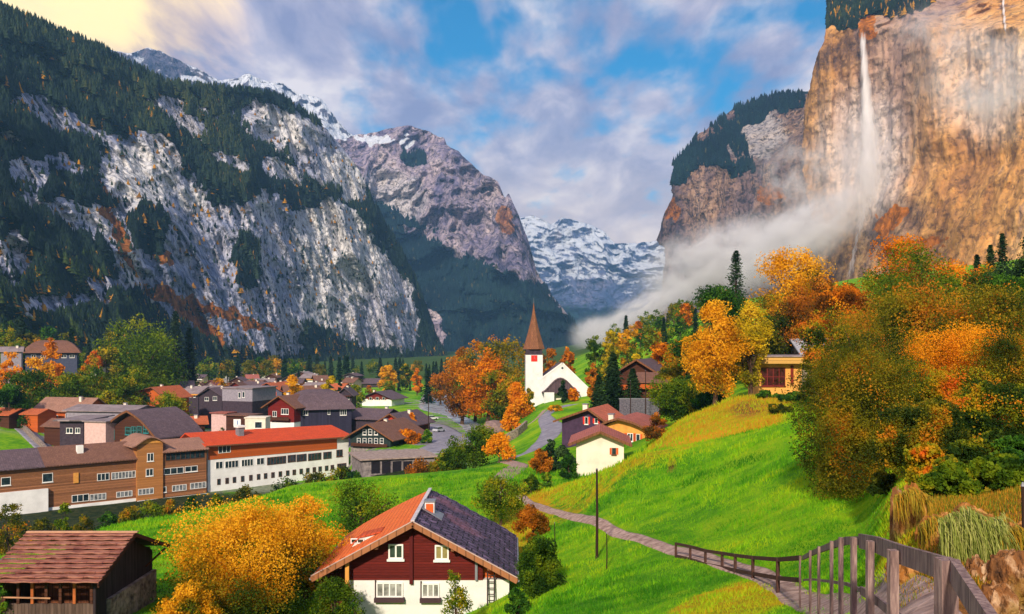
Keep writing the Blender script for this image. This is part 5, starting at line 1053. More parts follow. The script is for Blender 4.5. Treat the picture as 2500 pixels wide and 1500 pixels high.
# ---- village houses measured from the photograph
H_ = [
 ('chalet','brown chalet with a big dark curved roof and teal windows behind the brown hotel',Fac(264,228,382,214,32),13,dict(veave=1058,vapex=1005,roof='front',wall=DBROWN,rmat=R_DRK,over=1.6,bend=-.8,th=.35,wins=((306,1043,319,1062,1,2),(321,1042,333,1061,2,2),(335,1041,346,1060,1,2),(350,1040,363,1058,2,2),(268,1050,280,1072,2,1)),fr=TEAL,chim=None)),
 ('apartment_house','grey flat roofed house with a pinkish front beside the curved roof chalet',Fac(206,226,258,222),12,dict(veave=1031,roof='flat',wall=PINK,rmat=R_GRY,over=.4)),
 ('apartment_house','dark violet walled house with a wide grey roof left of the pinkish front',Fac(146,228,204,228),14,dict(veave=1028,roof='flat',wall=DARKW,rmat=R_GRY,over=1.2,wins=((162,1045,178,1058,2,1),(184,1045,196,1058,2,1)))),
 ('apartment_house','low long building with a pale grey roof behind the dark violet house',Fac(162,250,322,246),12,dict(veave=1004,vapex=994,roof='side',wall=GREYW,rmat=R_GRY,over=.8)),
 ('house','orange timber house with a tan roof on the left below the wooded slope',Fac(86,272,203,268),11,dict(veave=1001,vapex=975,roof='side',wall=ORANGEW,rmat=R_TAN,over=1,wins=((128,1014,142,1024,2,1),(160,1010,172,1022,2,1)))),
 ('shed','small orange shed at the left end of the tan roofed house',Fac(52,262,92,260),7,dict(veave=1012,vapex=1002,roof='side',wall=ORANGEW,rmat=R_OD,over=.5)),
 ('shed','low brown roofed shed under the orange timber house',Fac(108,246,150,244),7,dict(veave=1040,vapex=1026,roof='side',wall=DBROWN,rmat=R_BRN,over=.8)),
 ('chalet','orange chalet with a rust orange roof at the foot of the slope wood',Fac(307,318,402,296),13,dict(veave=968,vapex=946,roof='front',apex_u=375,wall=ORANGEW,rmat=R_OD,over=1.4,wins=((332,972,346,984,2,1),(352,970,366,982,2,1)),fr=TEAL)),
 ('house','small house with a flat orange roof behind the red roof end',Fac(442,244,500,248),8,dict(veave=1034,vapex=1021,roof='side',wall=DBROWN,rmat=R_OD,over=1,wins=((450,1040,462,1050,2,1),(470,1040,486,1050,2,1)))),
 ('hall','dark hall with a domed slate roof behind the white hotel',Fac(722,262,858,268),20,dict(veave=1000,vapex=955,roof='hip',wall=M_plank('navy_wall', S(48,46,66), .5, 'XY', .3),rmat=R_DRK,over=1.3,bend=1,hip=.34,wins=((800,998,806,1012,1,1),(740,1000,752,1014,2,1),(830,1000,846,1014,3,1)))),
 ('chalet','maroon chalet with a brown roof left of the domed hall',Fac(655,262,718,250),13,dict(veave=990,vapex=968,roof='front',wall=WHITE,upper=REDB,vsplit=1031,rmat=R_BRN,over=1.5,wins=((666,1004,676,1018,2,1),(687,998,705,1012,3,1)),balcony=(664,1018,710,1026,DBROWN))),
 ('building','pale grey box shaped house with two narrow windows above a dark ground floor',Fac(543,305,616,300),14,dict(veave=949,roof='flat',wall=DARKW,upper=GREYW,vsplit=980,rmat=R_GRY,over=.5,wins=((582,958,588,972,1,1),(592,957,598,971,1,1)))),
 ('chalet','blue grey chalet with a tan gable roof between grey box and orange poplar',Fac(622,335,688,325),13,dict(veave=953,vapex=936,roof='front',wall=M_paint('slate_wall', S(88,90,110),.2),rmat=R_OD,over=1.2,wins=((640,957,650,967,2,1),(660,957,670,967,2,1)))),
 ('chalet','dark low chalet left of the grey box house',Fac(486,345,542,335),12,dict(veave=966,vapex=948,roof='front',wall=DARKW,rmat=R_DRK,over=1.2,wins=((500,970,510,979,2,1),(520,968,530,978,2,1)))),
 ('kiosk','cream kiosk with a small screen wall behind the red hotel roof',Fac(598,246,648,246),5,dict(veave=1022,roof='flat',wall=CREAM,rmat=CREAM,over=.2,wins=((622,1030,640,1046,1,1),))),
 ('garage','low brown garage with a blue and white sign on the village street',Fac(552,280,604,276),7,dict(veave=1016,roof='flat',wall=DBROWN,rmat=R_BRN,over=.6)),
 ('garage','small flat pinkish garage on the village street',Fac(516,300,552,296),7,dict(veave=1010,roof='flat',wall=PINK,rmat=R_ROSE,over=.5)),
 ('chalet','dark green framed chalet with rows of pale windows under a brown roof',Fac(856,224,953,216),18,dict(veave=1066,vapex=1036,roof='front',wall=CONC,upper=M_paint('dark_green_wall', S(38,52,52),.2),vsplit=1094,rmat=R_BRN,over=1.6,wins=[(u,v,u+9,v+14,1,2) for v in (1048,1070) for u in (872,886,900,914,928) if not (v==1048 and u in (872,928))],balcony=(862,1082,950,1089,DBROWN))),
 ('chalet','red fronted chalet with a dark roof right behind the green framed one',Fac(922,258,992,250),16,dict(veave=1034,vapex=1011,roof='front',wall=DBROWN,upper=M_paint('red_wall', S(178,60,34),.15),vsplit=1046,rmat=R_DRK,over=1.6,wins=((946,1030,954,1042,1,1),(962,1030,970,1042,1,1)))),
 ('house','long dark roofed house between the domed hall and the red fronted chalet',Fac(852,272,928,268),14,dict(veave=1022,vapex=1003,roof='side',wall=DARKW,rmat=R_DRK,over=1)),
 ('chalet','dark red chalet with a white base standing in the bright green field',Fac(884,470,956,462),15,dict(veave=972,vapex=957,roof='front',wall=WHITE,upper=REDB,vsplit=975,rmat=R_DRK,over=2,wins=((902,970,908,977,1,1),(918,970,925,977,1,1),(934,970,940,977,1,1)))),
 ('farmhouse','dark roofed house far behind the green field left of the orange tree',Fac(872,640,925,640),16,dict(veave=936,vapex=926,roof='side',wall=DARKW,rmat=R_DRK,over=1.2)),
 ('round_house','round roofed dark building high on the left slope',Fac(62,372,188,380),18,dict(veave=862,vapex=831,roof='hip',wall=M_paint('blue_grey_wall', S(70,76,98),.15),rmat=R_BRN,over=1.5,bend=1,hip=.3,wins=[(u,866,u+12,874,2,1) for u in (76,100,150,170)])),
 ('cottage','little white cottage with a grey roof on the left slope',Fac(222,380,258,376),8,dict(veave=894,vapex=886,roof='side',wall=WHITE,rmat=R_GRY,over=.8,wins=((234,896,242,902,2,1),))),
 ('cottage','small pale house with a grey roof at the left picture edge on the slope',Fac(2,350,52,356),8,dict(veave=858,vapex=848,roof='side',wall=GREYW,rmat=R_GRY,over=.8)),
 ('hut','dark timber hut at the left picture edge above the retaining wall',Fac(-40,262,22,258),8,dict(veave=1012,vapex=1000,roof='side',wall=DBROWN,rmat=R_OD,over=.8)),
]
far = [(432,12,470,932,'white walled house with a dark roof at the left end of the far village',WHITE,R_DRK,400),(498,0,528,930,'pinkish white house beside the round orange tree in the far village',PINK,R_ROSE,430),
 (585,0,640,934,'wide dark roofed house behind the grey box house',DARKW,R_DRK,420),(628,0,668,926,'house with a lilac roof behind the tan gable chalet',GREYW,R_GRY,480),(668,0,706,934,'dark chalet left of the orange poplar top',DBROWN,R_DRK,400),
 (738,0,778,936,'grey roofed house between the two yellow poplars',GREYW,R_GRY,380),(752,0,796,944,'brown roofed chalet in front of the grey roofed house between the poplars',DBROWN,R_BRN,350),(690,0,722,918,'small dark house behind the orange poplar',DARKW,R_DRK,560),
 (735,0,765,914,'small house with a pale roof at the back of the village',WHITE,R_GRY,600),(770,0,800,918,'maroon house at the back of the village left of the yellow poplar',REDB,R_BRN,570),(560,0,596,922,'small dark chalet at the back of the village street',DBROWN,R_DRK,520),
 (838,0,862,924,'tiny pale house right of the dark cypress',PINK,R_BRN,520),(604,0,630,916,'tiny white house at the very back of the village',WHITE,R_ROSE,620),(648,0,676,914,'tiny brown house at the very back of the village',DBROWN,R_BRN,640),
 (445,0,484,946,'violet roofed house by the parked cars',DARKW,R_GRY,370),(700,0,735,944,'brown house directly in front of the orange poplar',DBROWN,R_BRN,322),(824,0,858,948,'dark roofed house just behind the domed hall',DARKW,R_DRK,330),
 (792,0,832,938,'house with a rust roof right behind the yellow poplar',ORANGEW,R_OD,420),(655,0,690,945,'small red brown chalet behind the blue grey chalet',REDB,R_ROSE,375),(470,0,500,936,'cream house behind the street end',CREAM,R_BRN,460)]
for i, (a, _, b_, va, lb, wm, rm, Y) in enumerate(far):
    hp = 13 * 400 / Y; w_ = b_ - a
    H_.append(('village_house', lb, Fac(a, Y, b_, Y * (1 - 0.03 * ((i % 3) - 1))), 10, dict(veave=va + hp * 0.9, vapex=va, roof='front' if i % 3 == 1 else 'side', wall=wm, rmat=rm, over=1.1, group='small houses of the far village', side_r=0,
        wins=[(a + w_ * q, va + hp * 1.2, a + w_ * (q + 0.14), va + hp * 1.75, 1, 1) for q in (0.18, 0.43, 0.70)])))
far2 = [(505,0,535,944,'brown chalet with a grey roof in front of the pinkish white house',DBROWN,R_GRY,385),(560,0,588,934,'red brown chalet right of the round orange tree',REDB,R_BRN,405),(598,0,628,930,'brown chalet half hidden behind the pale grey box house',DBROWN,R_BRN,440),(640,0,668,912,'small white chalet in the back row before the tree belt',WHITE,R_BRN,690),
 (706,0,734,926,'orange boarded chalet behind the orange poplar',ORANGEW,R_DRK,440),(722,0,750,908,'tiny brown chalet in the back row left of the poplars',DBROWN,R_GRY,700),(776,0,800,928,'cream chalet between the two poplars',CREAM,R_BRN,460),(545,0,570,912,'tiny grey chalet in the back row behind the street end',GREYW,R_DRK,680),
 (575,0,602,908,'tiny pale chalet in the back row near the middle',CREAM,R_DRK,720),(436,0,462,918,'small dark chalet at the far left of the back row',DBROWN,R_DRK,520),(470,0,496,916,'small pinkish chalet in the back row at the left',PINK,R_DRK,560),(840,0,870,912,'small dark chalet in the back row right of the cypress',DARKW,R_DRK,640)]
for i, (a, _, b_, va, lb, wm, rm, Y) in enumerate(far2):
    hp = 11 * 400 / Y; w_ = b_ - a
    H_.append(('village_house', lb, Fac(a, Y, b_, Y * (1 - 0.03 * ((i % 3) - 1))), 9, dict(veave=va + hp * 0.8, vapex=va, roof='front' if i % 2 else 'side', wall=WHITE if i % 3 == 0 else wm, upper=wm, vsplit=va + hp * 1.8, rmat=rm, over=1.3, group='small houses of the far village',
        wins=[(a + w_ * q, va + hp * 1.1, a + w_ * (q + 0.14), va + hp * 1.6, 1, 1) for q in (0.2, 0.62)])))
for i, (nm, lb, fc_, dd, kw) in enumerate(H_):
    if kw.get('roof') in ('side', 'front') and 'chim' not in kw and nm not in ('shed', 'hut', 'farmhouse'): kw['chim'] = (.25 + .13 * (i % 5), .35 + .1 * (i % 4), .55)
    if nm in ('chalet', 'house') and 'sh' not in kw and i % 3 != 1 and len(kw.get('wins', ())) < 5: kw['sh'] = (ORSH, TEAL, M_paint('brown_shutter', S(120, 70, 48), .1))[i % 3]
    if nm == 'village_house' and i % 2 == 0: u0_ = CU + fc_.A.x / fc_.A.y * F; kw['balcony'] = (u0_ + 1.5, kw['veave'] + 3.4, u0_ + fc_.L / fc_.A.y * F - 1.5, kw['veave'] + 5.6, (DBROWN, OCHRE, WFR)[i % 3])
    house(nm, lb, fc_, dd, **kw)
# screens / signs
o = empty('street_sign', G(579, 272), 0, 'blue and white square sign on the brown garage front', 'sign'); o.location.z = -(1040 - HV) / F * 272
MB().box(-1.1, 1.1, -0.06, 0, 0, 2.0).build('board', WHITE, o); MB().tube([(0.1, -0.09, 0.4), (0.1, -0.09, 1.6)], 0.12, 6).build('blue_mark', M_paint('sign_blue', S(60, 120, 190), .05), o)
# flat garage with parking deck
f = Fac(885, 188, 1062, 200); house('garage', 'long flat roofed concrete garage with dark openings in front of the asphalt bend', f, 12, veave=1120, vbase=1166, roof='flat', wall=CONC, rmat=M_rough('gravel_roof', S(170, 150, 140), S(128, 112, 106), 1.5, .2, .03), over=.7, cat='garage',
    wins=[(u, 1125, u + 24, 1158, 1, 1) for u in (905, 931, 957, 983, 1009)], fr=CONC, gl=M_paint('dark_opening', S(28, 26, 34), .2))

# ---- church
WCH = M_paint('church_white', (0.70, 0.69, 0.68, 1), 0.09, 0.5); SHING = M_tile('spire_shingles', S(146, 96, 66), S(112, 70, 50), .3, .35, .25); 
f = Fac(1284, 275, 1322, 276); x, y, z = f.A.x, f.A.y, gz(f.A.x, f.A.y) - 1.0
W_ = f.L; t_ = empty('church_tower', (x + W_ / 2, y + W_ / 2, z), R(2), 'white church tower with a tall pointed brown shingled spire and red clock face', 'church tower')
zt = -(867 - HV) / F * 275 - z; MB().prism([(-W_/2 - .15, -W_/2 - .15, 0), (W_/2 + .15, -W_/2 - .15, 0), (W_/2 + .15, W_/2 + .15, 0), (-W_/2 - .15, W_/2 + .15, 0)], (0, 0, zt)).build('wall', WCH, t_)
ze = -(853 - HV) / F * 275 - z; MB().box(-W_/2 - .05, W_/2 + .05, -W_/2 - .05, W_/2 + .05, zt + .002, ze).build('belfry', DARKW, t_)
zp = -(737 - HV) / F * 275 - z; m = MB(); rows = []
for q in (0, .03, .08, .16, .26, .38, .52, .68, .84, 1.0):
    r = (W_ / 2 + 0.95) * ((1 - q) ** 1.55 * 0.82 + 0.18 * (1 - q)) + 0.03; rows.append([(r * math.cos(k * math.pi / 4 + math.pi / 8) * 1.05, r * math.sin(k * math.pi / 4 + math.pi / 8) * 1.05, ze + (zp - ze) * q) for k in range(9)])
m.sheet(rows); m.poly(rows[0][:8]); m.build('spire', SHING, t_)
MB().tube([(0, 0, zp - .3), (0, 0, zp + 1.2)], [.06, .03], 5).build('finial', METAL, t_)
m = MB(); m.prism([(-.95, -W_/2 - .17, zt - 2.0), (.95, -W_/2 - .17, zt - 2.0), (.95, -W_/2 - .17, zt - 0.1), (-.95, -W_/2 - .17, zt - .1)], (0, -0.08, 0)); ck = m.build('clock_face', REDP, t_)
MB().bar((0, -W_/2 - .28, zt - 1.05), (0, -W_/2 - .28, zt - .4), .08).bar((0, -W_/2 - .28, zt - 1.05), (.42, -W_/2 - .28, zt - 1.3), .08).build('clock_hand', METAL, ck)
f = Fac(1318, 275, 1434, 275); L = f.L; zb = min(gz(f.A.x, f.A.y), gz(f.A.x + L, f.A.y)) - 1.5
n_ = empty('church', (f.A.x, f.A.y, zb), f.th, 'white church nave with a plain stepped front gable and an arched porch', 'church')
P2 = lambda u, v: (f.x(u), f.z(u, v) - zb)
e0, e1, ap = P2(1318, 928), P2(1433, 948), P2(1373, 889)
MB().prism([(0, 0, 0), (L, 0, 0), (L, 0, e1[1]), (ap[0], 0, ap[1]), (0, 0, e0[1])], (0, 20, 0)).build('wall', WCH, n_)
m = MB(); m.sheet([[(-.9, .5, e0[1] - .5), (-.9, 20.6, e0[1] - .5)], [(ap[0], .5, ap[1] + .1), (ap[0], 20.6, ap[1] + .1)], [(L + .9, .5, e1[1] - .5), (L + .9, 20.6, e1[1] - .5)]], .25); m.build('roof', R_DRK, n_)
m = MB()
for a, b_ in (((-.5, e0[1] - .25), (ap[0], ap[1] + .25)), ((ap[0], ap[1] + .25), (L + .5, e1[1] - .25))): m.bar((a[0], -.06, a[1]), (b_[0], -.06, b_[1]), .2, .5)
m.build('verge', WCH, n_)
q = P2(1373, 899); m = MB(); m.prism([(q[0] + .35 * math.cos(k), -.03, q[1] + .35 * math.sin(k)) for k in [i * math.pi / 4 for i in range(8)]], (0, .025, 0)); m.build('oculus', GLASS, n_)
p0, p1, pa = P2(1327, 957), P2(1414, 957), P2(1368, 922)
m = MB(); rows = []
for i in range(13):
    s_ = i / 12 * 2 - 1; xx = pa[0] + s_ * (p1[0] - p0[0]) / 2 * 1.05; zz_ = p0[1] + (pa[1] - p0[1]) * (math.cos(s_ * math.pi) * .5 + .5) ** .75; rows.append([(xx, -3.2, zz_), (xx, -.05, zz_)])
m.sheet(rows, .3); m.build('porch_roof', R_DRK, n_)
lo_ = p0[1] - .35; pts = [(p1[0] - .1, -2.9, lo_), (p0[0] + .1, -2.9, lo_)] + [(r[0][0], -2.9, max(lo_ + .01, r[0][2] - .31)) for r in rows[1:-1]]
MB().prism(pts, (0, .12, 0)).build('porch_gable', M_tile('porch_shingles', S(96, 76, 84), S(72, 56, 66), .4, .3), n_)
m = MB(); m.box(p0[0] + .1, P2(1352, 950)[0], -3.0, -.01, 0, p0[1] + .0); m.build('porch_wall', WCH, n_)
m = MB(); a0, a1 = P2(1386, 950)[0], P2(1409, 950)[0]; cz = P2(1398, 952)[1]; pts = [(a1, -.1, cz - 2.4), (a0, -.1, cz - 2.4)] + [((a0 + a1) / 2 - (a1 - a0) / 2 * math.cos(k * math.pi / 8), -.1, cz - .4 + (a1 - a0) / 2.2 * math.sin(k * math.pi / 8)) for k in range(9)]
m.prism(pts, (0, .08, 0)); m.build('door', ORSH, n_)
for xx in (p0[0] + .3, p1[0] - .3): MB().box(xx - .15, xx + .15, -3.1, -2.8, 0, p0[1]).build('porch_post', WCH, n_)
MB().box(P2(1354, 1)[0], P2(1385, 1)[0], -.12, -.01, 0.8, P2(1370, 938)[1]).build('porch_recess', CREAM, n_)

# ---- chalets below the church, timber chalet and the yellow hut
house('chalet', 'white chalet with a rose roof and orange shutters standing at the meadow edge', Fac(1407, 113, 1523, 112.4), 9, veave=1080, vapex=1056, roof='front', wall=CREAM, rmat=R_ROSE, over=1.0, wins=((1494, 1094, 1504, 1110, 1, 1),), sh=ORSH, fr=BFR, cat='chalet')
house('chalet', 'wide low chalet with orange shutters right behind the white one', Fac(1462, 140, 1580, 133), 11, veave=1050, vapex=1024, roof='front', apex_u=1512, wall=CREAM, upper=OCHRE, vsplit=1088, rmat=R_ROSE, over=1.1, bend=-.35, wins=((1532, 1058, 1546, 1078, 2, 1), (1553, 1060, 1563, 1080, 1, 1)), fr=WFR, sh=ORSH, cat='chalet', chim=(.15, .3, .4))
house('chalet', 'dark chalet with a salmon roof and red shutters above the other two', Fac(1372, 152, 1478, 146), 11, veave=1026, vapex=1000, roof='front', apex_u=1440, wall=M_paint('indigo_wall', S(66, 48, 72), .2), rmat=M_tile('roof_salmon', S(216, 122, 96), S(196, 104, 80), .25, .3, .12), over=1.2, wins=((1428, 1018, 1436, 1036, 1, 1), (1452, 1022, 1460, 1034, 1, 1)), fr=WFR, sh=REDP, cat='chalet', chim=(.38, .4, .5))
house('chalet', 'dark brown timber chalet with a balcony right of the fir trees', Fac(1512, 180, 1602, 172), 12, veave=908, vapex=880, roof='front', wall=DBROWN, rmat=R_DRK, over=1.3, wins=((1540, 925, 1552, 936, 2, 1), (1568, 925, 1580, 936, 2, 1), (1585, 952, 1596, 966, 2, 1)), balcony=(1516, 940, 1600, 950, ORANGEW), cat='chalet', vbase=1012)
house('annex', 'lower brown roofed timber annex with an orange railing beside the dark chalet', Fac(1560, 168, 1622, 164), 8, veave=930, vapex=914, roof='side', wall=DBROWN, rmat=R_BRN, over=1.3, balcony=(1562, 938, 1620, 948, ORANGEW), cat='chalet', vbase=1000)
o = empty('retaining_wall', G(1562, 160), R(-3), 'grey mesh covered retaining wall below the dark timber chalet', 'wall'); o.location.z = -(1022 - HV) / F * 160
MB().box(-3.6, 3.4, 0, .3, -1.5, 3.4).build('panel', M_rough('grey_mesh', S(110, 108, 118), S(58, 58, 68), 4, .5, .05), o); MB().box(-3.7, 3.5, -.06, .36, 3.402, 3.55).build('coping', METAL, o)
# yellow hut
f = Fac(1853, 128, 1957, 128); zb = gz(f.A.x, 128) - 1.2; L = f.L; h = empty('hut', (f.A.x, 128, zb), 0, 'yellow flat roofed hut with a maroon lattice window on the right hillside', 'hut')
P2 = lambda u, v: (f.x(u), f.z(u, v) - zb); zt = P2(1900, 888)[1]
MB().box(0, L, 0, 6, 0, zt).build('wall', M_paint('yellow_render', S(226, 160, 82), .1), h)
MB().box(L + .002, L + 2.2, .3, 6, 0, zt).build('side_wall', STONE, h)
MB().box(-1.1, L + 3.2, -1.3, 7, zt, zt + .95).build('roof_band', M_plank('ochre_fascia', S(206, 160, 88), .5, 'Z', .15), h); MB().box(-1.3, L + 3.3, -1.5, 7.2, zt + .952, zt + 1.15).build('roof', R_GRY, h)
a = P2(1858, 898); b_ = P2(1917, 943); window(h, (0, -.003), Tv, N, a[0], b_[0], b_[1], a[1], 4, 2, M_paint('maroon_frame', S(118, 44, 40), .1), M_glass('dark_maroon_glass', S(70, 30, 34)))
a = P2(1930, 893); b_ = P2(1937, 940); MB().box(a[0], b_[0], -.12, -.01, b_[1], a[1]).build('door_slot', M_paint('maroon_paint', S(120, 40, 30), .1), h)
house('house', 'pale slate roof of a house showing behind the yellow hut', Fac(1962, 139, 2060, 139), 9, veave=862, vapex=830, roof='side', wall=STONE, rmat=M_tile('roof_pale_slate', S(190, 192, 205), S(168, 170, 186), .3, .3, .1), over=.8)

# ---- cars parked along the village street
def M_car(c): return M_paint('car_paint', c, .04, 1, .35, .6)
TYRE = M_paint('tyre_rubber', S(30, 30, 32), .1); CG = M_glass('car_glass', S(40, 46, 56))
def car(lb, u, Y, rz, mt):
    o = empty('parked_car', G(u, Y, .1), R(rz), lb, 'car', 'cars parked along the village street')
    m = MB(); m.prism([(-2.1, -.85, .35), (2.1, -.85, .35), (2.15, -.85, .75), (1.2, -.85, .92), (-1.9, -.85, .98), (-2.15, -.85, .8)], (0, 1.7, 0)); m.build('body', mt, o)
    m = MB(); m.prism([(-1.7, -.75, .97), (.95, -.75, .93), (.35, -.72, 1.45), (-1.3, -.72, 1.45)], (0, 1.5, 0)); m.build('cabin', CG, o); MB().box(-1.28, .33, -.7, .7, 1.452, 1.5).build('car_roof', mt, o)
    for x in (-1.3, 1.3):
        for y in (-.87, .67): MB().tube([(x, y, .33), (x, y + .2, .33)], .33, 10).build('wheel', TYRE, o)
for a in (('white car at the near end of the village street', 508, 292, 20, M_car(S(225, 225, 228))), ('dark grey car behind the white car on the village street', 500, 312, 15, M_car(S(70, 72, 84))), ('red car parked by the violet roofed house', 478, 340, 40, M_car(S(170, 40, 36))), ('silver car on the village street left of the pinkish garage', 530, 285, -30, M_car(S(170, 172, 182))),
    ('blue car at the corner by the round green tree', 462, 300, 70, M_car(S(60, 84, 140))), ('black car in the middle of the village street', 545, 268, 10, M_car(S(34, 34, 40))), ('white van-like car far up the village street', 470, 365, 60, M_car(S(214, 212, 210))), ('silver car on the asphalt bend by the river', 1072, 262, 60, M_car(S(180, 182, 190))), ('white car at the river end of the road', 1055, 330, 30, M_car(S(220, 220, 224)))): car(*a)
# ---------------------------------------------------------------- red chalet in front
px = lambda u, Y: (u - CU) / F * Y
XR = -5.74; zr = -10.52; zg = -17.2
h = empty('chalet', (XR, 53.0, zg), 0, 'large red and white chalet in front, roof orange on the left and purple slate right', 'chalet')
def LZ(v, Y=53.0): return -(v - HV) / F * Y - zg
def LX(u, Y=53.0): return px(u, Y) - XR
xl, xr = LX(852), LX(1243); zs = LZ(1416); ra = zr - zg; sl = 0.525
roofz = lambda x: ra - abs(x) * sl - .18
D_ = 9.2
MB().box(xl, xr, 0, D_, -2, zs).build('wall', M_paint('white_plaster', (0.74, 0.72, 0.70, 1), .08, .8), h)
wood = [(xl - .06, -.06, zs + .003), (xr - 1.55, -.06, zs + .003), (xr - 1.55, -.06, roofz(xr - 1.55)), (0, -.06, ra - .2), (xl - .06, -.06, roofz(xl))]
MB().prism(wood, (0, D_ + .1, 0)).build('upper_wall', M_plank('dark_red_boards', S(98, 30, 25), .16, 'Z', .4), h)
MB().prism([(xr - 1.547, .5, zs + .003), (xr + .03, .5, zs + .003), (xr + .03, .5, roofz(xr)), (xr - 1.547, .5, roofz(xr - 1.547))], (0, D_ - .6, 0)).build('loggia_wall', ORANGEW, h)
MB().box(LX(768), xl - .07, 1.2, D_ - .5, -2, roofz(LX(770)) - .1).build('side_annex', M_plank('annex_boards', S(96, 44, 30), .25, 'XY', .35), h)
y0, y1 = -1.0, 10.3; xe0, xe1 = -5.85, 6.05
def slope(xe, n, wav, th=.16):
    rows = []
    for i in range(n + 1):
        q = i / n; x = xe * q; lift = 0.12 * math.sin(q * math.pi) - .25 * (q > .8) * (q - .8) * 2
        rows.append([(x, y0 + (y1 - y0) * j / 24, ra - abs(x) * sl + lift + (wav(x, j) if wav else 0)) for j in range(25)])
    return rows if xe > 0 else rows[::-1]
MB().sheet(slope(xe0, 10, None), .16).build('left_roof', R_ORG, h)
def M_slate_rough():
    t = NT('old_purple_slate'); v = t.tc(); b = t.n('ShaderNodeTexBrick'); t.l(v, b.inputs['Vector']); b.inputs['Scale'].default_value = 1; b.inputs['Brick Width'].default_value = .62; b.inputs['Row Height'].default_value = .42; b.inputs['Mortar Size'].default_value = .05; b.inputs['Mortar Smooth'].default_value = .5
    b.inputs['Color1'].default_value = S(118, 98, 128); b.inputs['Color2'].default_value = S(82, 66, 92); b.inputs['Mortar'].default_value = S(24, 18, 30)
    n = t.noise(t.tc(scale=(.5, 2.5, 1)), 2.2, 7, .65); n2 = t.noise(v, .28, 4); c = t.mix(t.map(n, .38, .60, .8, 0), b.outputs['Color'], S(34, 26, 44)); c = t.mix(t.map(n2, .5, .62, 0, .55), c, S(138, 92, 108))
    return t.done(t.bsdf(c, .7, t.bump(t.math('SUBTRACT', n, b.outputs['Fac']), .9, .12), .35))
MB().sheet(slope(xe1, 26, lambda x, j: 0.045 * math.sin(j * 2.1 + x * 1.3) + 0.03 * math.sin(x * 9 + j * .7)), .16).build('right_roof', M_slate_rough(), h)
m = MB(); 
for j in range(19): m.box(-.11, .11, y0 + j * .6 - .02, y0 + j * .6 + .5, ra + .02, ra + .12)
m.build('ridge_cap', M_paint('ridge_lead', S(190, 184, 190), .15), h)
m = MB()
for xe in (xe0, xe1): m.bar((0, y0 - .05, ra - .14), (xe, y0 - .05, ra - abs(xe) * sl - .14 - .1), .06, .30)
m.build('bargeboard', M_plank('barge_timber', S(158, 104, 70), .5, 'XY', .15), h)
m = MB(); m.bar((0, y0 - .06, ra + .06), (xe1, y0 - .06, ra - abs(xe1) * sl - .02), .08, .05).bar((0, y0 - .06, ra + .06), (xe0, y0 - .06, ra - abs(xe0) * sl - .02), .08, .05); m.build('verge_flashing', M_paint('pale_flashing', S(186, 160, 150), .15), h)
for xe in (xe0, xe1): MB().tube([(xe * 1.01, y0, ra - abs(xe) * sl - .22), (xe * 1.01, y1, ra - abs(xe) * sl - .24)], .07, 7).build('gutter', METAL, h)
for u in (1005,): MB().box(LX(u) - .11, LX(u) + .09, -.24, -.062, zs - .2, ra - .45).build('post', M_paint('oxblood_post', S(84, 26, 26), .1), h)
for (xa, xb, y_) in ((xl - .1, xl + .12, -.7),): MB().box(xa, xb, y_, y_ + .15, zs - .3, roofz(xl) + .0).build('post', OCHRE, h)
MB().bar((xl + .0, -.65, zs + .2), (xl + .05, -.1, zs - .5), .12).build('bracket', OCHRE, h)
MB().box(LX(1160), LX(1166), -.2, -.065, zs, roofz(LX(1163)) - .1).build('downpipe', METAL, h)
for k in range(4):   # purlin ends
    xx = (-4.2, -2.1, 2.3, 4.4)[k]; MB().box(xx - .09, xx + .09, -.95, -.062, roofz(xx) - .32, roofz(xx) - .1).build('purlin', TRIM, h)
CURT = M_glass('glass_with_curtain', S(150, 150, 145)); DARKG = M_glass('dark_green_glass', S(52, 66, 58))
for i, (a, b_, c, e, k, g) in enumerate(((949, 1328, 985, 1364, 2, DARKG), (1062, 1330, 1096, 1366, 2, M_glass('yellowish_glass', S(140, 128, 84))))):
    window(h, (0, -.065), Tv, N, LX(a), LX(c), LZ(e), LZ(b_), k, 1, WFR, g, ft=.09)
for i, (a, b_, c, e, k) in enumerate(((919, 1422, 984, 1458, 4), (1030, 1424, 1073, 1459, 3))):
    o = window(h, (0, -.004), Tv, N, LX(a), LX(c), LZ(e), LZ(b_), k, 1, WFR, CURT, ft=.08, sill=False)
    MB().box(LX(a) - .1, LX(c) + .1, -.35, -.01, LZ(e) - .24, LZ(e) - .005).build('window_box', M_paint('dark_planter', S(70, 52, 56), .15), o)
    MB().box(LX(a) - .08, LX(a) - .01, -.1, -.005, LZ(e), LZ(b_) + .12).build('surround', M_paint('dark_surround', S(60, 40, 40), .1), o)
# dormer on the orange slope
dx0 = LX(905, 55.5); zD = ra - abs(dx0) * sl; dm = MB(); dm.prism([(dx0 - .9, 1.0, zD - .35), (dx0 + .7, 1.0, zD + .45), (dx0 - .4, 1.0, zD + .22)], (0, 1.2, 0)); d_ = dm.build('dormer', WFR, h)
MB().sheet([[(dx0 - 1.0, .85, zD - .22), (dx0 - 1.0, 2.3, zD - .22)], [(dx0 - .4, .85, zD + .30), (dx0 - .4, 2.3, zD + .30)], [(dx0 + .9, .85, zD + .62), (dx0 + .9, 2.3, zD + .62)]], .06).build('dormer_roof', M_tile('dormer_tiles', S(214, 92, 48), S(196, 78, 42), .22, .3, .1), d_)
window(d_, (dx0 - .6, 1.0), Tv, N, -.35, .45, zD - .12, zD + .18, 2, 1, WFR, DARKG, ft=.05, sill=False, name='dormer_window')
c = MB().box(.28, .88, 3.4, 4.1, ra - .6, ra + .35).build('chimney', M_paint('chimney_plaster', S(214, 205, 205), .2), h)
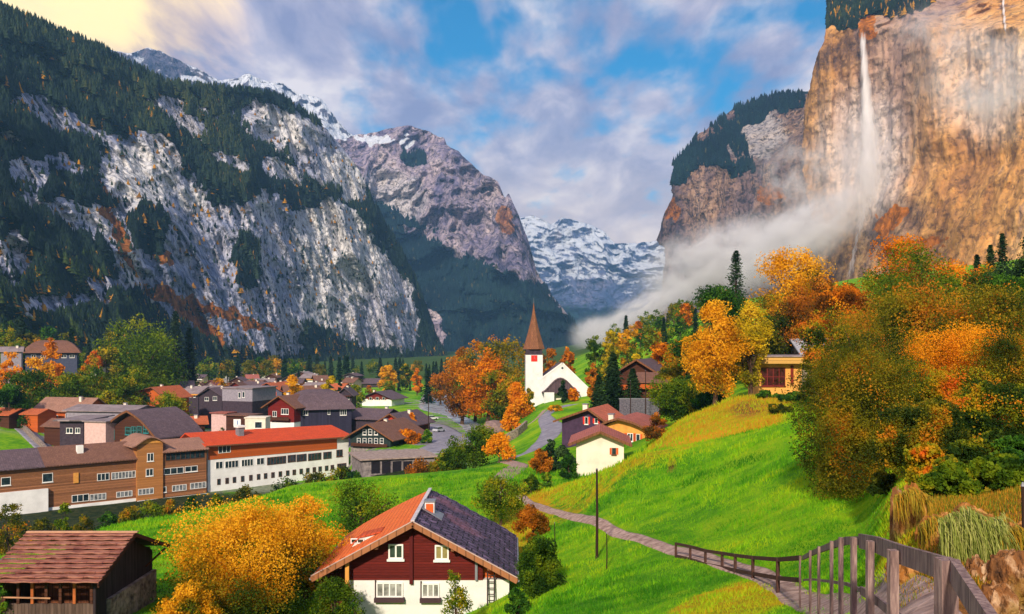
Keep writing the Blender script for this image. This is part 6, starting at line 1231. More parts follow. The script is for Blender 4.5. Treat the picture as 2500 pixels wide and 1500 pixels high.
MB().box(.22, .94, 3.34, 4.16, ra + .352, ra + .45).build('chimney_cap', METAL, c); MB().box(.36, .80, 3.32, 3.39, ra - .3, ra + .25).build('chimney_panel', ORSH, c)
MB().sheet([[(.1, 3.0, ra + .07), (.1, 4.4, ra + .07)], [(1.4, 2.7, ra - .63), (1.4, 4.6, ra - .6)]], .03).build('chimney_flashing', METAL, h)
# ladder leaning on the white wall
lx = LX(1199); o = empty('ladder', (XR + lx, 52.6, zg), 0, 'dark wooden ladder leaning on the right end of the white chalet wall', 'ladder')
LADM = M_paint('dark_ladder_wood', S(52, 44, 46), .2)
for s_ in (-.2, .2): MB().bar((s_, -.55, -1.0), (s_, .22, zs + .5), .06, .08).build('rail', LADM, o)
for i in range(13):
    q = i / 12; MB().bar((-.17, -.48 + .66 * q, -.8 + (zs + 1.1) * q), (.17, -.48 + .66 * q, -.8 + (zs + 1.1) * q), .045).build('rung', LADM, o)
# ---------------------------------------------------------------- timber barn
xb0, xb1 = -26.0, -20.15; yf, yr, yb = 44.0, 48.3, 52.4; zR_ = -10.36; zE = -11.92; zgb = -15.6
o = empty('barn', ((xb0 + xb1) / 2, 48.2, zgb), 0, 'old timber barn with a rusty brown plank roof in the lower left corner', 'barn')
cx0 = (xb0 + xb1) / 2; B = lambda x, y, z: (x - cx0, y - 48.2, z - zgb)
RP = M_plank('roof_planks_rusty', S(158, 100, 88), .31, 'XY', .25)
def M_barnroof():
    t = NT('barn_roof_sheets'); c0 = t.n('ShaderNodeTexCoord'); sp_ = t.n('ShaderNodeSeparateXYZ'); t.l(c0.outputs['Object'], sp_.inputs[0])
    q = t.math('DIVIDE', sp_.outputs[1], .42); wn = t.n('ShaderNodeTexWhiteNoise', noise_dimensions='1D'); t.l(t.math('FLOOR', q), wn.inputs['W'])
    b = t.n('ShaderNodeTexBrick'); t.l(t.tc(), b.inputs['Vector']); b.inputs['Scale'].default_value = 1; b.inputs['Brick Width'].default_value = .8; b.inputs['Row Height'].default_value = .42; b.inputs['Mortar Size'].default_value = .02
    b.inputs['Color1'].default_value = S(156, 96, 78); b.inputs['Color2'].default_value = S(132, 80, 66); b.inputs['Mortar'].default_value = S(92, 52, 50)
    n = t.noise(t.tc(scale=(1, 4, 1)), 1.6, 7, .62); c = t.mix(t.map(n, .42, .62, 0, .6), b.outputs['Color'], S(186, 134, 112)); c = t.mix(t.map(n, .34, .44, .7, 0), c, S(84, 46, 46))
    c = t.mix(t.math('MULTIPLY', wn.outputs[0], .3), c, S(110, 62, 62)); return t.done(t.bsdf(c, .8, t.bump(n, .4, .03), .2))
BR = M_barnroof(); nst = 11
m = MB()
for i in range(nst):   # overlapping courses of boards
    q0, q1 = i / nst, (i + 1) / nst + .015; ya, yb_ = yf - .1 + (yr - yf + .1) * q0, yf - .1 + (yr - yf + .1) * q1
    za_, zb_ = zE + (zR_ - zE) * q0, zE + (zR_ - zE) * q1; n = 16
    lo = [B(xb0 + (xb1 - xb0) * k / n, ya, za_ + .13 + .02 * math.sin(k * 2.3 + i)) for k in range(n + 1)]; hi = [B(xb0 + (xb1 - xb0) * k / n, yb_, zb_ + .012 * math.sin(k * 1.7 + i * 2)) for k in range(n + 1)]
    m.sheet([lo, hi], .05)
m.build('front_roof', BR, o)
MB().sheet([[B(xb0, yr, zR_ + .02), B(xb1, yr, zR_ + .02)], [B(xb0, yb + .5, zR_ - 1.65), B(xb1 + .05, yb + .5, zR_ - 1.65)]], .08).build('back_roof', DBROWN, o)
MB().bar(B(xb0, yr, zR_ + .07), B(xb1 + .1, yr, zR_ + .07), .22, .06).build('ridge_board', M_paint('pale_ridge_board', S(196, 150, 120), .15), o)  # ridge board in a paler tan than the roof courses below it
m = MB(); m.bar(B(xb1 - .02, yf - .1, zE - .08), B(xb1 - .02, yr, zR_ - .08), .07, .2).bar(B(xb1 - .02, yr, zR_ - .1), B(xb1 + .05, yb + .5, zR_ - 1.75), .07, .2); m.build('bargeboard', DBROWN, o)
wx0, wx1, wy0, wy1 = -25.4, -20.75, 44.9, 52.0
zm = -13.15
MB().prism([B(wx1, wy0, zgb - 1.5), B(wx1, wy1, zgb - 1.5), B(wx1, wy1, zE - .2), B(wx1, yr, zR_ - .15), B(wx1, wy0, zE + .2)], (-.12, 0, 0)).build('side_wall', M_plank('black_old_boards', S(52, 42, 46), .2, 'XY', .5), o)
MB().box(*[v for a in ((wx1 - cx0 + .003, wx1 - cx0 + .22), (wy0 - 48.2 + 1.2, wy1 - 48.2 + .05)) for v in a], -1.6, zm - zgb - .1).build('stone_footing', STONE, o)
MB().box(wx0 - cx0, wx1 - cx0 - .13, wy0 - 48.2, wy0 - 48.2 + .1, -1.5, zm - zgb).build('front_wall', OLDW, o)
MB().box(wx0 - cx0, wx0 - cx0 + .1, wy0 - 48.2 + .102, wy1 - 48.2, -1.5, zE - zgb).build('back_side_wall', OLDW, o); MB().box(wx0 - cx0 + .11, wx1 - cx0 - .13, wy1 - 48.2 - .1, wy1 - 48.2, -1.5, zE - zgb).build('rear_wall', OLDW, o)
for k, xx in enumerate((-25.3, -24.6, -23.9, -23.2, -22.5, -21.8, -20.95)):
    mt = M_paint('post_orange_wood', S(168, 92, 48), .25) if k in (2, 5) else DBROWN; MB().box(xx - cx0 - .07, xx - cx0 + .07, wy0 - 48.2 - .04, wy0 - 48.2 + .08, zm - zgb + .003, zE - zgb + .1).build('post', mt, o)
MB().bar(B(wx0, wy0 - .1, zm + .35), B(wx1 - 2.2, wy0 - .1, zm + .30), .05, .07).build('rail', M_paint('pale_wood_rail', S(176, 130, 100), .2), o)
MB().bar(B(wx0, wy0 - .02, zE + .02), B(wx1, wy0 - .02, zE + .02), .14, .14).build('beam', DBROWN, o); MB().bar(B(wx1 + .04, yb - 1.5, zE - .9), B(xb1 + .3, yb - .8, zE + .0), .09).build('brace', DBROWN, o)
m = MB(); m.box(wx0 - cx0 + .3, wx1 - cx0 - .3, -1.2, -1.1, -.2, zE - zgb - .2); m.build('inner_partition', M_plank('inner_boards', S(120, 72, 48), .3, 'XY', .4), o)
m = MB(); [m.bar(B(-22.1, 44.75, -14.0 - .35 * k), B(-21.0, 44.75, -13.9 - .35 * k), .06) for k in range(3)]; m.build('slat', M_paint('light_slats', S(190, 110, 70), .2), o)

# ---------------------------------------------------------------- roads and paths: thin sheets over the ground
def ribbon(name, pts, wid, mat, dz=.05, n=60, kind='structure'):
    """pts (u, Y) centre line knots, wid metres at the knots"""
    P = [Vector(G(u, Y)) for u, Y in pts]; s = [0]
    for a, b in zip(P, P[1:]): s.append(s[-1] + (b.xy - a.xy).length)
    ss = np.linspace(0, s[-1], n); xs = np.interp(ss, s, [p.x for p in P]); ys = np.interp(ss, s, [p.y for p in P]); ws = np.interp(ss, s, wid if isinstance(wid, (list, tuple)) else [wid] * len(P))
    k = np.ones(5) / 5; xs = np.convolve(np.pad(xs, 2, 'edge'), k, 'valid'); ys = np.convolve(np.pad(ys, 2, 'edge'), k, 'valid')
    tx = np.gradient(xs); ty = np.gradient(ys); l = np.hypot(tx, ty); nx, ny = -ty / l, tx / l; rows = []
    for q in np.linspace(-.5, .5, 9):
        X = xs + nx * ws * q * (1 + .06 * np.sin(ss * 1.7)); Y = ys + ny * ws * q; Z = gz(X, Y) + dz; rows.append(np.stack([X, Y, Z], -1))
    A = np.array(rows); sk = A.copy()
    lo = A[0].copy(); lo[:, 2] -= .3; hi = A[-1].copy(); hi[:, 2] -= .3; A = np.concatenate([lo[None], A, hi[None]], 0)
    o = np_mesh(name, A.reshape(-1, 3), grid_faces(*A.shape[:2]), mat, smooth=True); return tag(o, kind=kind)
GRAV = M_rough('gravel', S(186, 158, 146), S(126, 100, 92), 2.6, .6, .05); ASPH = M_rough('asphalt', S(150, 146, 156), S(118, 114, 126), .5, .15, .03)
ribbon('path', [(2230, 7.5), (2170, 10), (2090, 15), (2010, 22), (1930, 28), (1850, 33.5), (1760, 38), (1680, 43), (1600, 48), (1520, 54), (1440, 63), (1360, 73), (1290, 84), (1268, 92)], [1.3, 1.3, 1.1, 1.0, .95, .85, .8, .78, .75, .72, .7, .7, .7, .7], GRAV, n=140)
ribbon('path', [(1190, 90), (1215, 104), (1245, 118), (1270, 132), (1225, 146)], [1.2, 2, 3.2, 2.6, 1.8], GRAV, n=50)
ribbon('road', [(1232, 150), (1290, 158), (1335, 172), (1352, 190), (1338, 205), (1328, 222), (1352, 240), (1400, 250)], [2.5, 3, 4.5, 5, 4, 3, 3.5, 4], ASPH, n=70)
ribbon('path', [(1262, 226), (1290, 222), (1312, 226), (1330, 244)], [1.2, 1.2, 1.2, 1.2], GRAV, n=30)
ribbon('road', [(850, 215), (930, 208), (1000, 206), (1065, 208), (1100, 222), (1100, 245), (1075, 275), (1045, 300)], [8, 8, 9, 10, 11, 10, 9, 8], ASPH, n=80, dz=.12)
ribbon('road', [(465, 300), (490, 285), (540, 262), (600, 256), (470, 320), (440, 360)][:4], [9, 10, 10, 8], ASPH, n=50, dz=.1)
ribbon('road', [(10, 285), (60, 262), (95, 245), (130, 232), (160, 222)], [4, 5, 5, 5, 4], ASPH, n=50, dz=.1)
WATER = NT('river_water'); WATER = (lambda t: t.done(t.bsdf(t.ramp(t.noise(t.tc(), .25, 5), [(.4, S(120, 128, 140)), (.6, S(196, 200, 206))]), .25, t.bump(t.noise(t.tc(), 1.2, 4), .3, .1), .5)))(WATER)
ribbon('river', [(1085, 560), (1085, 500), (1065, 450), (1072, 410), (1110, 370), (1130, 330), (1150, 290), (1165, 255)], [24, 26, 18, 12, 8, 7, 6, 5], WATER, n=60, dz=.15)
tag(ribbon('path', [(-60, 78), (30, 82), (90, 84)], [1.6, 1.4, 1.2], ASPH, n=20), kind='structure')
# stone embankment walls
def wall_line(name, label, pts, hgt, th, mat, cap=None, top=None):
    P = [Vector(G(u, Y)) for u, Y in pts]; o = empty(name, P[0], 0, label, 'wall'); m = MB(); c = MB(); O = P[0]
    for a, b in zip(P, P[1:]):
        n = max(2, int((b - a).length / 1.5))
        for i in range(n):
            p = a.lerp(b, i / n); q = a.lerp(b, (i + 1) / n); p.z = gz(p.x, p.y); q.z = gz(q.x, q.y); d = (q - p).normalized(); s = Vector((-d.y, d.x, 0)).normalized() * th / 2
            z0 = Vector((0, 0, -.5)); z1 = Vector((0, 0, hgt)); v = [p - s + z0, q - s + z0, q + s + z0, p + s + z0, p - s + z1, q - s + z1, q + s + z1, p + s + z1]; v = [x - O for x in v]
            b0 = len(m.v); m.v += [tuple(x) for x in v]; m.f += [tuple(b0 + k for k in f_) for f_ in ((0, 1, 5, 4), (2, 3, 7, 6), (4, 5, 6, 7))] + ([(b0, b0 + 4, b0 + 7, b0 + 3)] if i == 0 else []) + ([(b0 + 1, b0 + 2, b0 + 6, b0 + 5)] if i == n - 1 else [])
    m.build('masonry', mat, o); return o
wall_line('stone_wall', 'long pale stone wall below the church bank right of the river', [(1175, 200), (1215, 204), (1262, 208), (1285, 214)], 2.0, .6, STONE)
wall_line('stone_wall', 'curved pale stone retaining wall beside the road on the left bank', [(8, 290), (50, 266), (82, 248), (112, 236)], 1.4, .8, STONE)
wall_line('dry_hedge', 'ragged brown dry hedge running along the foot of the knoll', [(1572, 82), (1650, 84), (1720, 85), (1800, 85), (1880, 82), (1960, 79)], .25, .8, M_rough('dry_brush', S(150, 84, 50), S(70, 38, 26), 5, .9, .1))
# dome shaped grey boulder by the river
bm = bmesh.new(); bmesh.ops.create_icosphere(bm, subdivisions=4, radius=1)
for v in bm.verts:
    n = float(fbm(v.co.x * 2, v.co.y * 2, v.co.z * 2, 4, 3)); v.co *= 1 + .18 * n; v.co.x *= 3.6; v.co.y *= 3; v.co.z *= 2.6
me = bpy.data.meshes.new('boulder'); bm.to_mesh(me); bm.free(); me.materials.append(M_rough('boulder_stone', S(142, 118, 112), S(98, 80, 80), .8, .5, .1)); o = bpy.data.objects.new('boulder', me); col.objects.link(o); o.location = G(1205, 245, .8); tag(o, 'smooth grey dome shaped boulder on the river bank', 'boulder')
for p in me.polygons: p.use_smooth = True
# ---------------------------------------------------------------- poles, fences
def pole(label, u, vb, vt, Y, r, arms=False, name='utility_pole'):
    b = Vector(G(u, Y)); top = -(vt - HV) / F * Y - b.z; o = empty(name, b, 0, label, 'pole'); MB().tube([(0, 0, -.4), (0.02, 0, top * .5), (.0, 0, top)], [r, r * .85, r * .65], 8).build('shaft', M_plank('pole_wood', S(74, 52, 44), 3, 'XY', .2), o)
    MB().tube([(0, 0, top + .002), (0, 0, top + .06)], [r * .8, r * .3], 8).build('cap', METAL, o); return o
Y_ = G(1457, 50); pole('tall dark wooden pole standing in the meadow', 1457, 1370, 1146, 50, .085); pole('thin short wooden stake right of the tall pole', 1481, 1385, 1303, 46, .035, name='stake'); pole('thin stake beside the round bush', 1354, 1310, 1278, 56, .035, name='stake')
pole('tall thin lamp post pole in front of the timber chalet', 1576, 1140, 905, 150, .1); pole('thin pole left of the chalet lamp post pole', 1539, 1010, 930, 160, .09); pole('slim light pole on the asphalt bend', 1046, 1060, 962, 226, .12, name='street_light')
o = pole('pale wooden post at the right picture edge', 2497, 1320, 1188, 12.5, .035, name='post'); 
WG = M_plank('grey_fence_wood', S(142, 118, 112), 9, 'XY', .25); 
def M_fence():
    t = NT('weathered_rail'); n = t.noise(t.tc(scale=(6, 6, .8)), 4, 8, .7); n2 = t.noise(t.tc(), 1.3, 4); c = t.ramp(n, [(.32, S(84, 66, 68)), (.5, S(132, 108, 104)), (.68, S(172, 146, 136))]); c = t.mix(t.map(n2, .5, .7, 0, .4), c, S(118, 84, 84))
    return t.done(t.bsdf(c, .85, t.bump(n, .6, .012), .2))
FW = M_fence(); FD = M_paint('dark_rail', S(74, 50, 44), .25, 6)
def Wp(u, v, Y): return Vector(W(u, v, Y))
# railing beside the path, nearest post first
RP_ = [(2310, 1376, 5.8), (2180, 1337, 7.5), (2124, 1316, 8.9), (2084, 1308, 10.2), (2053, 1309, 11.6), (2030, 1318, 13.0), (2013, 1325, 14.4), (1999, 1332, 15.8), (1988, 1337, 17.2), (1978, 1342, 18.6), (1969, 1347, 20.0), (1961, 1352, 21.4), (1953, 1357, 22.8)]; KEEP = {0, 1, 2, 3, 4, 5, 7, 9, 12}
T_ = [Wp(*p) for p in RP_]; O = Vector((T_[0].x, T_[0].y, gz(T_[0].x, T_[0].y))); o = empty('railing', O, 0, 'grey weathered wooden railing with upright posts beside the path at the lower right', 'railing')
for k, p in enumerate(T_):
    if k not in KEEP: continue
    g_ = gz(p.x, p.y) - .5; q = p - O; s = (.054, .036, .032, .028, .025)[k] if k < 5 else .021; m = MB(); m.box(q.x - s, q.x + s, q.y - s, q.y + s, min(g_ - O.z, q.z - 1.6), q.z + (.03 if k == 0 else -.02)); m.build('post', FW, o)
m = MB()
for a, b in zip(T_, T_[1:]): 
    s = Vector((.075, -.0, 0)); m.bar(a - O + s + Vector((0, 0, -.06)), b - O + s + Vector((0, 0, -.06)), .04, .16 if a.y < 9 else .10)
m.build('top_rail', FW, o)
m = MB()
for a, b in zip(T_, T_[1:]): s = Vector((.085, 0, -.62)); m.bar(a - O + s, b - O + s, .03, .09 if a.y < 9 else .045)
m.build('lower_rail', FW, o)
e_ = Wp(2425, 1540, 4.55) - O; a = T_[0] - O; MB().bar(a + Vector((.04, -.02, -.04)), e_, .055, .15, up=(0, 0, 1)).build('end_rail', FW, o)
MB().box(a.x - .005, a.x + .035, a.y - .075, a.y - .0625, a.z - .10, a.z - .04).build('bolt', METAL, o)
# low dark fence further down the path
FP_ = [(1952, 1357, 1412, 23.5), (1899, 1362, 1430, 28.0), (1838, 1358, 1410, 32.5), (1795, 1353, 1400, 35), (1763, 1348, 1392, 37), (1722, 1342, 1384, 39), (1685, 1332, 1366, 41), (1650, 1325, 1345, 43)]
Tt = [Wp(u, v, Y) for u, v, vb, Y in FP_]; O = Vector((Tt[0].x, Tt[0].y, gz(Tt[0].x, Tt[0].y))); o = empty('fence', O, 0, 'low dark two rail fence along the bend of the path', 'fence')
for k, ((u, v, vb, Y), p) in enumerate(zip(FP_, Tt)):
    if k == 0: continue
    q = p - O; lo = gz(p.x, p.y) - O.z - .3; lo = min(lo, q.z - .9); MB().box(q.x - .05, q.x + .05, q.y - .05, q.y + .05, lo, q.z).build('post', FD, o)
for nm, dz in (('top_rail', -.04), ('lower_rail', -.62)):
    m = MB()
    for a, b in zip(Tt, Tt[1:]): m.bar(a - O + Vector((0, -.07, dz)), b - O + Vector((0, -.07, dz)), .06, .13)
    m.build(nm, FD, o)
# ---------------------------------------------------------------- mossy rocks and overhanging grass at the right
def rock_mesh(name, label, c, r, seed, mat, sub=5, rough=.35, sq=1.0):
    bm = bmesh.new(); bmesh.ops.create_icosphere(bm, subdivisions=sub, radius=1); co = np.array([v.co[:] for v in bm.verts])
    n = ridged(co[:, 0] * 1.1 + seed, co[:, 1] * 1.1, co[:, 2] * .7, 5, seed) - .5; n2 = fbm(co[:, 0] * 5, co[:, 1] * 5, co[:, 2] * 3, 5, seed + 4, .65)
    k = 1 + rough * 1.3 * n + .26 * n2
    for v, kk in zip(bm.verts, k): v.co = Vector((v.co.x * kk * r[0], v.co.y * kk * r[1], v.co.z * kk * r[2]))
    me = bpy.data.meshes.new(name); bm.to_mesh(me); bm.free(); me.materials.append(mat); o = bpy.data.objects.new(name, me); col.objects.link(o); o.location = c; return tag(o, label, 'rock')
def M_moss(name, a, b, c_, d):
    t = NT(name); v = t.tc(scale=(1, 1, .45)); n = t.noise(v, 2.2, 8, .65, .3); n2 = t.noise(t.tc(), 1.0, 5, .6); n3 = t.noise(t.tc(scale=(1, 1, .3)), 9, 6, .7)
    c = t.ramp(n, [(.34, a), (.48, b), (.60, c_)]); c = t.mix(t.map(n2, .50, .62, 0, .85), c, d); c = t.mix(t.map(n3, .36, .48, .7, 0), c, tuple(x * .25 for x in a[:3]) + (1,)); return t.done(t.bsdf(c, .9, t.bump(t.math('ADD', n3, n), .9, .06), .15))
MO1 = M_moss('mossy_orange_rock', S(84, 58, 30), S(156, 100, 44), S(206, 150, 90), S(122, 128, 40)); MO2 = M_moss('ochre_rock', S(74, 52, 38), S(140, 92, 52), S(206, 172, 136), S(140, 110, 50))
def rk(lb, u, v, Y, ru, rv, seed, mat, **k): return rock_mesh('rock', lb, W(u, v, Y), (ru / F * Y, ru / F * Y * .9, rv / F * Y), seed, mat, **k)
rk('tall mossy orange rock pillar under the trees right of the railing', 2225, 1290, 16.5, 36, 110, 3, MO1)
rk('slim reddish rock stump at the left of the rock pillar', 2190, 1285, 17.4, 18, 95, 5, MO2)
rk('mossy yellow rock between the pillar and the hanging grass', 2285, 1345, 15, 48, 90, 8, MO1)
rk('broad mossy bank rock covered by pale hanging grass', 2375, 1355, 13.8, 88, 100, 11, MO1)
rk('large mossy orange rock at the right picture edge above the boulders', 2480, 1350, 13.2, 70, 70, 13, MO1)
rk('dark orange boulder in the bank at the right picture edge', 2480, 1430, 11.4, 75, 85, 14, MO2)
rk('reddish boulder at the foot of the hanging grass', 2395, 1450, 11.6, 44, 80, 17, MO2)
rk('pale streaked boulder in the lower right corner', 2440, 1500, 10.4, 50, 72, 21, MO2)
rk('low orange stone beside the path behind the railing', 2235, 1412, 12.6, 44, 40, 25, MO1, sub=4)
rk('orange brown stone right of the low one behind the railing', 2315, 1428, 12.4, 44, 46, 26, MO1, sub=4)
rk('small brown stone under the railing posts', 2190, 1400, 13.4, 26, 40, 27, MO1, sub=4)
# hanging pale grass: strands, nobody could count them
def strands(name, n, gen, mat, seed, wd=.012):
    rs = np.random.default_rng(seed); V = []; Fc = []; ti = []
    for i in range(n):
        p, d0, ln, drop = gen(rs); side = Vector((-d0.y, d0.x, 0)).normalized() if d0.xy.length > .01 else Vector((1, 0, 0)); b = len(V); K = 5; t0 = rs.uniform(.1, .9)
        for k in range(K + 1):
            q = k / K; c = p + d0 * ln * q + Vector((0, 0, -drop * q * q)); w_ = wd * (1 - q * .8); V += [tuple(c - side * w_), tuple(c + side * w_)]; ti += [t0, t0]
        for k in range(K): Fc.append((b + 2 * k, b + 2 * k + 1, b + 2 * k + 3, b + 2 * k + 2))
    o = np_mesh(name, V, Fc, mat, attrs={'tint': ti}); return tag(o, kind='stuff')
PALEG = M_leaf('pale_hanging_grass', [(.1, (.10, .14, .015)), (.5, (.30, .34, .06)), (.9, (.52, .50, .16))], .3)
def gen_h(rs):
    u = rs.uniform(2290, 2450); v = 1262 + 14 * math.sin(u * .05) + rs.uniform(-14, 60); p = Vector(W(u, v, 12.3 + rs.uniform(-.25, .3))); a = rs.uniform(-.5, .5); return p, Vector((a, -1, .15)).normalized(), rs.uniform(.1, .4), rs.uniform(.1, .75)
strands('hanging_grass', 1500, gen_h, PALEG, 5, .007)
def gen_h2(rs):
    k = int(rs.integers(4)); u, v, Y = ((2225, 1195, 15.7), (2285, 1262, 14.2), (2480, 1288, 12.4), (2430, 1300, 12.6))[k]; u += rs.uniform(-45, 45); return Vector(W(u, v + abs(u - (2225, 2285, 2480, 2430)[k]) * .5 + rs.uniform(-8, 10), Y + rs.uniform(-.3, .3))), Vector((rs.uniform(-.5, .5), -1, .2)).normalized(), rs.uniform(.1, .3), rs.uniform(.05, .5)
strands('hanging_grass', 1300, gen_h2, M_leaf('ochre_hanging_grass', [(.1, (.12, .12, .01)), (.4, (.36, .26, .02)), (.65, (.55, .26, .02)), (.95, (.30, .34, .03))], .3), 15, .009)
ORG_G = M_leaf('rusty_grass_blades', [(.1, (.07, .12, .01)), (.35, (.22, .26, .015)), (.65, (.50, .26, .02)), (.9, (.58, .22, .02))], .3)
def gen_o(rs):
    u = rs.uniform(2175, 2520); Y = rs.uniform(10.6, 22); x, y, z = G(u, Y); return Vector((x, y, z - .02)), Vector((rs.uniform(-.5, .5), rs.uniform(-.5, .3), 1)).normalized(), rs.uniform(.05, .16), rs.uniform(0, .06)
strands('rusty_grass', 16000, gen_o, ORG_G, 6, .01)
# grass blades over the near meadow
def turf(name, n, us, ys, hh, mat, seed, cond=None, wf=.13):
    rs = np.random.default_rng(seed); u = rs.uniform(us[0], us[1], n); Y = np.exp(rs.uniform(math.log(ys[0]), math.log(ys[1]), n)); X = (u - CU) / F * Y
    if cond is not None: k = cond(u, Y); X, Y, u = X[k], Y[k], u[k]
    n = len(X); Z = gz(X, Y) - .02; s = hh * (Y / ys[0]) ** .75 * rs.uniform(.5, 1.5, n) * (0.7 + .8 * np.clip(fbm(X / 2.5, Y / 2.5, 0, 3, 8) + .3, 0, 1)); a = rs.uniform(0, np.pi, n); w_ = s * wf; ln = rs.normal(size=(n, 2)) * .35
    V = np.stack([np.stack([X - np.cos(a) * w_, Y - np.sin(a) * w_, Z], -1), np.stack([X + np.cos(a) * w_, Y + np.sin(a) * w_, Z], -1), np.stack([X + ln[:, 0] * s, Y + ln[:, 1] * s, Z + s], -1)], 1).reshape(-1, 3)
    g = fbm(X / 12, Y / 12, 0, 4, 11); t_ = .42 + .55 * fbm(X / 5, Y / 5, 0, 4, 19) + .5 * fbm(X / 1.1, Y / 1.1, 0, 3, 29) + rs.uniform(-.14, .14, n)
    j = np.clip(np.searchsorted(GU, u) - 1, 0, len(GU) - 1); i = np.clip(np.searchsorted(GL, np.log(Y)) - 1, 0, len(GL) - 1); dr_ = np.maximum(dry[i, j], bare[i, j])
    t_ = np.clip(t_ * .62, 0, .6) + dr_ * .42 * (0.6 + rs.uniform(0, .6, n)); o = np_mesh(name, V, np.arange(n * 3).reshape(-1, 3), mat, attrs={'tint': np.repeat(np.clip(t_, 0, 1), 3)}); return tag(o, kind='stuff')
TURF = M_leaf('meadow_blades', [(.05, (.04, .20, .006)), (.22, (.12, .38, .008)), (.40, (.28, .54, .010)), (.60, (.46, .54, .012)), (.78, (.52, .34, .014)), (.95, (.62, .28, .02))], .4)
def cond(u, Y):
    path = np.interp(u, [1268, 1290, 1360, 1440, 1520, 1600, 1680, 1760, 1850, 1930, 2010, 2090, 2170, 2230], [92, 84, 73, 63, 54, 48, 43, 38, 33.5, 28, 22, 15, 10, 7.5])
    ok = (np.abs(Y - path) > np.where(u < 1500, 1.0, .95) * np.interp(u, [1268, 1500, 1900, 2230], [4.0, 2.2, 1.8, 1.2])) | (u < 1268) | (u > 2235)
    return ok
turf('meadow_grass', 380000, (-40, 2240), (14, 125), .065, TURF, 9, cond)
# ---------------------------------------------------------------- waterfall
def M_fall():
    t = NT('falling_water'); n = t.noise(t.tc(scale=(1, 1, .06)), .35, 6, .6); n2 = t.noise(t.tc(scale=(1, 1, .3)), .12, 4)
    a = t.attr('edge'); al = t.math('MULTIPLY', a, t.map(t.math('ADD', n, t.math('MULTIPLY', a, .35)), .45, .75, .15, 1))
    d = t.bsdf((.95, .95, .97, 1), .6, None, .3); tr = t.n('ShaderNodeBsdfTranslucent'); tr.inputs[0].default_value = (.9, .9, .95, 1); m1_ = t.n('ShaderNodeMixShader'); m1_.inputs[0].default_value = .4; t.l(d.outputs[0], m1_.inputs[1]); t.l(tr.outputs[0], m1_.inputs[2])
    tp = t.n('ShaderNodeBsdfTransparent'); mx = t.n('ShaderNodeMixShader'); t.l(al, mx.inputs[0]); t.l(tp.outputs[0], mx.inputs[1]); t.l(m1_.outputs[0], mx.inputs[2]); t.done(mx); return t.m
FALLM = M_fall()
def rock_depth(m, u, v):
    d = (m['U'] - u) ** 2 + (m['V'] - v) ** 2; k = np.argsort(d.ravel())[:14]; return float(np.min(m['P'][:, :, 1].ravel()[k]))
def fall(name, label, pts, gap, seed):
    V = []; E = []; nc = 9; n = 60; vs = np.linspace(pts[0][1], pts[-1][1], n); us = np.interp(vs, [p[1] for p in pts], [p[0] for p in pts]); ws = np.interp(vs, [p[1] for p in pts], [p[2] for p in pts])
    dd = np.array([rock_depth(m5, u, v) for u, v in zip(us, vs)]); dd = np.minimum.accumulate(dd) if gap > 5 else dd; dd = np.convolve(np.pad(dd, 4, 'edge'), np.ones(9) / 9, 'valid')
    for i in range(n):
        for j in range(nc):
            q = j / (nc - 1) * 2 - 1; D = dd[i] - gap - 4 * math.cos(q * 1.5); V.append(W(us[i] + q * ws[i] / 2 + 1.5 * math.sin(i * .8 + j), vs[i], D)); E.append(max(0, 1 - abs(q) ** 1.6) * min(1, (i + 1) / 4) * (min(1, (n - i) / 14)))
    o = np_mesh(name, V, grid_faces(n, nc), FALLM, attrs={'edge': [e * (.62 if name == 'stream' else 1) for e in E]}, smooth=True); tag(o, label, kind='structure'); return o
fall('waterfall', 'tall thin white waterfall dropping down the orange cliff', [(2106, 78, 16), (2110, 150, 22), (2116, 240, 34), (2122, 330, 52), (2122, 420, 70), (2114, 530, 80)], 10, 1)
fall('stream', 'white stream running down the dark rocks below the waterfall', [(2112, 490, 34), (2104, 540, 26), (2088, 600, 12), (2078, 660, 20), (2066, 700, 14)], 3, 2)
fall('waterfall', 'second thin waterfall at the top right corner of the cliff', [(2447, -60, 6), (2450, 20, 7), (2456, 90, 8)], 4, 3)
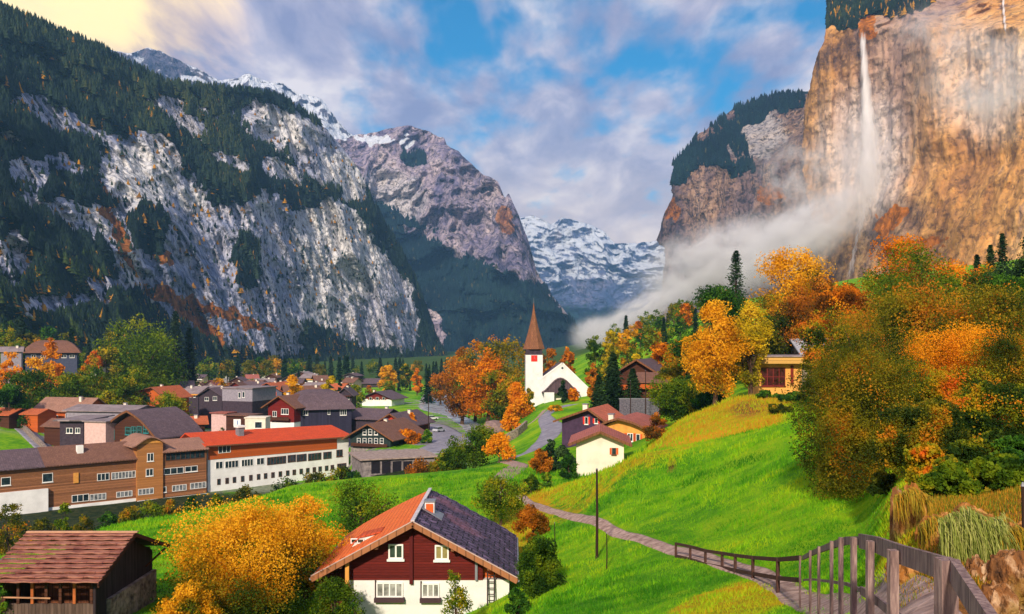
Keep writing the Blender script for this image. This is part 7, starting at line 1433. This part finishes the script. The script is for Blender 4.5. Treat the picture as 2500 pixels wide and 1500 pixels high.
# ---------------------------------------------------------------- haze and mist
def vol(name, dens, colr, soft=False, seed=0, scale=2.1, lo=.43, hi=.62, power=1.0, emptyness=0):
    m = bpy.data.materials.new(name); m.use_nodes = True; nt = m.node_tree; nt.nodes.clear(); o = nt.nodes.new('ShaderNodeOutputMaterial'); p = nt.nodes.new('ShaderNodeVolumePrincipled')
    p.inputs['Density'].default_value = dens; p.inputs['Color'].default_value = colr; nt.links.new(p.outputs[0], o.inputs['Volume'])
    if soft:
        t = NT.__new__(NT); t.m = m; t.t = nt; c = t.n('ShaderNodeTexCoord'); ln = t.n('ShaderNodeVectorMath', operation='LENGTH'); t.l(c.outputs['Object'], ln.inputs[0])
        mp = t.n('ShaderNodeMapping'); mp.inputs['Location'].default_value = (seed, seed * .7, 0); mp.inputs['Scale'].default_value = (scale * 1.6, scale, scale); t.l(c.outputs['Object'], mp.inputs['Vector'])
        n = t.noise(mp.outputs[0], 1.3, 4, .6, .5); fo = t.map(ln.outputs['Value'], 1.0, .15, 0, 1); d = t.math('MULTIPLY', t.math('MULTIPLY', fo, fo), t.map(n, lo, hi, emptyness, 1)); d = t.math('MULTIPLY', d, dens); t.l(d, p.inputs['Density'])
    return m
m = MB().box(-7600, 7600, -60, 7700, -60, 1750).build('haze', vol('air_haze', 7.5e-5, (0.26, 0.56, 1.0, 1))); tag(m, kind='stuff')
def mist(u, v, Y, ru, rv, ry, ang, dens, seed, **k):
    bm = bmesh.new(); bmesh.ops.create_icosphere(bm, subdivisions=3, radius=1.03); me = bpy.data.meshes.new('mist'); bm.to_mesh(me); bm.free(); me.materials.append(vol('mist_cloud', dens, (.995, .99, 1, 1), True, seed, **k))
    o = bpy.data.objects.new('mist', me); col.objects.link(o); o.location = W(u, v, Y); o.rotation_euler = (0, R(-ang), 0); o.scale = (ru / F * Y, ry, rv / F * Y); tag(o, kind='stuff'); return o
mist(1950, 580, 1080, 290, 110, 60, 33, .16, 3.1, emptyness=.22)
mist(1770, 640, 1180, 300, 140, 70, 16, .16, 7.7, emptyness=.10)
mist(1560, 765, 1000, 210, 58, 60, 28, .15, 5.5, emptyness=.12)
mist(1455, 815, 1150, 90, 60, 60, 10, .12, 9.5, emptyness=.4)
mist(2105, 400, 1090, 110, 210, 45, 0, .05, 2.2, emptyness=.3)
mist(1960, 430, 1190, 170, 150, 60, 10, .035, 4.2)
mist(2430, 200, 830, 260, 210, 50, 10, .04, 6.2)
mist(2290, 90, 900, 170, 110, 50, -20, .025, 11.2)
